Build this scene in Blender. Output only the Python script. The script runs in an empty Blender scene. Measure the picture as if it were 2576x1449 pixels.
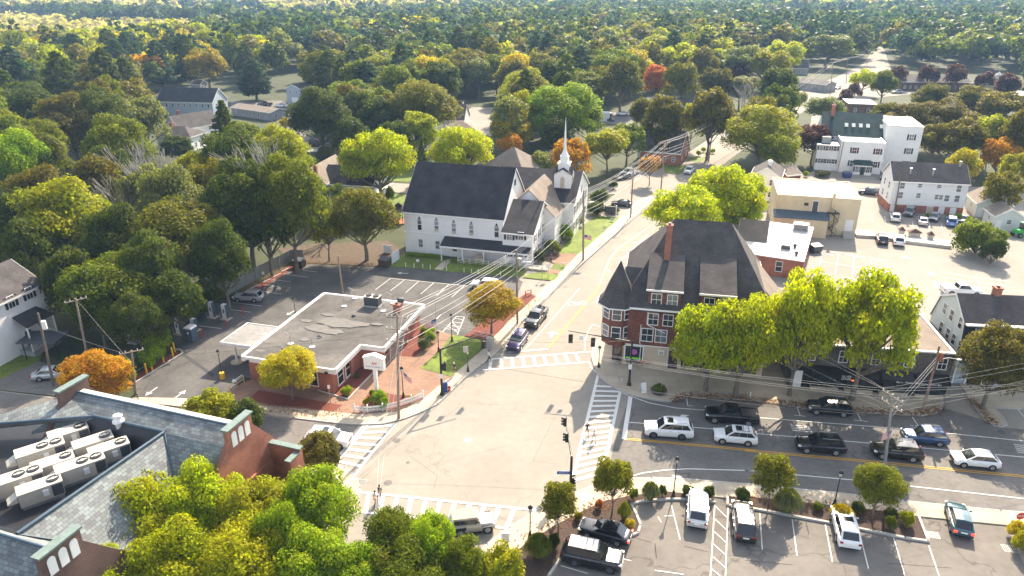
import bpy, bmesh, math, random
import numpy as np
from mathutils import Vector, Matrix, noise as mnoise
rnd = random.Random(7)
scene = bpy.context.scene
COL = scene.collection
# ------------------------------------------------------------------ camera
F_PX, CAM_H, HORIZ = 1800.0, 46.0, -40.0
PITCH = math.atan((724.5 - HORIZ) / F_PX)
cam_data = bpy.data.cameras.new("camera"); cam = bpy.data.objects.new("camera", cam_data); COL.objects.link(cam)
cam.location = (0, 0, CAM_H); cam.rotation_euler = (math.pi / 2 - PITCH, 0, 0)
cam_data.sensor_width = 36; cam_data.lens = F_PX / 2576 * 36; cam_data.clip_end = 20000; cam_data.clip_start = 0.5
scene.camera = cam
# ------------------------------------------------------------------ sky, sun, exposure
SUN_EL = math.radians(37); SUN_X, SUN_Y = 0.37, 0.93
world = bpy.data.worlds.new("World"); scene.world = world; world.use_nodes = True
wn = world.node_tree; bg = wn.nodes["Background"]
sky = wn.nodes.new("ShaderNodeTexSky"); sky.sky_type = 'NISHITA'; sky.sun_disc = False
sky.sun_elevation = SUN_EL; sky.sun_rotation = math.atan2(SUN_X, SUN_Y)
sky.air_density = 1.0; sky.dust_density = 2.0; sky.ozone_density = 1.0
hsv = wn.nodes.new('ShaderNodeHueSaturation'); hsv.inputs['Saturation'].default_value = .55
wn.links.new(sky.outputs[0], hsv.inputs['Color']); wn.links.new(hsv.outputs[0], bg.inputs[0]); bg.inputs[1].default_value = 0.15
sd = bpy.data.lights.new("sun", 'SUN'); so = bpy.data.objects.new("sun", sd); COL.objects.link(so)
sd.energy = 5.0; sd.angle = math.radians(0.53); sd.color = (1.0, 0.85, 0.66)
L = math.hypot(SUN_X, SUN_Y)
sun_vec = Vector((SUN_X / L * math.cos(SUN_EL), SUN_Y / L * math.cos(SUN_EL), math.sin(SUN_EL)))
so.rotation_euler = sun_vec.to_track_quat('Z', 'Y').to_euler(); so.location = (30, 80, 120)
scene.view_settings.view_transform = 'Standard'; scene.view_settings.look = 'None'
scene.view_settings.gamma = 1.0; scene.view_settings.exposure = 1.36
scene.render.engine = 'CYCLES'
scene.cycles.max_bounces = 6; scene.cycles.transparent_max_bounces = 8; scene.cycles.volume_bounces = 0
# ------------------------------------------------------------------ survey helpers: a point of the photograph to a point on the ground
ZT = {'D': (0, 0, 1), '1a': (0, 866.9, .4018), '2a': (577.9, 866.9, .4018), '3a': (1197.2, 866.9, .4018), '4a': (1874.2, 866.9, .4018),
      '5a': (0, 454.1, .3704), '6a': (577.9, 454.1, .3989), '1b': (1197.2, 454.1, .3989), '2b': (1874.2, 412.8, .399), '3b': (0, 0, .3418),
      '4b': (660.5, 0, .3418), '5b': (1321, 0, .3419), '6b': (1898.9, 0, .3419), 'c1': (990.8, 289, .2848), 'c2': (1486.1, 511.9, .3419),
      'c3': (1692.5, 1114.6, .2308), 'c4': (2022.8, 701.8, .2848)}
def DD(c, x, y):
    a, b, s = ZT[c]; return a + s * x, b + s * y
def ray(c, x, y):
    x, y = DD(c, x, y); u = (x - 1288) / F_PX; v = -(y - 724.5) / F_PX
    cp, sp = math.cos(PITCH), math.sin(PITCH)
    return Vector((u, cp + v * sp, -sp + v * cp))
def G(c, x, y, z=0.0):
    r = ray(c, x, y); t = (z - CAM_H) / r.z; return Vector((r.x * t, r.y * t))
def PL(c, x, y, B, n):
    r = ray(c, x, y); m = Vector((-n.y, n.x)); t = (B @ m) / (r.x * m.x + r.y * m.y)
    return (Vector((r.x * t, r.y * t)) - B) @ n, r.z * t + CAM_H
def VH(c, bx, by, tx, ty):
    g = G(c, bx, by); r = ray(c, tx, ty); t = g.length / math.hypot(r.x, r.y); return CAM_H + r.z * t
def V3(p, z=0.0): return Vector((p.x, p.y, z))
# ------------------------------------------------------------------ mesh building
class MB:
    def __init__(s): s.v = []; s.f = []; s.sm = []
    def add(s, vs, fs, M=None, smooth=False):
        o = len(s.v)
        for p in vs:
            p = Vector(p); s.v.append(tuple(M @ p) if M else tuple(p))
        for f in fs: s.f.append(tuple(o + i for i in f)); s.sm.append(smooth)
        return s
    def box(s, x0, x1, y0, y1, z0, z1, M=None):
        return s.add([(x0, y0, z0), (x1, y0, z0), (x1, y1, z0), (x0, y1, z0), (x0, y0, z1), (x1, y0, z1), (x1, y1, z1), (x0, y1, z1)],
                     [(0, 3, 2, 1), (4, 5, 6, 7), (0, 1, 5, 4), (1, 2, 6, 5), (2, 3, 7, 6), (3, 0, 4, 7)], M)
    def prism(s, poly, z0, z1, M=None):
        n = len(poly); a = sum(poly[i][0] * poly[(i + 1) % n][1] - poly[(i + 1) % n][0] * poly[i][1] for i in range(n))
        if a < 0: poly = poly[::-1]
        return s.add([(p[0], p[1], z0) for p in poly] + [(p[0], p[1], z1) for p in poly],
                     [tuple(range(n))[::-1], tuple(range(n, 2 * n))] + [(i, (i + 1) % n, n + (i + 1) % n, n + i) for i in range(n)], M)
    def extr(s, poly, d, M=None):
        """poly: coplanar 3D points, extruded by vector d"""
        n = len(poly); d = Vector(d); P = [Vector(p) for p in poly]
        nn = (P[1] - P[0]).cross(P[2] - P[0])
        if nn.dot(d) > 0: P = P[::-1]
        return s.add(P + [p + d for p in P], [tuple(range(n)), tuple(range(n, 2 * n))[::-1]] + [(i, n + i, n + (i + 1) % n, (i + 1) % n) for i in range(n)], M)
    def tube(s, p0, p1, r0, r1=None, n=8, M=None, smooth=True, caps=True):
        p0 = Vector(p0); p1 = Vector(p1); r1 = r0 if r1 is None else r1; d = (p1 - p0)
        if d.length < 1e-6: return s
        q = d.to_track_quat('Z', 'Y'); vs = []
        for p, r in ((p0, r0), (p1, r1)):
            for i in range(n):
                a = 2 * math.pi * i / n; vs.append(p + q @ Vector((math.cos(a) * r, math.sin(a) * r, 0)))
        s.add(vs, [(i, (i + 1) % n, n + (i + 1) % n, n + i) for i in range(n)], M, smooth)
        if caps: s.add(vs, [tuple(range(n))[::-1], tuple(range(n, 2 * n))], M)
        return s
    def path(s, pts, r, n=5, M=None):
        for a, b in zip(pts, pts[1:]): s.tube(a, b, r, n=n, M=M, caps=False)
        return s
    def lathe(s, prof, n=12, M=None):
        vs = []; k = len(prof)
        for r, z in prof:
            for i in range(n):
                a = 2 * math.pi * i / n; vs.append((r * math.cos(a), r * math.sin(a), z))
        fs = [(j * n + i, j * n + (i + 1) % n, (j + 1) * n + (i + 1) % n, (j + 1) * n + i) for j in range(k - 1) for i in range(n)]
        s.add(vs, fs, M, True); s.add(vs, [tuple(range(n))[::-1], tuple(range((k - 1) * n, k * n))], M)
        return s
    def ball(s, c, r, M=None, nu=10, nv=6, jit=0):
        if isinstance(r, (int, float)): r = (r, r, r)
        vs = []; rr = random.Random(int(abs(c[0] * 71 + c[1] * 37) * 10) % 9999)
        for j in range(nv + 1):
            t = math.pi * j / nv
            for i in range(nu):
                a = 2 * math.pi * i / nu; k = 1 + jit * (rr.random() - .5)
                vs.append((c[0] + k * r[0] * math.sin(t) * math.cos(a), c[1] + k * r[1] * math.sin(t) * math.sin(a), c[2] - r[2] * k * math.cos(t)))
        return s.add(vs, [(j * nu + i, j * nu + (i + 1) % nu, (j + 1) * nu + (i + 1) % nu, (j + 1) * nu + i) for j in range(nv) for i in range(nu)], M, True)
    def mesh(s, name, m):
        me = bpy.data.meshes.new(name); me.from_pydata(s.v, [], s.f)
        me.polygons.foreach_set('use_smooth', s.sm)
        uv = me.uv_layers.new(name="UVMap"); dat = np.zeros(len(me.loops) * 2, dtype=np.float32); k = 0
        V = s.v
        for f in s.f:
            a = Vector(V[f[0]]); n = None
            for i in range(1, len(f) - 1):
                n = (Vector(V[f[i]]) - a).cross(Vector(V[f[i + 1]]) - a)
                if n.length > 1e-9: break
            n = n.normalized() if n is not None and n.length > 1e-9 else Vector((0, 0, 1))
            if abs(n.z) > .995: t = Vector((1, 0, 0)); b = Vector((0, 1, 0))
            else: t = Vector((0, 0, 1)).cross(n).normalized(); b = n.cross(t)
            for i in f:
                p = Vector(V[i]); dat[k] = p.dot(t); dat[k + 1] = p.dot(b); k += 2
        uv.data.foreach_set('uv', dat)
        if m: me.materials.append(m)
        me.update(); return me
    def build(s, name, m, parent=None):
        o = bpy.data.objects.new(name, s.mesh(name, m)); COL.objects.link(o)
        if parent: o.parent = parent
        return o
def tag(o, label=None, cat=None, group=None, kind=None):
    if label: o["label"] = label
    if cat: o["category"] = cat
    if group: o["group"] = group
    if kind: o["kind"] = kind
    return o
def thing(name, label, cat, loc=(0, 0, 0), rot=0.0, group=None):
    o = bpy.data.objects.new(name, None); COL.objects.link(o); o.empty_display_size = .3
    o.location = loc; o.rotation_euler = (0, 0, rot); return tag(o, label, cat, group)
def kids(o): return [c for c in bpy.data.objects if c.parent == o]
def copy_tree(o, parent=None, ch=None):
    c = o.copy(); COL.objects.link(c); c.parent = parent
    for k in kids(o): copy_tree(k, c)
    return c
# ------------------------------------------------------------------ materials
def nodes(m):
    m.use_nodes = True; nt = m.node_tree; return nt, nt.nodes, nt.links, nt.nodes["Principled BSDF"]
MATS = {}
def mat(name, col, rough=.8, var=.12, scale=3.0, metal=0, bump=0, bscale=20, spec=.5, col2=None, coord='Object', emit=None, coat=0, stain=0, cracks=0):
    if name in MATS: return MATS[name]
    m = bpy.data.materials.new(name); nt, N, K, b = nodes(m); MATS[name] = m
    b.inputs['Roughness'].default_value = rough; b.inputs['Metallic'].default_value = metal
    b.inputs['Specular IOR Level'].default_value = spec; b.inputs['Coat Weight'].default_value = coat
    tc = N.new('ShaderNodeTexCoord'); nz = N.new('ShaderNodeTexNoise'); nz.inputs['Scale'].default_value = scale; nz.inputs['Detail'].default_value = 6
    nz.inputs['Roughness'].default_value = .6
    K.new(tc.outputs[coord], nz.inputs['Vector'])
    rp = N.new('ShaderNodeValToRGB'); K.new(nz.outputs[0], rp.inputs[0])
    c2 = col2 if col2 else tuple(c * (1 + var) for c in col)
    c1 = tuple(c * (1 - var) for c in col) if not col2 else col
    rp.color_ramp.elements[0].position = .32; rp.color_ramp.elements[1].position = .68
    rp.color_ramp.elements[0].color = (*c1, 1); rp.color_ramp.elements[1].color = (*c2, 1)
    out = rp.outputs[0]
    if stain:
        n2 = N.new('ShaderNodeTexNoise'); n2.inputs['Scale'].default_value = scale * .13; n2.inputs['Detail'].default_value = 4
        K.new(tc.outputs[coord], n2.inputs['Vector'])
        mr = N.new('ShaderNodeMapRange'); mr.inputs[1].default_value = .35; mr.inputs[2].default_value = .65; mr.inputs[3].default_value = 1 - stain; mr.inputs[4].default_value = 1 + stain
        K.new(n2.outputs[0], mr.inputs[0])
        mx = N.new('ShaderNodeVectorMath'); mx.operation = 'SCALE'; K.new(out, mx.inputs[0]); K.new(mr.outputs[0], mx.inputs['Scale']); out = mx.outputs[0]
    K.new(out, b.inputs['Base Color'])
    if bump:
        n3 = N.new('ShaderNodeTexNoise'); n3.inputs['Scale'].default_value = bscale; n3.inputs['Detail'].default_value = 4; K.new(tc.outputs[coord], n3.inputs['Vector'])
        bp = N.new('ShaderNodeBump'); bp.inputs['Strength'].default_value = bump; bp.inputs['Distance'].default_value = .05; K.new(n3.outputs[0], bp.inputs['Height']); K.new(bp.outputs[0], b.inputs['Normal'])
    if cracks:
        vt = N.new('ShaderNodeTexVoronoi'); vt.feature = 'DISTANCE_TO_EDGE'; vt.inputs['Scale'].default_value = .055
        wz = N.new('ShaderNodeTexNoise'); wz.inputs['Scale'].default_value = .5; wz.inputs['Detail'].default_value = 6; K.new(tc.outputs[coord], wz.inputs['Vector'])
        wm = N.new('ShaderNodeVectorMath'); wm.operation = 'SCALE'; wm.inputs['Scale'].default_value = 3.2; K.new(wz.outputs['Color'], wm.inputs[0]); wa = N.new('ShaderNodeVectorMath'); K.new(wm.outputs[0], wa.inputs[0]); K.new(tc.outputs[coord], wa.inputs[1]); K.new(wa.outputs[0], vt.inputs['Vector'])
        cr = N.new('ShaderNodeMapRange'); cr.inputs[1].default_value = .002; cr.inputs[2].default_value = .006; cr.inputs[3].default_value = 1 - cracks; cr.inputs[4].default_value = 1; K.new(vt.outputs['Distance'], cr.inputs[0])
        sp = N.new('ShaderNodeTexNoise'); sp.inputs['Scale'].default_value = .9; sp.inputs['Detail'].default_value = 9; sp.inputs['Roughness'].default_value = .75; K.new(tc.outputs[coord], sp.inputs['Vector'])
        sr = N.new('ShaderNodeMapRange'); sr.inputs[1].default_value = .58; sr.inputs[2].default_value = .72; sr.inputs[3].default_value = 1; sr.inputs[4].default_value = .9; K.new(sp.outputs[0], sr.inputs[0])
        mm = N.new('ShaderNodeMath'); mm.operation = 'MULTIPLY'; K.new(cr.outputs[0], mm.inputs[0]); K.new(sr.outputs[0], mm.inputs[1])
        m4 = N.new('ShaderNodeVectorMath'); m4.operation = 'SCALE'; K.new(out, m4.inputs[0]); K.new(mm.outputs[0], m4.inputs['Scale']); K.new(m4.outputs[0], b.inputs['Base Color'])
    if emit: b.inputs['Emission Color'].default_value = (*emit[:3], 1); b.inputs['Emission Strength'].default_value = emit[3]
    return m
def brickmat(name, c1, c2, mortar, bw, bh, msize=.01, rough=.85, off=.5, stain=.2, bias=0, squash=1):
    if name in MATS: return MATS[name]
    m = bpy.data.materials.new(name); nt, N, K, b = nodes(m); MATS[name] = m
    uv = N.new('ShaderNodeUVMap'); uv.uv_map = "UVMap"
    br = N.new('ShaderNodeTexBrick'); K.new(uv.outputs[0], br.inputs['Vector'])
    br.inputs['Color1'].default_value = (*c1, 1); br.inputs['Color2'].default_value = (*c2, 1); br.inputs['Mortar'].default_value = (*mortar, 1)
    br.inputs['Scale'].default_value = 1; br.inputs['Mortar Size'].default_value = msize; br.inputs['Bias'].default_value = bias
    br.inputs['Brick Width'].default_value = bw; br.inputs['Row Height'].default_value = bh; br.offset = off
    n2 = N.new('ShaderNodeTexNoise'); n2.inputs['Scale'].default_value = .45; n2.inputs['Detail'].default_value = 7; K.new(uv.outputs[0], n2.inputs['Vector'])
    mr = N.new('ShaderNodeMapRange'); mr.inputs[1].default_value = .3; mr.inputs[2].default_value = .7; mr.inputs[3].default_value = 1 - stain; mr.inputs[4].default_value = 1 + stain
    K.new(n2.outputs[0], mr.inputs[0])
    mx = N.new('ShaderNodeVectorMath'); mx.operation = 'SCALE'; K.new(br.outputs[0], mx.inputs[0]); K.new(mr.outputs[0], mx.inputs['Scale']); K.new(mx.outputs[0], b.inputs['Base Color'])
    bp = N.new('ShaderNodeBump'); bp.inputs['Strength'].default_value = .4; bp.inputs['Distance'].default_value = .02; bp.invert = True
    K.new(br.outputs['Fac'], bp.inputs['Height']); K.new(bp.outputs[0], b.inputs['Normal'])
    b.inputs['Roughness'].default_value = rough; b.inputs['Specular IOR Level'].default_value = .2; return m
def siding(name, col, step=.13, stain=.05):
    m = mat(name, col, .6, .03, 1.5, stain=stain); nt = m.node_tree; N = nt.nodes; K = nt.links; b = N["Principled BSDF"]
    if N.get('wv'): return m
    uv = N.new('ShaderNodeUVMap'); uv.uv_map = "UVMap"; sp = N.new('ShaderNodeSeparateXYZ'); K.new(uv.outputs[0], sp.inputs[0])
    md = N.new('ShaderNodeMath'); md.operation = 'MODULO'; md.name = 'wv'; md.inputs[1].default_value = step; K.new(sp.outputs[1], md.inputs[0])
    bp = N.new('ShaderNodeBump'); bp.inputs['Strength'].default_value = .5; bp.inputs['Distance'].default_value = .3; bp.invert = True
    K.new(md.outputs[0], bp.inputs['Height']); K.new(bp.outputs[0], b.inputs['Normal']); return m
def leafmat(name):
    m = bpy.data.materials.new(name); nt, N, K, b = nodes(m); MATS[name] = m
    oi = N.new('ShaderNodeObjectInfo'); geo = N.new('ShaderNodeNewGeometry')
    mr = N.new('ShaderNodeMapRange'); mr.inputs[3].default_value = .62; mr.inputs[4].default_value = 1.4; K.new(geo.outputs['Random Per Island'], mr.inputs[0])
    tc = N.new('ShaderNodeTexCoord'); nz = N.new('ShaderNodeTexNoise'); nz.inputs['Scale'].default_value = 2.6; nz.inputs['Detail'].default_value = 2; K.new(tc.outputs['Object'], nz.inputs['Vector'])
    # autumn clumps: hue drifts towards yellow in blotches of the crown
    hs = N.new('ShaderNodeHueSaturation'); m2 = N.new('ShaderNodeMapRange'); m2.inputs[1].default_value = .35; m2.inputs[2].default_value = .7; m2.inputs[3].default_value = .517; m2.inputs[4].default_value = .483
    K.new(nz.outputs[0], m2.inputs[0]); K.new(m2.outputs[0], hs.inputs['Hue']); K.new(oi.outputs['Color'], hs.inputs['Color'])
    mx = N.new('ShaderNodeVectorMath'); mx.operation = 'SCALE'; K.new(hs.outputs[0], mx.inputs[0]); K.new(mr.outputs[0], mx.inputs['Scale'])
    K.new(mx.outputs[0], b.inputs['Base Color']); b.inputs['Roughness'].default_value = .55; b.inputs['Specular IOR Level'].default_value = .1
    tr = N.new('ShaderNodeBsdfTranslucent'); t2 = N.new('ShaderNodeVectorMath'); t2.operation = 'MULTIPLY'; t2.inputs[1].default_value = (1.75, 1.85, .5); K.new(mx.outputs[0], t2.inputs[0]); K.new(t2.outputs[0], tr.inputs['Color'])
    ms = N.new('ShaderNodeMixShader'); ms.inputs[0].default_value = .44; K.new(b.outputs[0], ms.inputs[1]); K.new(tr.outputs[0], ms.inputs[2])
    K.new(ms.outputs[0], N["Material Output"].inputs['Surface']); return m
def forestmat(name):
    m = leafmat(name); nt = m.node_tree; N = nt.nodes; K = nt.links
    at = N.new('ShaderNodeAttribute'); at.attribute_name = 'tint'; at.attribute_type = 'GEOMETRY'
    for n in N:
        if n.type == 'HUE_SAT': K.new(at.outputs['Color'], n.inputs['Color'])
    return m
def paint(name, col, metal=.0, rough=.25):
    return mat(name, col, rough, .02, 2, metal=metal, coat=.8)
LEAF = leafmat('leaves'); FOREST = forestmat('forest_leaves')
M_ = dict(
 bark=mat('bark', (.16, .13, .10), .95, .35, 8, bump=.4), palebark=mat('pale_bark', (.32, .30, .26), .9, .3, 8),
 worn=mat('worn_asphalt', (.285, .258, .218), .92, .06, 1.1, bump=.25, bscale=60, stain=.06, spec=.15, cracks=.14), lot=mat('car_park_asphalt', (.175, .158, .138), .9, .1, 1.2, bump=.25, bscale=60, stain=.12, spec=.2, cracks=.3), mid=mat('grey_asphalt', (.150, .139, .126), .85, .14, 2.0, bump=.25, bscale=60, stain=.14, spec=.3, cracks=.3),
 dark=mat('dark_asphalt', (.100, .095, .090), .85, .14, 2.0, bump=.25, bscale=60, stain=.2, spec=.25, cracks=.3),
 walk=brickmat('concrete_paving', (.50, .42, .31), (.44, .37, .28), (.26, .22, .17), 1.5, 1.5, .012, off=0, stain=.12), kerb=mat('kerb_stone', (.42, .40, .36), .8, .15, 5),
 plaza=brickmat('brick_paving', (.235, .135, .09), (.28, .175, .12), (.20, .15, .11), .4, .2, .01, stain=.15),
 brick=brickmat('red_brick', (.42, .13, .07), (.29, .09, .058), (.33, .26, .21), .22, .075, .008, stain=.3),
 brick2=brickmat('brown_brick', (.15, .07, .05), (.11, .06, .045), (.22, .19, .16), .22, .075, .008, stain=.3),
 shingle=brickmat('brown_wall_shingles', (.27, .105, .068), (.14, .055, .042), (.08, .04, .03), .2, .16, .012, stain=.25),
 gshingle=brickmat('grey_wall_shingles', (.16, .14, .12), (.10, .09, .08), (.05, .045, .04), .2, .16, .012, stain=.25),
 roof=brickmat('charcoal_roof_shingles', (.052, .050, .054), (.038, .037, .041), (.025, .025, .027), .3, .14, .01, stain=.3),
 roofg=brickmat('grey_roof_shingles', (.105, .092, .088), (.072, .065, .063), (.042, .038, .038), .3, .14, .012, stain=.3),
 rooft=brickmat('tan_roof_shingles', (.25, .20, .16), (.20, .165, .13), (.14, .12, .10), .3, .14, .01, stain=.15),
 roofgr=brickmat('green_roof_shingles', (.035, .07, .065), (.03, .055, .055), (.02, .035, .035), .3, .14, .01, stain=.2),
 slate=brickmat('slate_tiles', (.125, .125, .135), (.215, .245, .24), (.07, .08, .08), .46, .30, .014, stain=.22, bias=.12, rough=.65),
 wht=siding('white_siding', (.78, .78, .76)), blu=siding('blue_grey_siding', (.36, .42, .48)), navy=siding('navy_siding', (.03, .05, .11)), tan=mat('tan_stucco', (.52, .42, .31), .85, .06, 2, stain=.08),
 yel=mat('cream_painted_wall', (.66, .54, .35), .8, .05, 2, stain=.1), pale=siding('pale_green_siding', (.60, .64, .59)), grys=siding('grey_siding', (.30, .31, .32)),
 trim=mat('white_trim', (.80, .79, .76), .5, .03), glass=mat('window_glass', (.02, .025, .03), .08, .1, spec=.8), glassb=mat('curtained_glass', (.16, .17, .18), .12, .5, 1.5, spec=.8),
 black=mat('black_metal', (.012, .012, .013), .4, .1), steel=mat('galvanised_steel', (.45, .46, .47), .45, .1, metal=.7), wire=mat('bare_wire', (.50, .49, .46), .5, .05), cable=mat('black_cable', (.02, .02, .02), .5, .05),
 wood=mat('weathered_pole', (.27, .21, .16), .9, .25, 6), wpaint=mat('white_road_paint', (.66, .65, .60), .7, .12, 9), ypaint=mat('yellow_road_paint', (.62, .33, .04), .7, .12, 9),
 grass=mat('lawn_grass', (.12, .165, .014), .9, .3, 1.6, bump=.5, bscale=12, stain=.2), soil=mat('woodland_ground', (.030, .042, .012), .95, .3, .2, col2=(.058, .066, .02), bump=.3, bscale=3),
 rmulch=mat('red_mulch', (.16, .040, .024), .95, .4, 9, bump=.6), bmulch=mat('brown_mulch', (.06, .036, .025), .95, .4, 9, bump=.6),
 yellow=mat('yellow_paint', (.75, .45, .02), .5, .05), red=mat('red_paint', (.5, .03, .02), .45, .05), membrane=mat('grey_roof_membrane', (.105, .097, .088), .9, .18, 1.2, stain=.3, spec=.2),
 wmembrane=mat('white_roof_membrane', (.74, .71, .66), .7, .04, .8, stain=.1), bmembrane=mat('black_roof_membrane', (.014, .014, .016), .5, .3, 2), flash=mat('blue_grey_flashing', (.05, .085, .12), .45, .15, 2), copper=mat('weathered_copper', (.14, .19, .17), .6, .2, 3),
 hvac=mat('beige_sheet_metal', (.52, .47, .39), .5, .06, 2), dkgrey=mat('dark_grey_plastic', (.06, .065, .075), .5, .1), fence=mat('grey_green_fence', (.20, .21, .18), .8, .15, 5), wfence=mat('white_vinyl', (.75, .76, .76), .5, .03),
 shutter=mat('dark_shutter', (.02, .025, .04), .5, .1), tyre=mat('tyre_rubber', (.012, .012, .012), .8, .1), rim=mat('alloy_rim', (.45, .45, .46), .3, .05, metal=.8), carglass=mat('car_glass', (.01, .013, .017), .05, .05, spec=1.0),
 tail=mat('red_lamp_lens', (.35, .008, .008), .2, .05), tail_on=mat('lit_red_lamp', (.6, .01, .01), .3, .05, emit=(1, .02, .01, 3)), lampg=mat('lamp_glass', (.75, .74, .66), .25, .05), skin=mat('skin', (.55, .33, .23), .6, .05), water=mat('teal_paint', (.03, .10, .12), .25, .05, coat=.8),
)
# ------------------------------------------------------------------ flat and raised ground pieces
def sheet(name, pts, z, m):
    P = [G(*p) if isinstance(p, tuple) and isinstance(p[0], str) else Vector(p) for p in pts]
    b = MB(); n = len(P); a = sum(P[i].x * P[(i + 1) % n].y - P[(i + 1) % n].x * P[i].y for i in range(n))
    if a < 0: P = P[::-1]
    b.add([(p.x, p.y, z) for p in P], [tuple(range(n))]); return tag(b.build(name, m), kind='structure')
def slab(name, pts, z, m):
    P = [G(*p) for p in pts]; b = MB(); b.prism([(p.x, p.y) for p in P], -.3, z); return tag(b.build(name, m), kind='structure')
def kerb(pts, h=.15, w=.16, name='kerb', m=None):
    P = [G(*p) for p in pts]; b = MB()
    for p, q in zip(P, P[1:]):
        d = (q - p); l = d.length
        if l < .05: continue
        b.box(-.06, l + .06, -w / 2, w / 2, -.1, h, Matrix.Translation((p.x, p.y, 0)) @ Matrix.Rotation(math.atan2(d.y, d.x), 4, 'Z'))
    return tag(b.build(name, m or M_['kerb']), kind='structure')
ZP = .035
def strip(b, p, q, w, z=ZP):
    d = (q - p).normalized(); n = Vector((-d.y, d.x)) * w / 2
    b.add([V3(p - n, z), V3(q - n, z), V3(q + n, z), V3(p + n, z)], [(0, 1, 2, 3)])
def paintlines(name, lines, m=None, z=ZP):
    b = MB()
    for ln in lines:
        w = ln[0]; P = [G(*p) for p in ln[1:]]
        for i, (p, q) in enumerate(zip(P, P[1:])): strip(b, p, q, w, z + .0006 * (i % 2))
    return tag(b.build(name, m or M_['wpaint']), kind='structure')
# ================================================================== THE GROUND
g = MB(); S = 6000; nx = 24
g.add([(-S, -200, -.06), (S, -200, -.06), (S, 7000, -.06), (-S, 7000, -.06)], [(0, 1, 2, 3)]); tag(g.build('ground', M_['soil']), kind='structure')
sheet('road', [('D', -500, 975), ('D', 0, 983), ('D', 145, 1000), ('D', 345, 1000), ('D', 700, 960), ('D', 1150, 800), ('D', 1330, 660), ('D', 1480, 540), ('D', 1595, 455), ('D', 1700, 405), ('D', 1790, 345), ('D', 1900, 290), ('D', 2000, 232), ('D', 2100, 196), ('D', 2172, 160), ('D', 2203, 116), ('D', 2222, 116), ('D', 2236, 160), ('D', 2250, 196), ('D', 2330, 205), ('D', 2340, 232), ('D', 2200, 246), ('D', 2110, 262), ('D', 2085, 330), ('D', 2062, 380), ('D', 2030, 380), ('D', 2045, 268), ('D', 1930, 335), ('D', 1830, 405), ('D', 1760, 470), ('D', 1650, 570), ('D', 1830, 540), ('D', 1960, 460), ('D', 2060, 425), ('D', 2240, 440), ('D', 2440, 470), ('D', 2700, 470), ('D', 2900, 640), ('D', 3300, 1500), ('D', 2600, 2300), ('D', 300, 2300), ('D', 700, 1300), ('D', 640, 1150), ('D', 150, 1075), ('D', -500, 1060)], 0.0, M_['worn'])
sheet('side_street', [('D', -500, 980), ('D', 0, 986), ('D', 145, 1002), ('D', 345, 1006), ('D', 500, 1028), ('D', 650, 1045), ('D', 780, 1062), ('2a', 860, 510), ('2a', 690, 735), ('2a', 560, 790), ('D', 640, 1150), ('D', 150, 1075), ('D', -500, 1060)], .004, M_['mid'])
sheet('east_street', [('3a', 965, 320), ('3a', 1100, 345), ('3a', 1210, 362), ('3a', 1320, 328), ('3a', 1747, 352), ('4a', 230, 377), ('4a', 700, 420), ('4a', 1100, 447), ('4a', 1240, 395), ('4a', 1500, 475), ('4a', 1600, 520), ('4a', 2200, 560), ('4a', 2200, 1085), ('4a', 1600, 1045), ('4a', 1000, 985), ('4a', 640, 940), ('4a', 0, 872), ('3a', 1250, 842), ('3a', 1100, 838), ('3a', 950, 845), ('3a', 810, 865), ('3a', 880, 560)], .004, M_['mid'])
sheet('bank_parking_lot', [('5a', 905, 1372), ('5a', 1240, 1185), ('5a', 1200, 1130), ('5a', 1150, 1000), ('5a', 1200, 900), ('5a', 1560, 800), ('6a', 0, 760), ('6a', 400, 520), ('6a', 530, 530), ('6a', 900, 545), ('6a', 1010, 545), ('6a', 1130, 550), ('6a', 1350, 572), ('6a', 1800, 612), ('6a', 1850, 640), ('1b', 290, 650), ('1b', 250, 760), ('6a', 1640, 860), ('6a', 1500, 985), ('6a', 1400, 975), ('6a', 1230, 910), ('6a', 1100, 1100), ('6a', 200, 1260), ('1a', 1530, 205), ('1a', 1400, 330), ('1a', 1130, 345), ('1a', 870, 345)], .012, M_['dark'])
sheet('rear_street', [('4b', 860, 1340), ('4b', 1100, 1355), ('4b', 1100, 1425), ('4b', 900, 1410), ('4b', 700, 1370), ('4b', 700, 1320)], .01, M_['worn'])
sheet('rear_parking_lot', [('3b', 1700, 745), ('3b', 2050, 740), ('3b', 2250, 760), ('3b', 2250, 1000), ('3b', 2450, 1060), ('3b', 2150, 1060), ('3b', 1990, 830), ('3b', 1700, 820)], .01, M_['mid'])
sheet('plaza_of_shops', [('4b', 1380, 900), ('4b', 1540, 790), ('4b', 1700, 790), ('4b', 1690, 1000), ('4b', 1500, 990)], .01, M_['worn'])
sheet('far_parking_lot', [('5b', 490, 830), ('5b', 880, 820), ('5b', 960, 880), ('5b', 930, 1000), ('5b', 840, 1010), ('5b', 700, 920), ('5b', 540, 900)], .01, M_['mid'])
sheet('far_road_apron', [('5b', 450, 1420), ('5b', 700, 1330), ('5b', 830, 1240), ('5b', 1000, 1330), ('1b', 1100, 90), ('1b', 760, 85), ('1b', 500, 70)], .012, M_['worn'])
sheet('driveway', [('1a', 0, 180), ('1a', 240, 105), ('1a', 420, 150), ('1a', 380, 250), ('1a', 340, 320), ('1a', 0, 285)], .01, M_['mid'])
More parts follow.
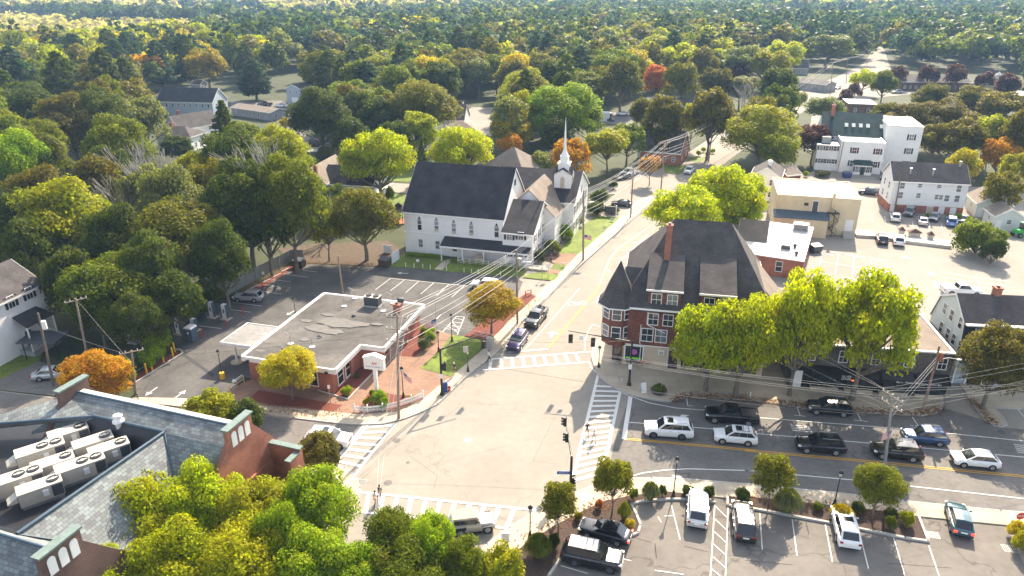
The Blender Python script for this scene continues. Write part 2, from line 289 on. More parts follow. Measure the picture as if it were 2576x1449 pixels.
sheet('car_park', [('3a', 450, 1460), ('3a', 560, 1300), ('3a', 880, 1190), ('3a', 980, 1195), ('3a', 1030, 1135), ('3a', 975, 1002), ('3a', 1220, 970), ('3a', 1495, 992), ('3a', 1495, 960), ('3a', 1576, 962), ('3a', 1576, 1010), ('4a', 530, 1120), ('4a', 1145, 1236), ('4a', 1090, 1082), ('4a', 1640, 1137), ('4a', 1780, 1450), ('4a', 1900, 2200), ('3a', 100, 2200)], .006, M_['lot'])
sheet('meadow', [('D', 1475, 26), ('D', 1500, 14), ('D', 1560, 9), ('D', 1660, 10), ('D', 1650, 22), ('D', 1560, 28)], .3, mat('dry_meadow', (.30, .25, .11), .9, .15, .02)); sheet('meadow', [('D', 2460, 22), ('D', 2700, 26), ('D', 2700, 12), ('D', 2480, 14)], .3, MATS['dry_meadow']); sheet('meadow', [('D', -100, 16), ('D', 500, 10), ('D', 800, 6), ('D', 900, 0), ('D', 300, -4), ('D', -100, 2)], .3, MATS['dry_meadow'])
# pavements
slab('pavement', [('1a', 870, 362), ('1a', 1130, 392), ('2a', 0, 398), ('2a', 180, 432), ('2a', 400, 462), ('2a', 640, 490), ('2a', 800, 503), ('2a', 950, 500), ('2a', 1080, 470), ('2a', 1200, 425), ('2a', 1300, 375), ('2a', 1380, 300), ('2a', 1460, 220), ('2a', 1540, 155), ('1b', 130, 1088), ('1b', 305, 880), ('1b', 480, 715), ('1b', 670, 525), ('1b', 830, 385), ('1b', 970, 255), ('1b', 1005, 205), ('1b', 905, 240), ('1b', 780, 350), ('1b', 640, 470), ('1b', 520, 590), ('1b', 370, 740), ('1b', 215, 890), ('1b', 60, 1040), ('2a', 1590, 30), ('2a', 1470, 130), ('2a', 1340, 235), ('2a', 1210, 345), ('2a', 1050, 425), ('2a', 800, 440), ('2a', 700, 430), ('2a', 100, 375), ('1a', 1130, 340), ('1a', 870, 335)], .12, M_['walk'])
kerb([('2a', 0, 398), ('2a', 180, 432), ('2a', 400, 462), ('2a', 640, 490), ('2a', 800, 503), ('2a', 950, 500), ('2a', 1080, 470), ('2a', 1200, 425), ('2a', 1300, 375), ('2a', 1380, 300), ('2a', 1460, 220), ('2a', 1540, 155), ('1b', 130, 1088), ('1b', 305, 880), ('1b', 480, 715), ('1b', 670, 525), ('1b', 830, 385), ('1b', 970, 255), ('1b', 1005, 205)], .14)
slab('pavement', [('1b', 842, 975), ('1b', 780, 1000), ('1b', 740, 1050), ('1b', 730, 1120), ('1b', 762, 1215), ('3a', 780, 212), ('3a', 860, 272), ('3a', 960, 317), ('3a', 1100, 347), ('3a', 1210, 362), ('3a', 1320, 327), ('3a', 1747, 352), ('4a', 230, 377), ('4a', 400, 402), ('4a', 700, 425), ('4a', 1100, 447), ('4a', 1190, 432), ('4a', 1235, 395), ('4a', 1242, 300), ('4a', 1215, 160), ('4a', 300, 100), ('1b', 1500, 1000), ('1b', 1000, 940)], .12, M_['walk'])
kerb([('1b', 842, 975), ('1b', 780, 1000), ('1b', 740, 1050), ('1b', 730, 1120), ('1b', 762, 1215), ('3a', 780, 212), ('3a', 860, 272), ('3a', 960, 317), ('3a', 1100, 347), ('3a', 1210, 362), ('3a', 1320, 327), ('3a', 1747, 352), ('4a', 230, 377), ('4a', 400, 402), ('4a', 700, 425), ('4a', 1100, 447), ('4a', 1190, 432), ('4a', 1235, 395), ('4a', 1242, 300)], .14)
slab('pavement', [('4a', 1390, 312), ('4a', 1440, 395), ('4a', 1500, 472), ('4a', 1560, 510), ('4a', 1605, 517), ('4a', 1640, 505), ('4a', 1620, 468), ('4a', 1560, 397), ('4a', 1747, 407), ('4a', 2200, 440), ('4a', 2200, 330), ('4a', 1747, 310), ('4a', 1330, 240), ('4a', 1330, 235)], .12, M_['walk'])
kerb([('4a', 1390, 312), ('4a', 1440, 395), ('4a', 1500, 472), ('4a', 1560, 510), ('4a', 1605, 517), ('4a', 1640, 505), ('4a', 1620, 468), ('4a', 1560, 397), ('4a', 1747, 407), ('4a', 2200, 440)], .14)
slab('pavement', [('3a', 70, 1255), ('3a', 210, 1150), ('3a', 390, 1040), ('3a', 590, 945), ('3a', 740, 885), ('3a', 950, 845), ('3a', 1100, 838), ('3a', 1250, 842), ('3a', 1747, 882), ('4a', 0, 872), ('4a', 640, 940), ('4a', 1000, 985), ('4a', 1600, 1045), ('4a', 2200, 1090), ('4a', 2200, 1190), ('4a', 1640, 1135), ('4a', 1090, 1080), ('4a', 900, 1050), ('4a', 350, 990), ('4a', 0, 955), ('3a', 1570, 965), ('3a', 1200, 925), ('3a', 970, 950), ('3a', 800, 985), ('3a', 640, 1060), ('3a', 480, 1145), ('3a', 290, 1270), ('3a', 60, 1449), ('3a', -100, 1449)], .12, M_['walk'])
kerb([('3a', -60, 1380), ('3a', 70, 1255), ('3a', 210, 1150), ('3a', 390, 1040), ('3a', 590, 945), ('3a', 740, 885), ('3a', 950, 845), ('3a', 1100, 838), ('3a', 1250, 842), ('3a', 1747, 882), ('4a', 640, 940), ('4a', 1000, 985), ('4a', 1600, 1045), ('4a', 2200, 1090)], .14)
slab('pavement', [('2a', 560, 735), ('2a', 640, 748), ('2a', 720, 775), ('2a', 790, 830), ('2a', 815, 900), ('2a', 808, 970), ('2a', 780, 1040), ('2a', 700, 1160), ('2a', 560, 1160), ('2a', 500, 800)], .12, M_['walk'])
kerb([('2a', 560, 735), ('2a', 640, 748), ('2a', 720, 775), ('2a', 790, 830), ('2a', 815, 900), ('2a', 808, 970), ('2a', 780, 1040), ('2a', 700, 1160)], .14)
slab('pavement', [('1a', -300, 470), ('1a', 0, 472), ('1a', 260, 492), ('1a', 330, 530), ('1a', 260, 570), ('1a', 0, 520), ('1a', -300, 510)], .12, M_['walk'])
# brick plaza, beds, lawns
sheet('brick_plaza', [('2a', 0, 300), ('2a', 80, 245), ('6a', 300, 1200), ('6a', 1100, 1000), ('6a', 1250, 940), ('6a', 1400, 975), ('6a', 1340, 1060), ('6a', 1200, 1190), ('6a', 1395, 1242), ('2a', 1340, 237), ('2a', 1210, 345), ('2a', 1050, 425), ('2a', 800, 441), ('2a', 700, 431), ('2a', 100, 376), ('1a', 1420, 365), ('1a', 1440, 320)], .125, M_['plaza'])
sheet('mulch_bed', [('2a', 185, 290), ('2a', 705, 385), ('2a', 655, 422), ('2a', 105, 360)], .14, M_['rmulch'])
sheet('mulch_bed', [('6a', 560, 1325), ('6a', 745, 1385), ('6a', 905, 1215), ('6a', 830, 1150), ('6a', 690, 1250)], .14, M_['rmulch'])
kerb([('6a', 560, 1330), ('6a', 745, 1388), ('6a', 908, 1217)], .26)
sheet('mulch_bed', [('6a', 1055, 1110), ('6a', 1165, 1118), ('6a', 1262, 1030), ('6a', 1312, 960), ('6a', 1235, 905), ('6a', 1150, 960)], .14, M_['rmulch'])
sheet('mulch_bed', [('2a', 820, 395), ('2a', 880, 290), ('2a', 1040, 320), ('2a', 1160, 325), ('2a', 1210, 340), ('2a', 1050, 405), ('2a', 850, 425)], .14, M_['rmulch'])
sheet('lawn', [('6a', 1400, 977), ('6a', 1620, 1018), ('6a', 1600, 1062), ('6a', 1480, 1170), ('6a', 1395, 1242), ('6a', 1200, 1190), ('6a', 1340, 1060)], .15, M_['grass'])
sheet('mulch_bed', [('6a', 1480, 985), ('6a', 1640, 1012), ('6a', 1725, 930), ('1b', 200, 885), ('1b', 300, 800), ('1b', 380, 735), ('1b', 325, 712), ('1b', 250, 760), ('6a', 1640, 860)], .15, M_['rmulch'])
sheet('mulch_bed', [('6a', 0, 755), ('6a', 400, 525), ('6a', 420, 545), ('6a', 60, 770)], .03, M_['rmulch'])
sheet('mulch_bed', [('5a', 905, 1330), ('5a', 1190, 1165), ('5a', 1220, 1175), ('5a', 925, 1365)], .03, M_['rmulch'])
kerb([('5a', 905, 1385), ('5a', 1225, 1185), ('5a', 1242, 1170), ('5a', 1225, 1152), ('5a', 1195, 1150)], .16)
sheet('lawn', [('6a', 1010, 545), ('6a', 1130, 550), ('6a', 1350, 572), ('6a', 1800, 612), ('6a', 1860, 600), ('1b', 330, 500), ('6a', 1700, 540), ('6a', 1110, 455), ('6a', 1060, 480)], .03, M_['grass'])
sheet('footpath', [('6a', 1290, 560), ('6a', 1350, 505), ('6a', 1400, 495), ('6a', 1385, 520), ('6a', 1340, 565)], .034, M_['walk'])
sheet('lawn', [('1b', 520, 462), ('1b', 560, 400), ('1b', 650, 300), ('1b', 760, 230), ('1b', 900, 232), ('1b', 885, 258), ('1b', 690, 430), ('1b', 645, 468)], .13, M_['grass'])
sheet('forecourt', [('1b', 400, 480), ('1b', 520, 462), ('1b', 645, 468), ('1b', 520, 592), ('1b', 440, 590), ('1b', 500, 530), ('1b', 480, 520)], .128, M_['plaza'])
sheet('lawn', [('1b', 470, 560), ('1b', 500, 520), ('1b', 568, 545), ('1b', 545, 575)], .135, M_['grass'])
sheet('lawn', [('1b', 290, 615), ('1b', 350, 590), ('1b', 430, 580), ('1b', 525, 600), ('1b', 490, 636)], .125, M_['grass'])
sheet('lawn', [('4b', 900, 1330), ('4b', 850, 1270), ('4b', 1100, 1240), ('4b', 1110, 1340)], .015, M_['grass'])
sheet('lawn', [('4b', 880, 1425), ('4b', 1100, 1435), ('4b', 1100, 1600), ('4b', 950, 1600)], .015, M_['grass'])
sheet('lawn', [('1a', -200, 60), ('1a', 100, 25), ('1a', 300, 10), ('1a', 240, 105), ('1a', 0, 215), ('1a', -200, 260)], .015, M_['grass'])
sheet('lawn', [('5b', 1170, 1160), ('5b', 1250, 1145), ('5b', 1340, 1165), ('5b', 1270, 1200), ('5b', 1180, 1180)], .015, M_['grass'])
sheet('lawn', [('5b', 1010, 1210), ('5b', 1150, 1215), ('5b', 1220, 1240), ('5b', 1130, 1285), ('5b', 1030, 1270)], .015, M_['grass'])
sheet('lawn', [('5a', -100, 500), ('5a', 100, 380), ('5a', 330, 600), ('5a', 150, 640), ('5a', 0, 640)], .015, M_['grass'])
sheet('bare_earth', [('6a', 395, 515), ('6a', 1015, 545), ('6a', 1110, 455), ('6a', 1000, 380), ('6a', 520, 400), ('6a', 300, 430)], .02, mat('leafy_earth', (.06, .042, .026), .95, .4, 1.5, col2=(.12, .08, .045), bump=.4))
# beds of the car park
sheet('mulch_bed', [('3a', 292, 1272), ('3a', 480, 1148), ('3a', 640, 1062), ('3a', 800, 988), ('3a', 970, 953), ('3a', 1200, 928), ('3a', 1495, 960), ('3a', 1490, 990), ('3a', 1330, 972), ('3a', 1220, 970), ('3a', 1060, 978), ('3a', 975, 1002), ('3a', 1005, 1070), ('3a', 1030, 1135), ('3a', 1015, 1180), ('3a', 980, 1195), ('3a', 880, 1190), ('3a', 560, 1300), ('3a', 450, 1460), ('3a', 200, 1560), ('3a', 60, 1480)], .13, M_['bmulch'])
kerb([('3a', 1495, 992), ('3a', 1330, 974), ('3a', 1220, 972), ('3a', 1060, 980), ('3a', 972, 1004), ('3a', 1005, 1070), ('3a', 1030, 1135), ('3a', 1015, 1182), ('3a', 980, 1197), ('3a', 940, 1185)], .2, .22)
kerb([('3a', 560, 1300), ('3a', 450, 1460), ('3a', 380, 1560)], .2, .22)
sheet('mulch_bed', [('3a', 1578, 955), ('4a', 0, 962), ('4a', 350, 1003), ('4a', 900, 1057), ('4a', 1085, 1080), ('4a', 1145, 1233), ('4a', 1000, 1213), ('4a', 530, 1118), ('4a', 0, 1020), ('3a', 1575, 1008)], .13, M_['bmulch'])
kerb([('3a', 1575, 955), ('3a', 1575, 1010), ('4a', 30, 1028), ('4a', 530, 1120), ('4a', 1000, 1215), ('4a', 1145, 1236), ('4a', 1085, 1082)], .2, .22)
# ------------------------------------------------------------------ road markings
def ladder(name, a0, a1, b0, b1, bars, w=.3, bw=.42):
    """two edge lines and slanted bars between them; bars = list of (ta, tb) fractions"""
    A0, A1, B0, B1 = G(*a0), G(*a1), G(*b0), G(*b1); b = MB(); strip(b, A0, A1, w); strip(b, B0, B1, w)
    for ta, tb in bars: strip(b, A0.lerp(A1, ta), B0.lerp(B1, tb), bw, ZP + .0008)
    return tag(b.build(name, M_['wpaint']), kind='structure')
ladder('crosswalk_marking', ('3a', 95, 92), ('3a', 722, 45), ('3a', 45, 160), ('3a', 712, 110), [(.10 + i * .105, .17 + i * .105) for i in range(8)] + [(0, .06)])
ladder('crosswalk_marking', ('3a', 765, 190), ('3a', 600, 870), ('3a', 905, 285), ('3a', 795, 800), [(.075 + i * .0535, -.105 + i * .0650) for i in range(1, 18)], w=.36)
ladder('crosswalk_marking', ('2a', 822, 925), ('3a', 395, 1040), ('2a', 790, 1045), ('3a', 205, 1152), [(.045 + i * .082, .065 + i * .092) for i in range(11)])
ladder('crosswalk_marking', ('2a', 862, 508), ('2a', 672, 735), ('2a', 1040, 490), ('2a', 780, 822), [(.05 + i * .155, .06 + i * .13) for i in range(7)])
ladder('crosswalk_marking', ('1b', 1040, 118), ('1b', 955, 195), ('1b', 1115, 104), ('1b', 1000, 226), [(i / 7, i / 7) for i in range(8)], .25, .3)
paintlines('stop_line', [(.5, ('3a', 970, 316), ('3a', 926, 594)), (.35, ('1b', 205, 1084), ('1b', 455, 1064)), (.4, ('2a', 842, 510), ('2a', 665, 722))])
paintlines('yellow_centre_line', [(.13, ('3a', 945, 588), ('3a', 1200, 610), ('3a', 1747, 660), ('4a', 0, 658), ('4a', 850, 735), ('4a', 1747, 822), ('4a', 2300, 870)), (.13, ('3a', 942, 596), ('3a', 1200, 618), ('3a', 1747, 669), ('4a', 0, 667), ('4a', 850, 745), ('4a', 1747, 832), ('4a', 2300, 880))], M_['ypaint'])
paintlines('yellow_centre_line', [(.12, ('1b', 455, 1055), ('1b', 760, 690), ('1b', 820, 570), ('1b', 870, 470), ('1b', 1085, 300)), (.12, ('1b', 462, 1058), ('1b', 767, 693), ('1b', 826, 573))], M_['ypaint'])
paintlines('lane_line', [(.14, ('3a', 905, 300), ('3a', 1080, 365), ('3a', 1250, 398), ('3a', 1435, 412), ('4a', 0, 452), ('4a', 1040, 533), ('4a', 1747, 605), ('4a', 2300, 655)), (.14, ('3a', 950, 487), ('3a', 1747, 550), ('4a', 0, 553), ('4a', 800, 620), ('4a', 1747, 706), ('4a', 2300, 756)),
    (.14, ('3a', 940, 836), ('3a', 1040, 806), ('3a', 1180, 787), ('3a', 1330, 779), ('3a', 1747, 791), ('4a', 0, 789), ('4a', 700, 851), ('4a', 1740, 965), ('4a', 2300, 1020)),
    (.14, ('1b', 300, 1078), ('1b', 655, 680)), (.14, ('1b', 685, 1078), ('1b', 690, 1010), ('1b', 708, 950), ('1b', 737, 908), ('1b', 780, 925)), (.13, ('1b', 760, 1215), ('1b', 725, 1180), ('1b', 712, 1145)),
    (.12, ('1b', 920, 240), ('1b', 690, 480), ('1b', 560, 610), ('1b', 400, 770)), (.2, ('1b', 785, 652), ('1b', 800, 600), ('1b', 845, 490), ('1b', 895, 430), ('1b', 1070, 308)), (.2, ('1b', 900, 522), ('1b', 1085, 338)),
    (.12, ('1b', 820, 560), ('1b', 850, 585)), (.12, ('1b', 865, 495), ('1b', 930, 490)), (.12, ('1b', 910, 440), ('1b', 975, 440)), (.12, ('1b', 975, 392), ('1b', 1035, 392))])
paintlines('parking_bay_marking', [(.1, ('3a', 1320, 337), ('3a', 1325, 383), ('3a', 1358, 386)), (.1, ('4a', 325, 392), ('4a', 345, 445)), (.1, ('4a', 308, 443), ('4a', 378, 450)), (.1, ('4a', 697, 420), ('4a', 727, 478)), (.1, ('4a', 685, 474), ('4a', 768, 483)), (.1, ('4a', 1045, 452), ('4a', 1085, 512)), (.1, ('4a', 1030, 507), ('4a', 1110, 516)), (.1, ('4a', 1710, 410), ('4a', 1760, 470)),
    (.1, ('3a', 1225, 1010), ('3a', 1278, 1222)), (.1, ('3a', 1495, 1005), ('3a', 1468, 1449), ('3a', 1460, 1560)), (.1, ('3a', 1578, 1020), ('3a', 1562, 1449), ('3a', 1558, 1560)), (.1, ('4a', 92, 1057), ('4a', 108, 1285)), (.1, ('4a', 295, 1095), ('4a', 325, 1322)), (.1, ('4a', 502, 1127), ('4a', 547, 1362)), (.1, ('4a', 715, 1175), ('4a', 773, 1405)), (.1, ('4a', 930, 1210), ('4a', 1000, 1449)), (.1, ('4a', 1150, 1260), ('4a', 1225, 1480)),
    (.1, ('3a', 905, 1340), ('3a', 972, 1355)), (.1, ('3a', 530, 1385), ('3a', 700, 1435)), (.1, ('3a', 1120, 1415), ('3a', 1300, 1440))] +
    [(.1, ('3a', 1495 - i * 5.0, 1010 + i * 78), ('3a', 1576 - i * 3.2, 1088 + i * 78)) for i in range(6)] +
    [(.1, ('3a', 1180, 1075), ('3a', 1235, 1072)), (.1, ('3a', 1140, 1080), ('3a', 1160, 1115))])
wl = []
for a, c in (((1015, 618), (920, 690)), ((1105, 626), (1013, 697)), ((1195, 634), (1110, 708)), ((1290, 644), (1205, 717)), ((1385, 654), (1305, 727)), ((1480, 664), (1400, 737))): wl.append((.1, ('6a', *a), ('6a', *c)))
wl += [(.1, ('6a', 1010, 618), ('6a', 1500, 666), ('6a', 1700, 690)), (.1, ('6a', 425, 562), ('6a', 550, 578)), (.1, ('6a', 340, 590), ('6a', 495, 612)), (.1, ('6a', 275, 627), ('6a', 385, 640)), (.1, ('6a', 210, 657), ('6a', 305, 671)), (.1, ('6a', 205, 700), ('6a', 325, 717)), (.1, ('6a', 20, 770), ('6a', 200, 793)), (.1, ('6a', 0, 815), ('6a', 130, 832)), (.1, ('5a', 1350, 988), ('5a', 1505, 1007)), (.1, ('5a', 1545, 875), ('5a', 1700, 895)), (.1, ('6a', 1335, 845), ('6a', 1240, 935))]
wl += [(.1, ('6a', 1430, 858), ('6a', 1335, 965)), (.1, ('6a', 1480, 862), ('6a', 1435, 975)), (.1, ('6a', 1430, 858), ('6a', 1480, 862)), (.1, ('6a', 1400, 890), ('6a', 1450, 945)), (.1, ('6a', 1375, 920), ('6a', 1440, 960))] + [(.1, ('6a', 1420 - i * 22, 870 + i * 22), ('6a', 1475 - i * 8, 880 + i * 22)) for i in range(4)]
paintlines('bank_parking_marking', wl, z=.045)
wl = [(.12, ('2b', 488, 560), ('2b', 458, 680)), (.12, ('2b', 590, 560), ('2b', 568, 695)), (.12, ('2b', 688, 580), ('2b', 675, 720)), (.12, ('2b', 795, 600), ('2b', 787, 735)), (.12, ('2b', 897, 620), ('2b', 905, 750)), (.12, ('2b', 470, 612), ('2b', 897, 682)),
      (.3, ('2b', 515, 568), ('2b', 560, 576)), (.3, ('2b', 545, 552), ('2b', 605, 566)), (.3, ('2b', 630, 572), ('2b', 760, 590)), (.3, ('2b', 797, 600), ('2b', 878, 608)), (.3, ('2b', 480, 690), ('2b', 545, 700)), (.3, ('2b', 640, 715), ('2b', 750, 738)), (.3, ('2b', 805, 745), ('2b', 893, 760)),
      (.12, ('2b', 1220, 680), ('2b', 1675, 745)), (.12, ('2b', 1235, 713), ('2b', 1700, 778)), (.12, ('2b', 1250, 747), ('2b', 1690, 805)), (.12, ('2b', 1265, 782), ('2b', 1600, 830)), (.14, ('2b', 1450, 712), ('2b', 1500, 808)),
      (.9, ('2b', 1170, 684), ('2b', 1180, 706)), (.9, ('2b', 1205, 742), ('2b', 1218, 780)), (.9, ('2b', 1232, 810), ('2b', 1245, 830)), (.1, ('2b', 880, 330), ('2b', 888, 375)), (.1, ('2b', 800, 320), ('2b', 806, 360)), (.1, ('2b', 1055, 360), ('2b', 1060, 400)), (.1, ('2b', 1235, 375), ('2b', 1245, 415)), (.1, ('2b', 1160, 365), ('2b', 1168, 405))]
wl += [(.12, ('2b', 415 - i * 3, 555 + i * 14), ('2b', 487 - i * 4, 560 + i * 14)) for i in range(8)]
wl += [(.12, ('4a', 285 + i * 3, 505 + i * 11), ('4a', 405 + i * 6, 515 + i * 11)) for i in range(4)] + [(.12, ('4a', 1680 + i * 6, 625 + i * 12), ('4a', 1790, 640 + i * 12)) for i in range(5)]
paintlines('parking_bay_marking', wl)
def arrow(c, x0, y0, x1, y1, w=.16, z=.046, name='arrow_marking'):
    p, q = G(c, x0, y0), G(c, x1, y1); d = (q - p).normalized(); n = Vector((-d.y, d.x)); b = MB(); h = .38 * (q - p).length
    strip(b, p, q - d * h * .9, w, z); r = q - d * h
    b.add([V3(r - n * w * 2.6, z), V3(q, z), V3(r + n * w * 2.6, z)], [(0, 1, 2)] if (q - r).cross(n) > 0 else [(0, 2, 1)]); return tag(b.build(name, M_['wpaint']), kind='structure')
arrow('1a', 985, 268, 910, 322); arrow('1a', 1090, 340, 1165, 287); arrow('1a', 1517, 190, 1450, 240); arrow('6a', 1125, 588, 1055, 584); arrow('6a', 1705, 645, 1635, 638); arrow('6a', 410, 822, 358, 850)
arrow('2b', 1060, 603, 980, 583, .3); arrow('2b', 1028, 795, 1078, 775, .3); arrow('1b', 470, 990, 487, 955, .4); arrow('3a', 1340, 480, 1285, 440, .3); arrow('4a', 470, 1000, 470, 1000.5) if False else None
# the word ONLY, read from the north
tx = bpy.data.curves.new('txt', 'FONT'); tx.body = 'ONLY'; tx.size = 2.6; tx.align_x = 'CENTER'; tx.align_y = 'CENTER'; tx.space_character = 1.15
to = bpy.data.objects.new('t', tx); COL.objects.link(to); dg = bpy.context.evaluated_depsgraph_get(); me = bpy.data.meshes.new_from_object(to.evaluated_get(dg)); bpy.data.objects.remove(to)
def text_mesh(body, size, m, depth=0.0, sx=1.0):
    tx = bpy.data.curves.new('txt', 'FONT'); tx.body = body; tx.size = size; tx.align_x = 'CENTER'; tx.align_y = 'CENTER'; tx.extrude = depth; tx.resolution_u = 3
    to = bpy.data.objects.new('t', tx); COL.objects.link(to); dg = bpy.context.evaluated_depsgraph_get(); me = bpy.data.meshes.new_from_object(to.evaluated_get(dg)); bpy.data.objects.remove(to)
    me.materials.clear(); me.materials.append(m); return me
me.materials.append(M_['wpaint']); o = bpy.data.objects.new('road_lettering', me); COL.objects.link(o)
pc = G('1b', 633, 775); pl = G('1b', 585, 780); pr = G('1b', 680, 772); dirv = (pl - pr)
o.location = (pc.x, pc.y, .04); o.rotation_euler = (0, 0, math.atan2(dirv.y, dirv.x)); o.scale = (.42, .8, 1); tag(o, kind='structure')
sl = mat('crack_sealant', (.13, .12, .105), .7, .1)
paintlines('sealed_cracks', [(.045, ('3a', 630, 356), ('3a', 550, 366), ('3a', 480, 480), ('3a', 420, 600), ('3a', 355, 730), ('3a', 500, 746)), (.05, ('3a', 960, 1200), ('3a', 1100, 1240), ('3a', 1300, 1262), ('3a', 1460, 1300), ('4a', 0, 1350), ('4a', 300, 1380)), (.05, ('3a', 1120, 1240), ('3a', 1130, 1340), ('3a', 1090, 1449)), (.05, ('4a', 380, 1110), ('4a', 400, 1190), ('4a', 450, 1270)), (.04, ('4a', 0, 1120), ('4a', 400, 1210), ('4a', 900, 1370), ('4a', 1300, 1400)), (.05, ('2a', 1130, 700), ('2a', 1300, 820), ('2a', 1280, 900)), (.04, ('6a', 0, 700), ('6a', 400, 610), ('6a', 640, 600))], sl, .006)
sheet('asphalt_patch', [('5a', 1235, 1190), ('5a', 1265, 1182), ('5a', 1460, 1320), ('5a', 1440, 1335)], .018, mat('fresh_asphalt', (.04, .04, .042), .8, .1, 3)); sheet('asphalt_patch', [('3a', 1120, 1415), ('3a', 1300, 1425), ('3a', 1290, 1480), ('3a', 1100, 1470)], .007, M_['mid']); sheet('asphalt_patch', [('2a', 1090, 640), ('2a', 1190, 560), ('2a', 1240, 575), ('2a', 1130, 665)], .005, mat('patched_asphalt', (.26, .235, .20), .9, .1, 3, spec=.2)); sheet('asphalt_patch', [('4a', 720, 880), ('4a', 850, 892), ('4a', 845, 925), ('4a', 715, 912)], .008, M_['dark'])
# manholes and drains
for i, q in enumerate([('2a', 1492, 598), ('2a', 1045, 600), ('2a', 990, 865), ('4a', 1605, 547), ('3a', 1012, 790), ('2a', 1115, 738)]):
    b = MB(); p = G(*q); b.tube((p.x, p.y, -.05), (p.x, p.y, .012), .42 if i != 5 else .2, n=20)
    tag(b.build('manhole_cover', M_['dkgrey'] if i == 3 else M_['kerb'] if i == 0 else M_['mid']), ['pale round manhole cover in the middle of the intersection', 'round manhole cover beside the left crosswalk', 'faint manhole cover above the lower crosswalk', 'dark manhole cover below the rounded pavement tip at right', 'manhole cover near the yellow line by the lower right pavement', 'small valve cover left of the intersection centre'][i], 'manhole cover')
for q, w, lb in ((('2a', 826, 858), .9, 'iron kerb drain grate at the lower left pavement corner'), (('4a', 1168, 1190), 1.1, 'square drain grate beside the dark planted bed end'), (('4a', 1660, 1278), 1.1, 'square drain grate near the lower right hedge'), (('3a', 1258, 832), .8, 'drain grate at the kerb beside the lamp post')):
    p = G(*q); r = thing('drain_grate', lb, 'drain', (p.x, p.y, .0), -.2); b = MB()
    for i in range(7): b.box(-w / 2 + i * w / 6.4, -w / 2 + i * w / 6.4 + .07, -w / 3, w / 3, .006, .026)
    b.build('grating', M_['dkgrey'], r); b = MB(); b.box(-w / 2 - .08, w / 2 + .1, -w / 3 - .08, w / 3 + .08, -.05, .008); b.build('frame', M_['kerb'], r)
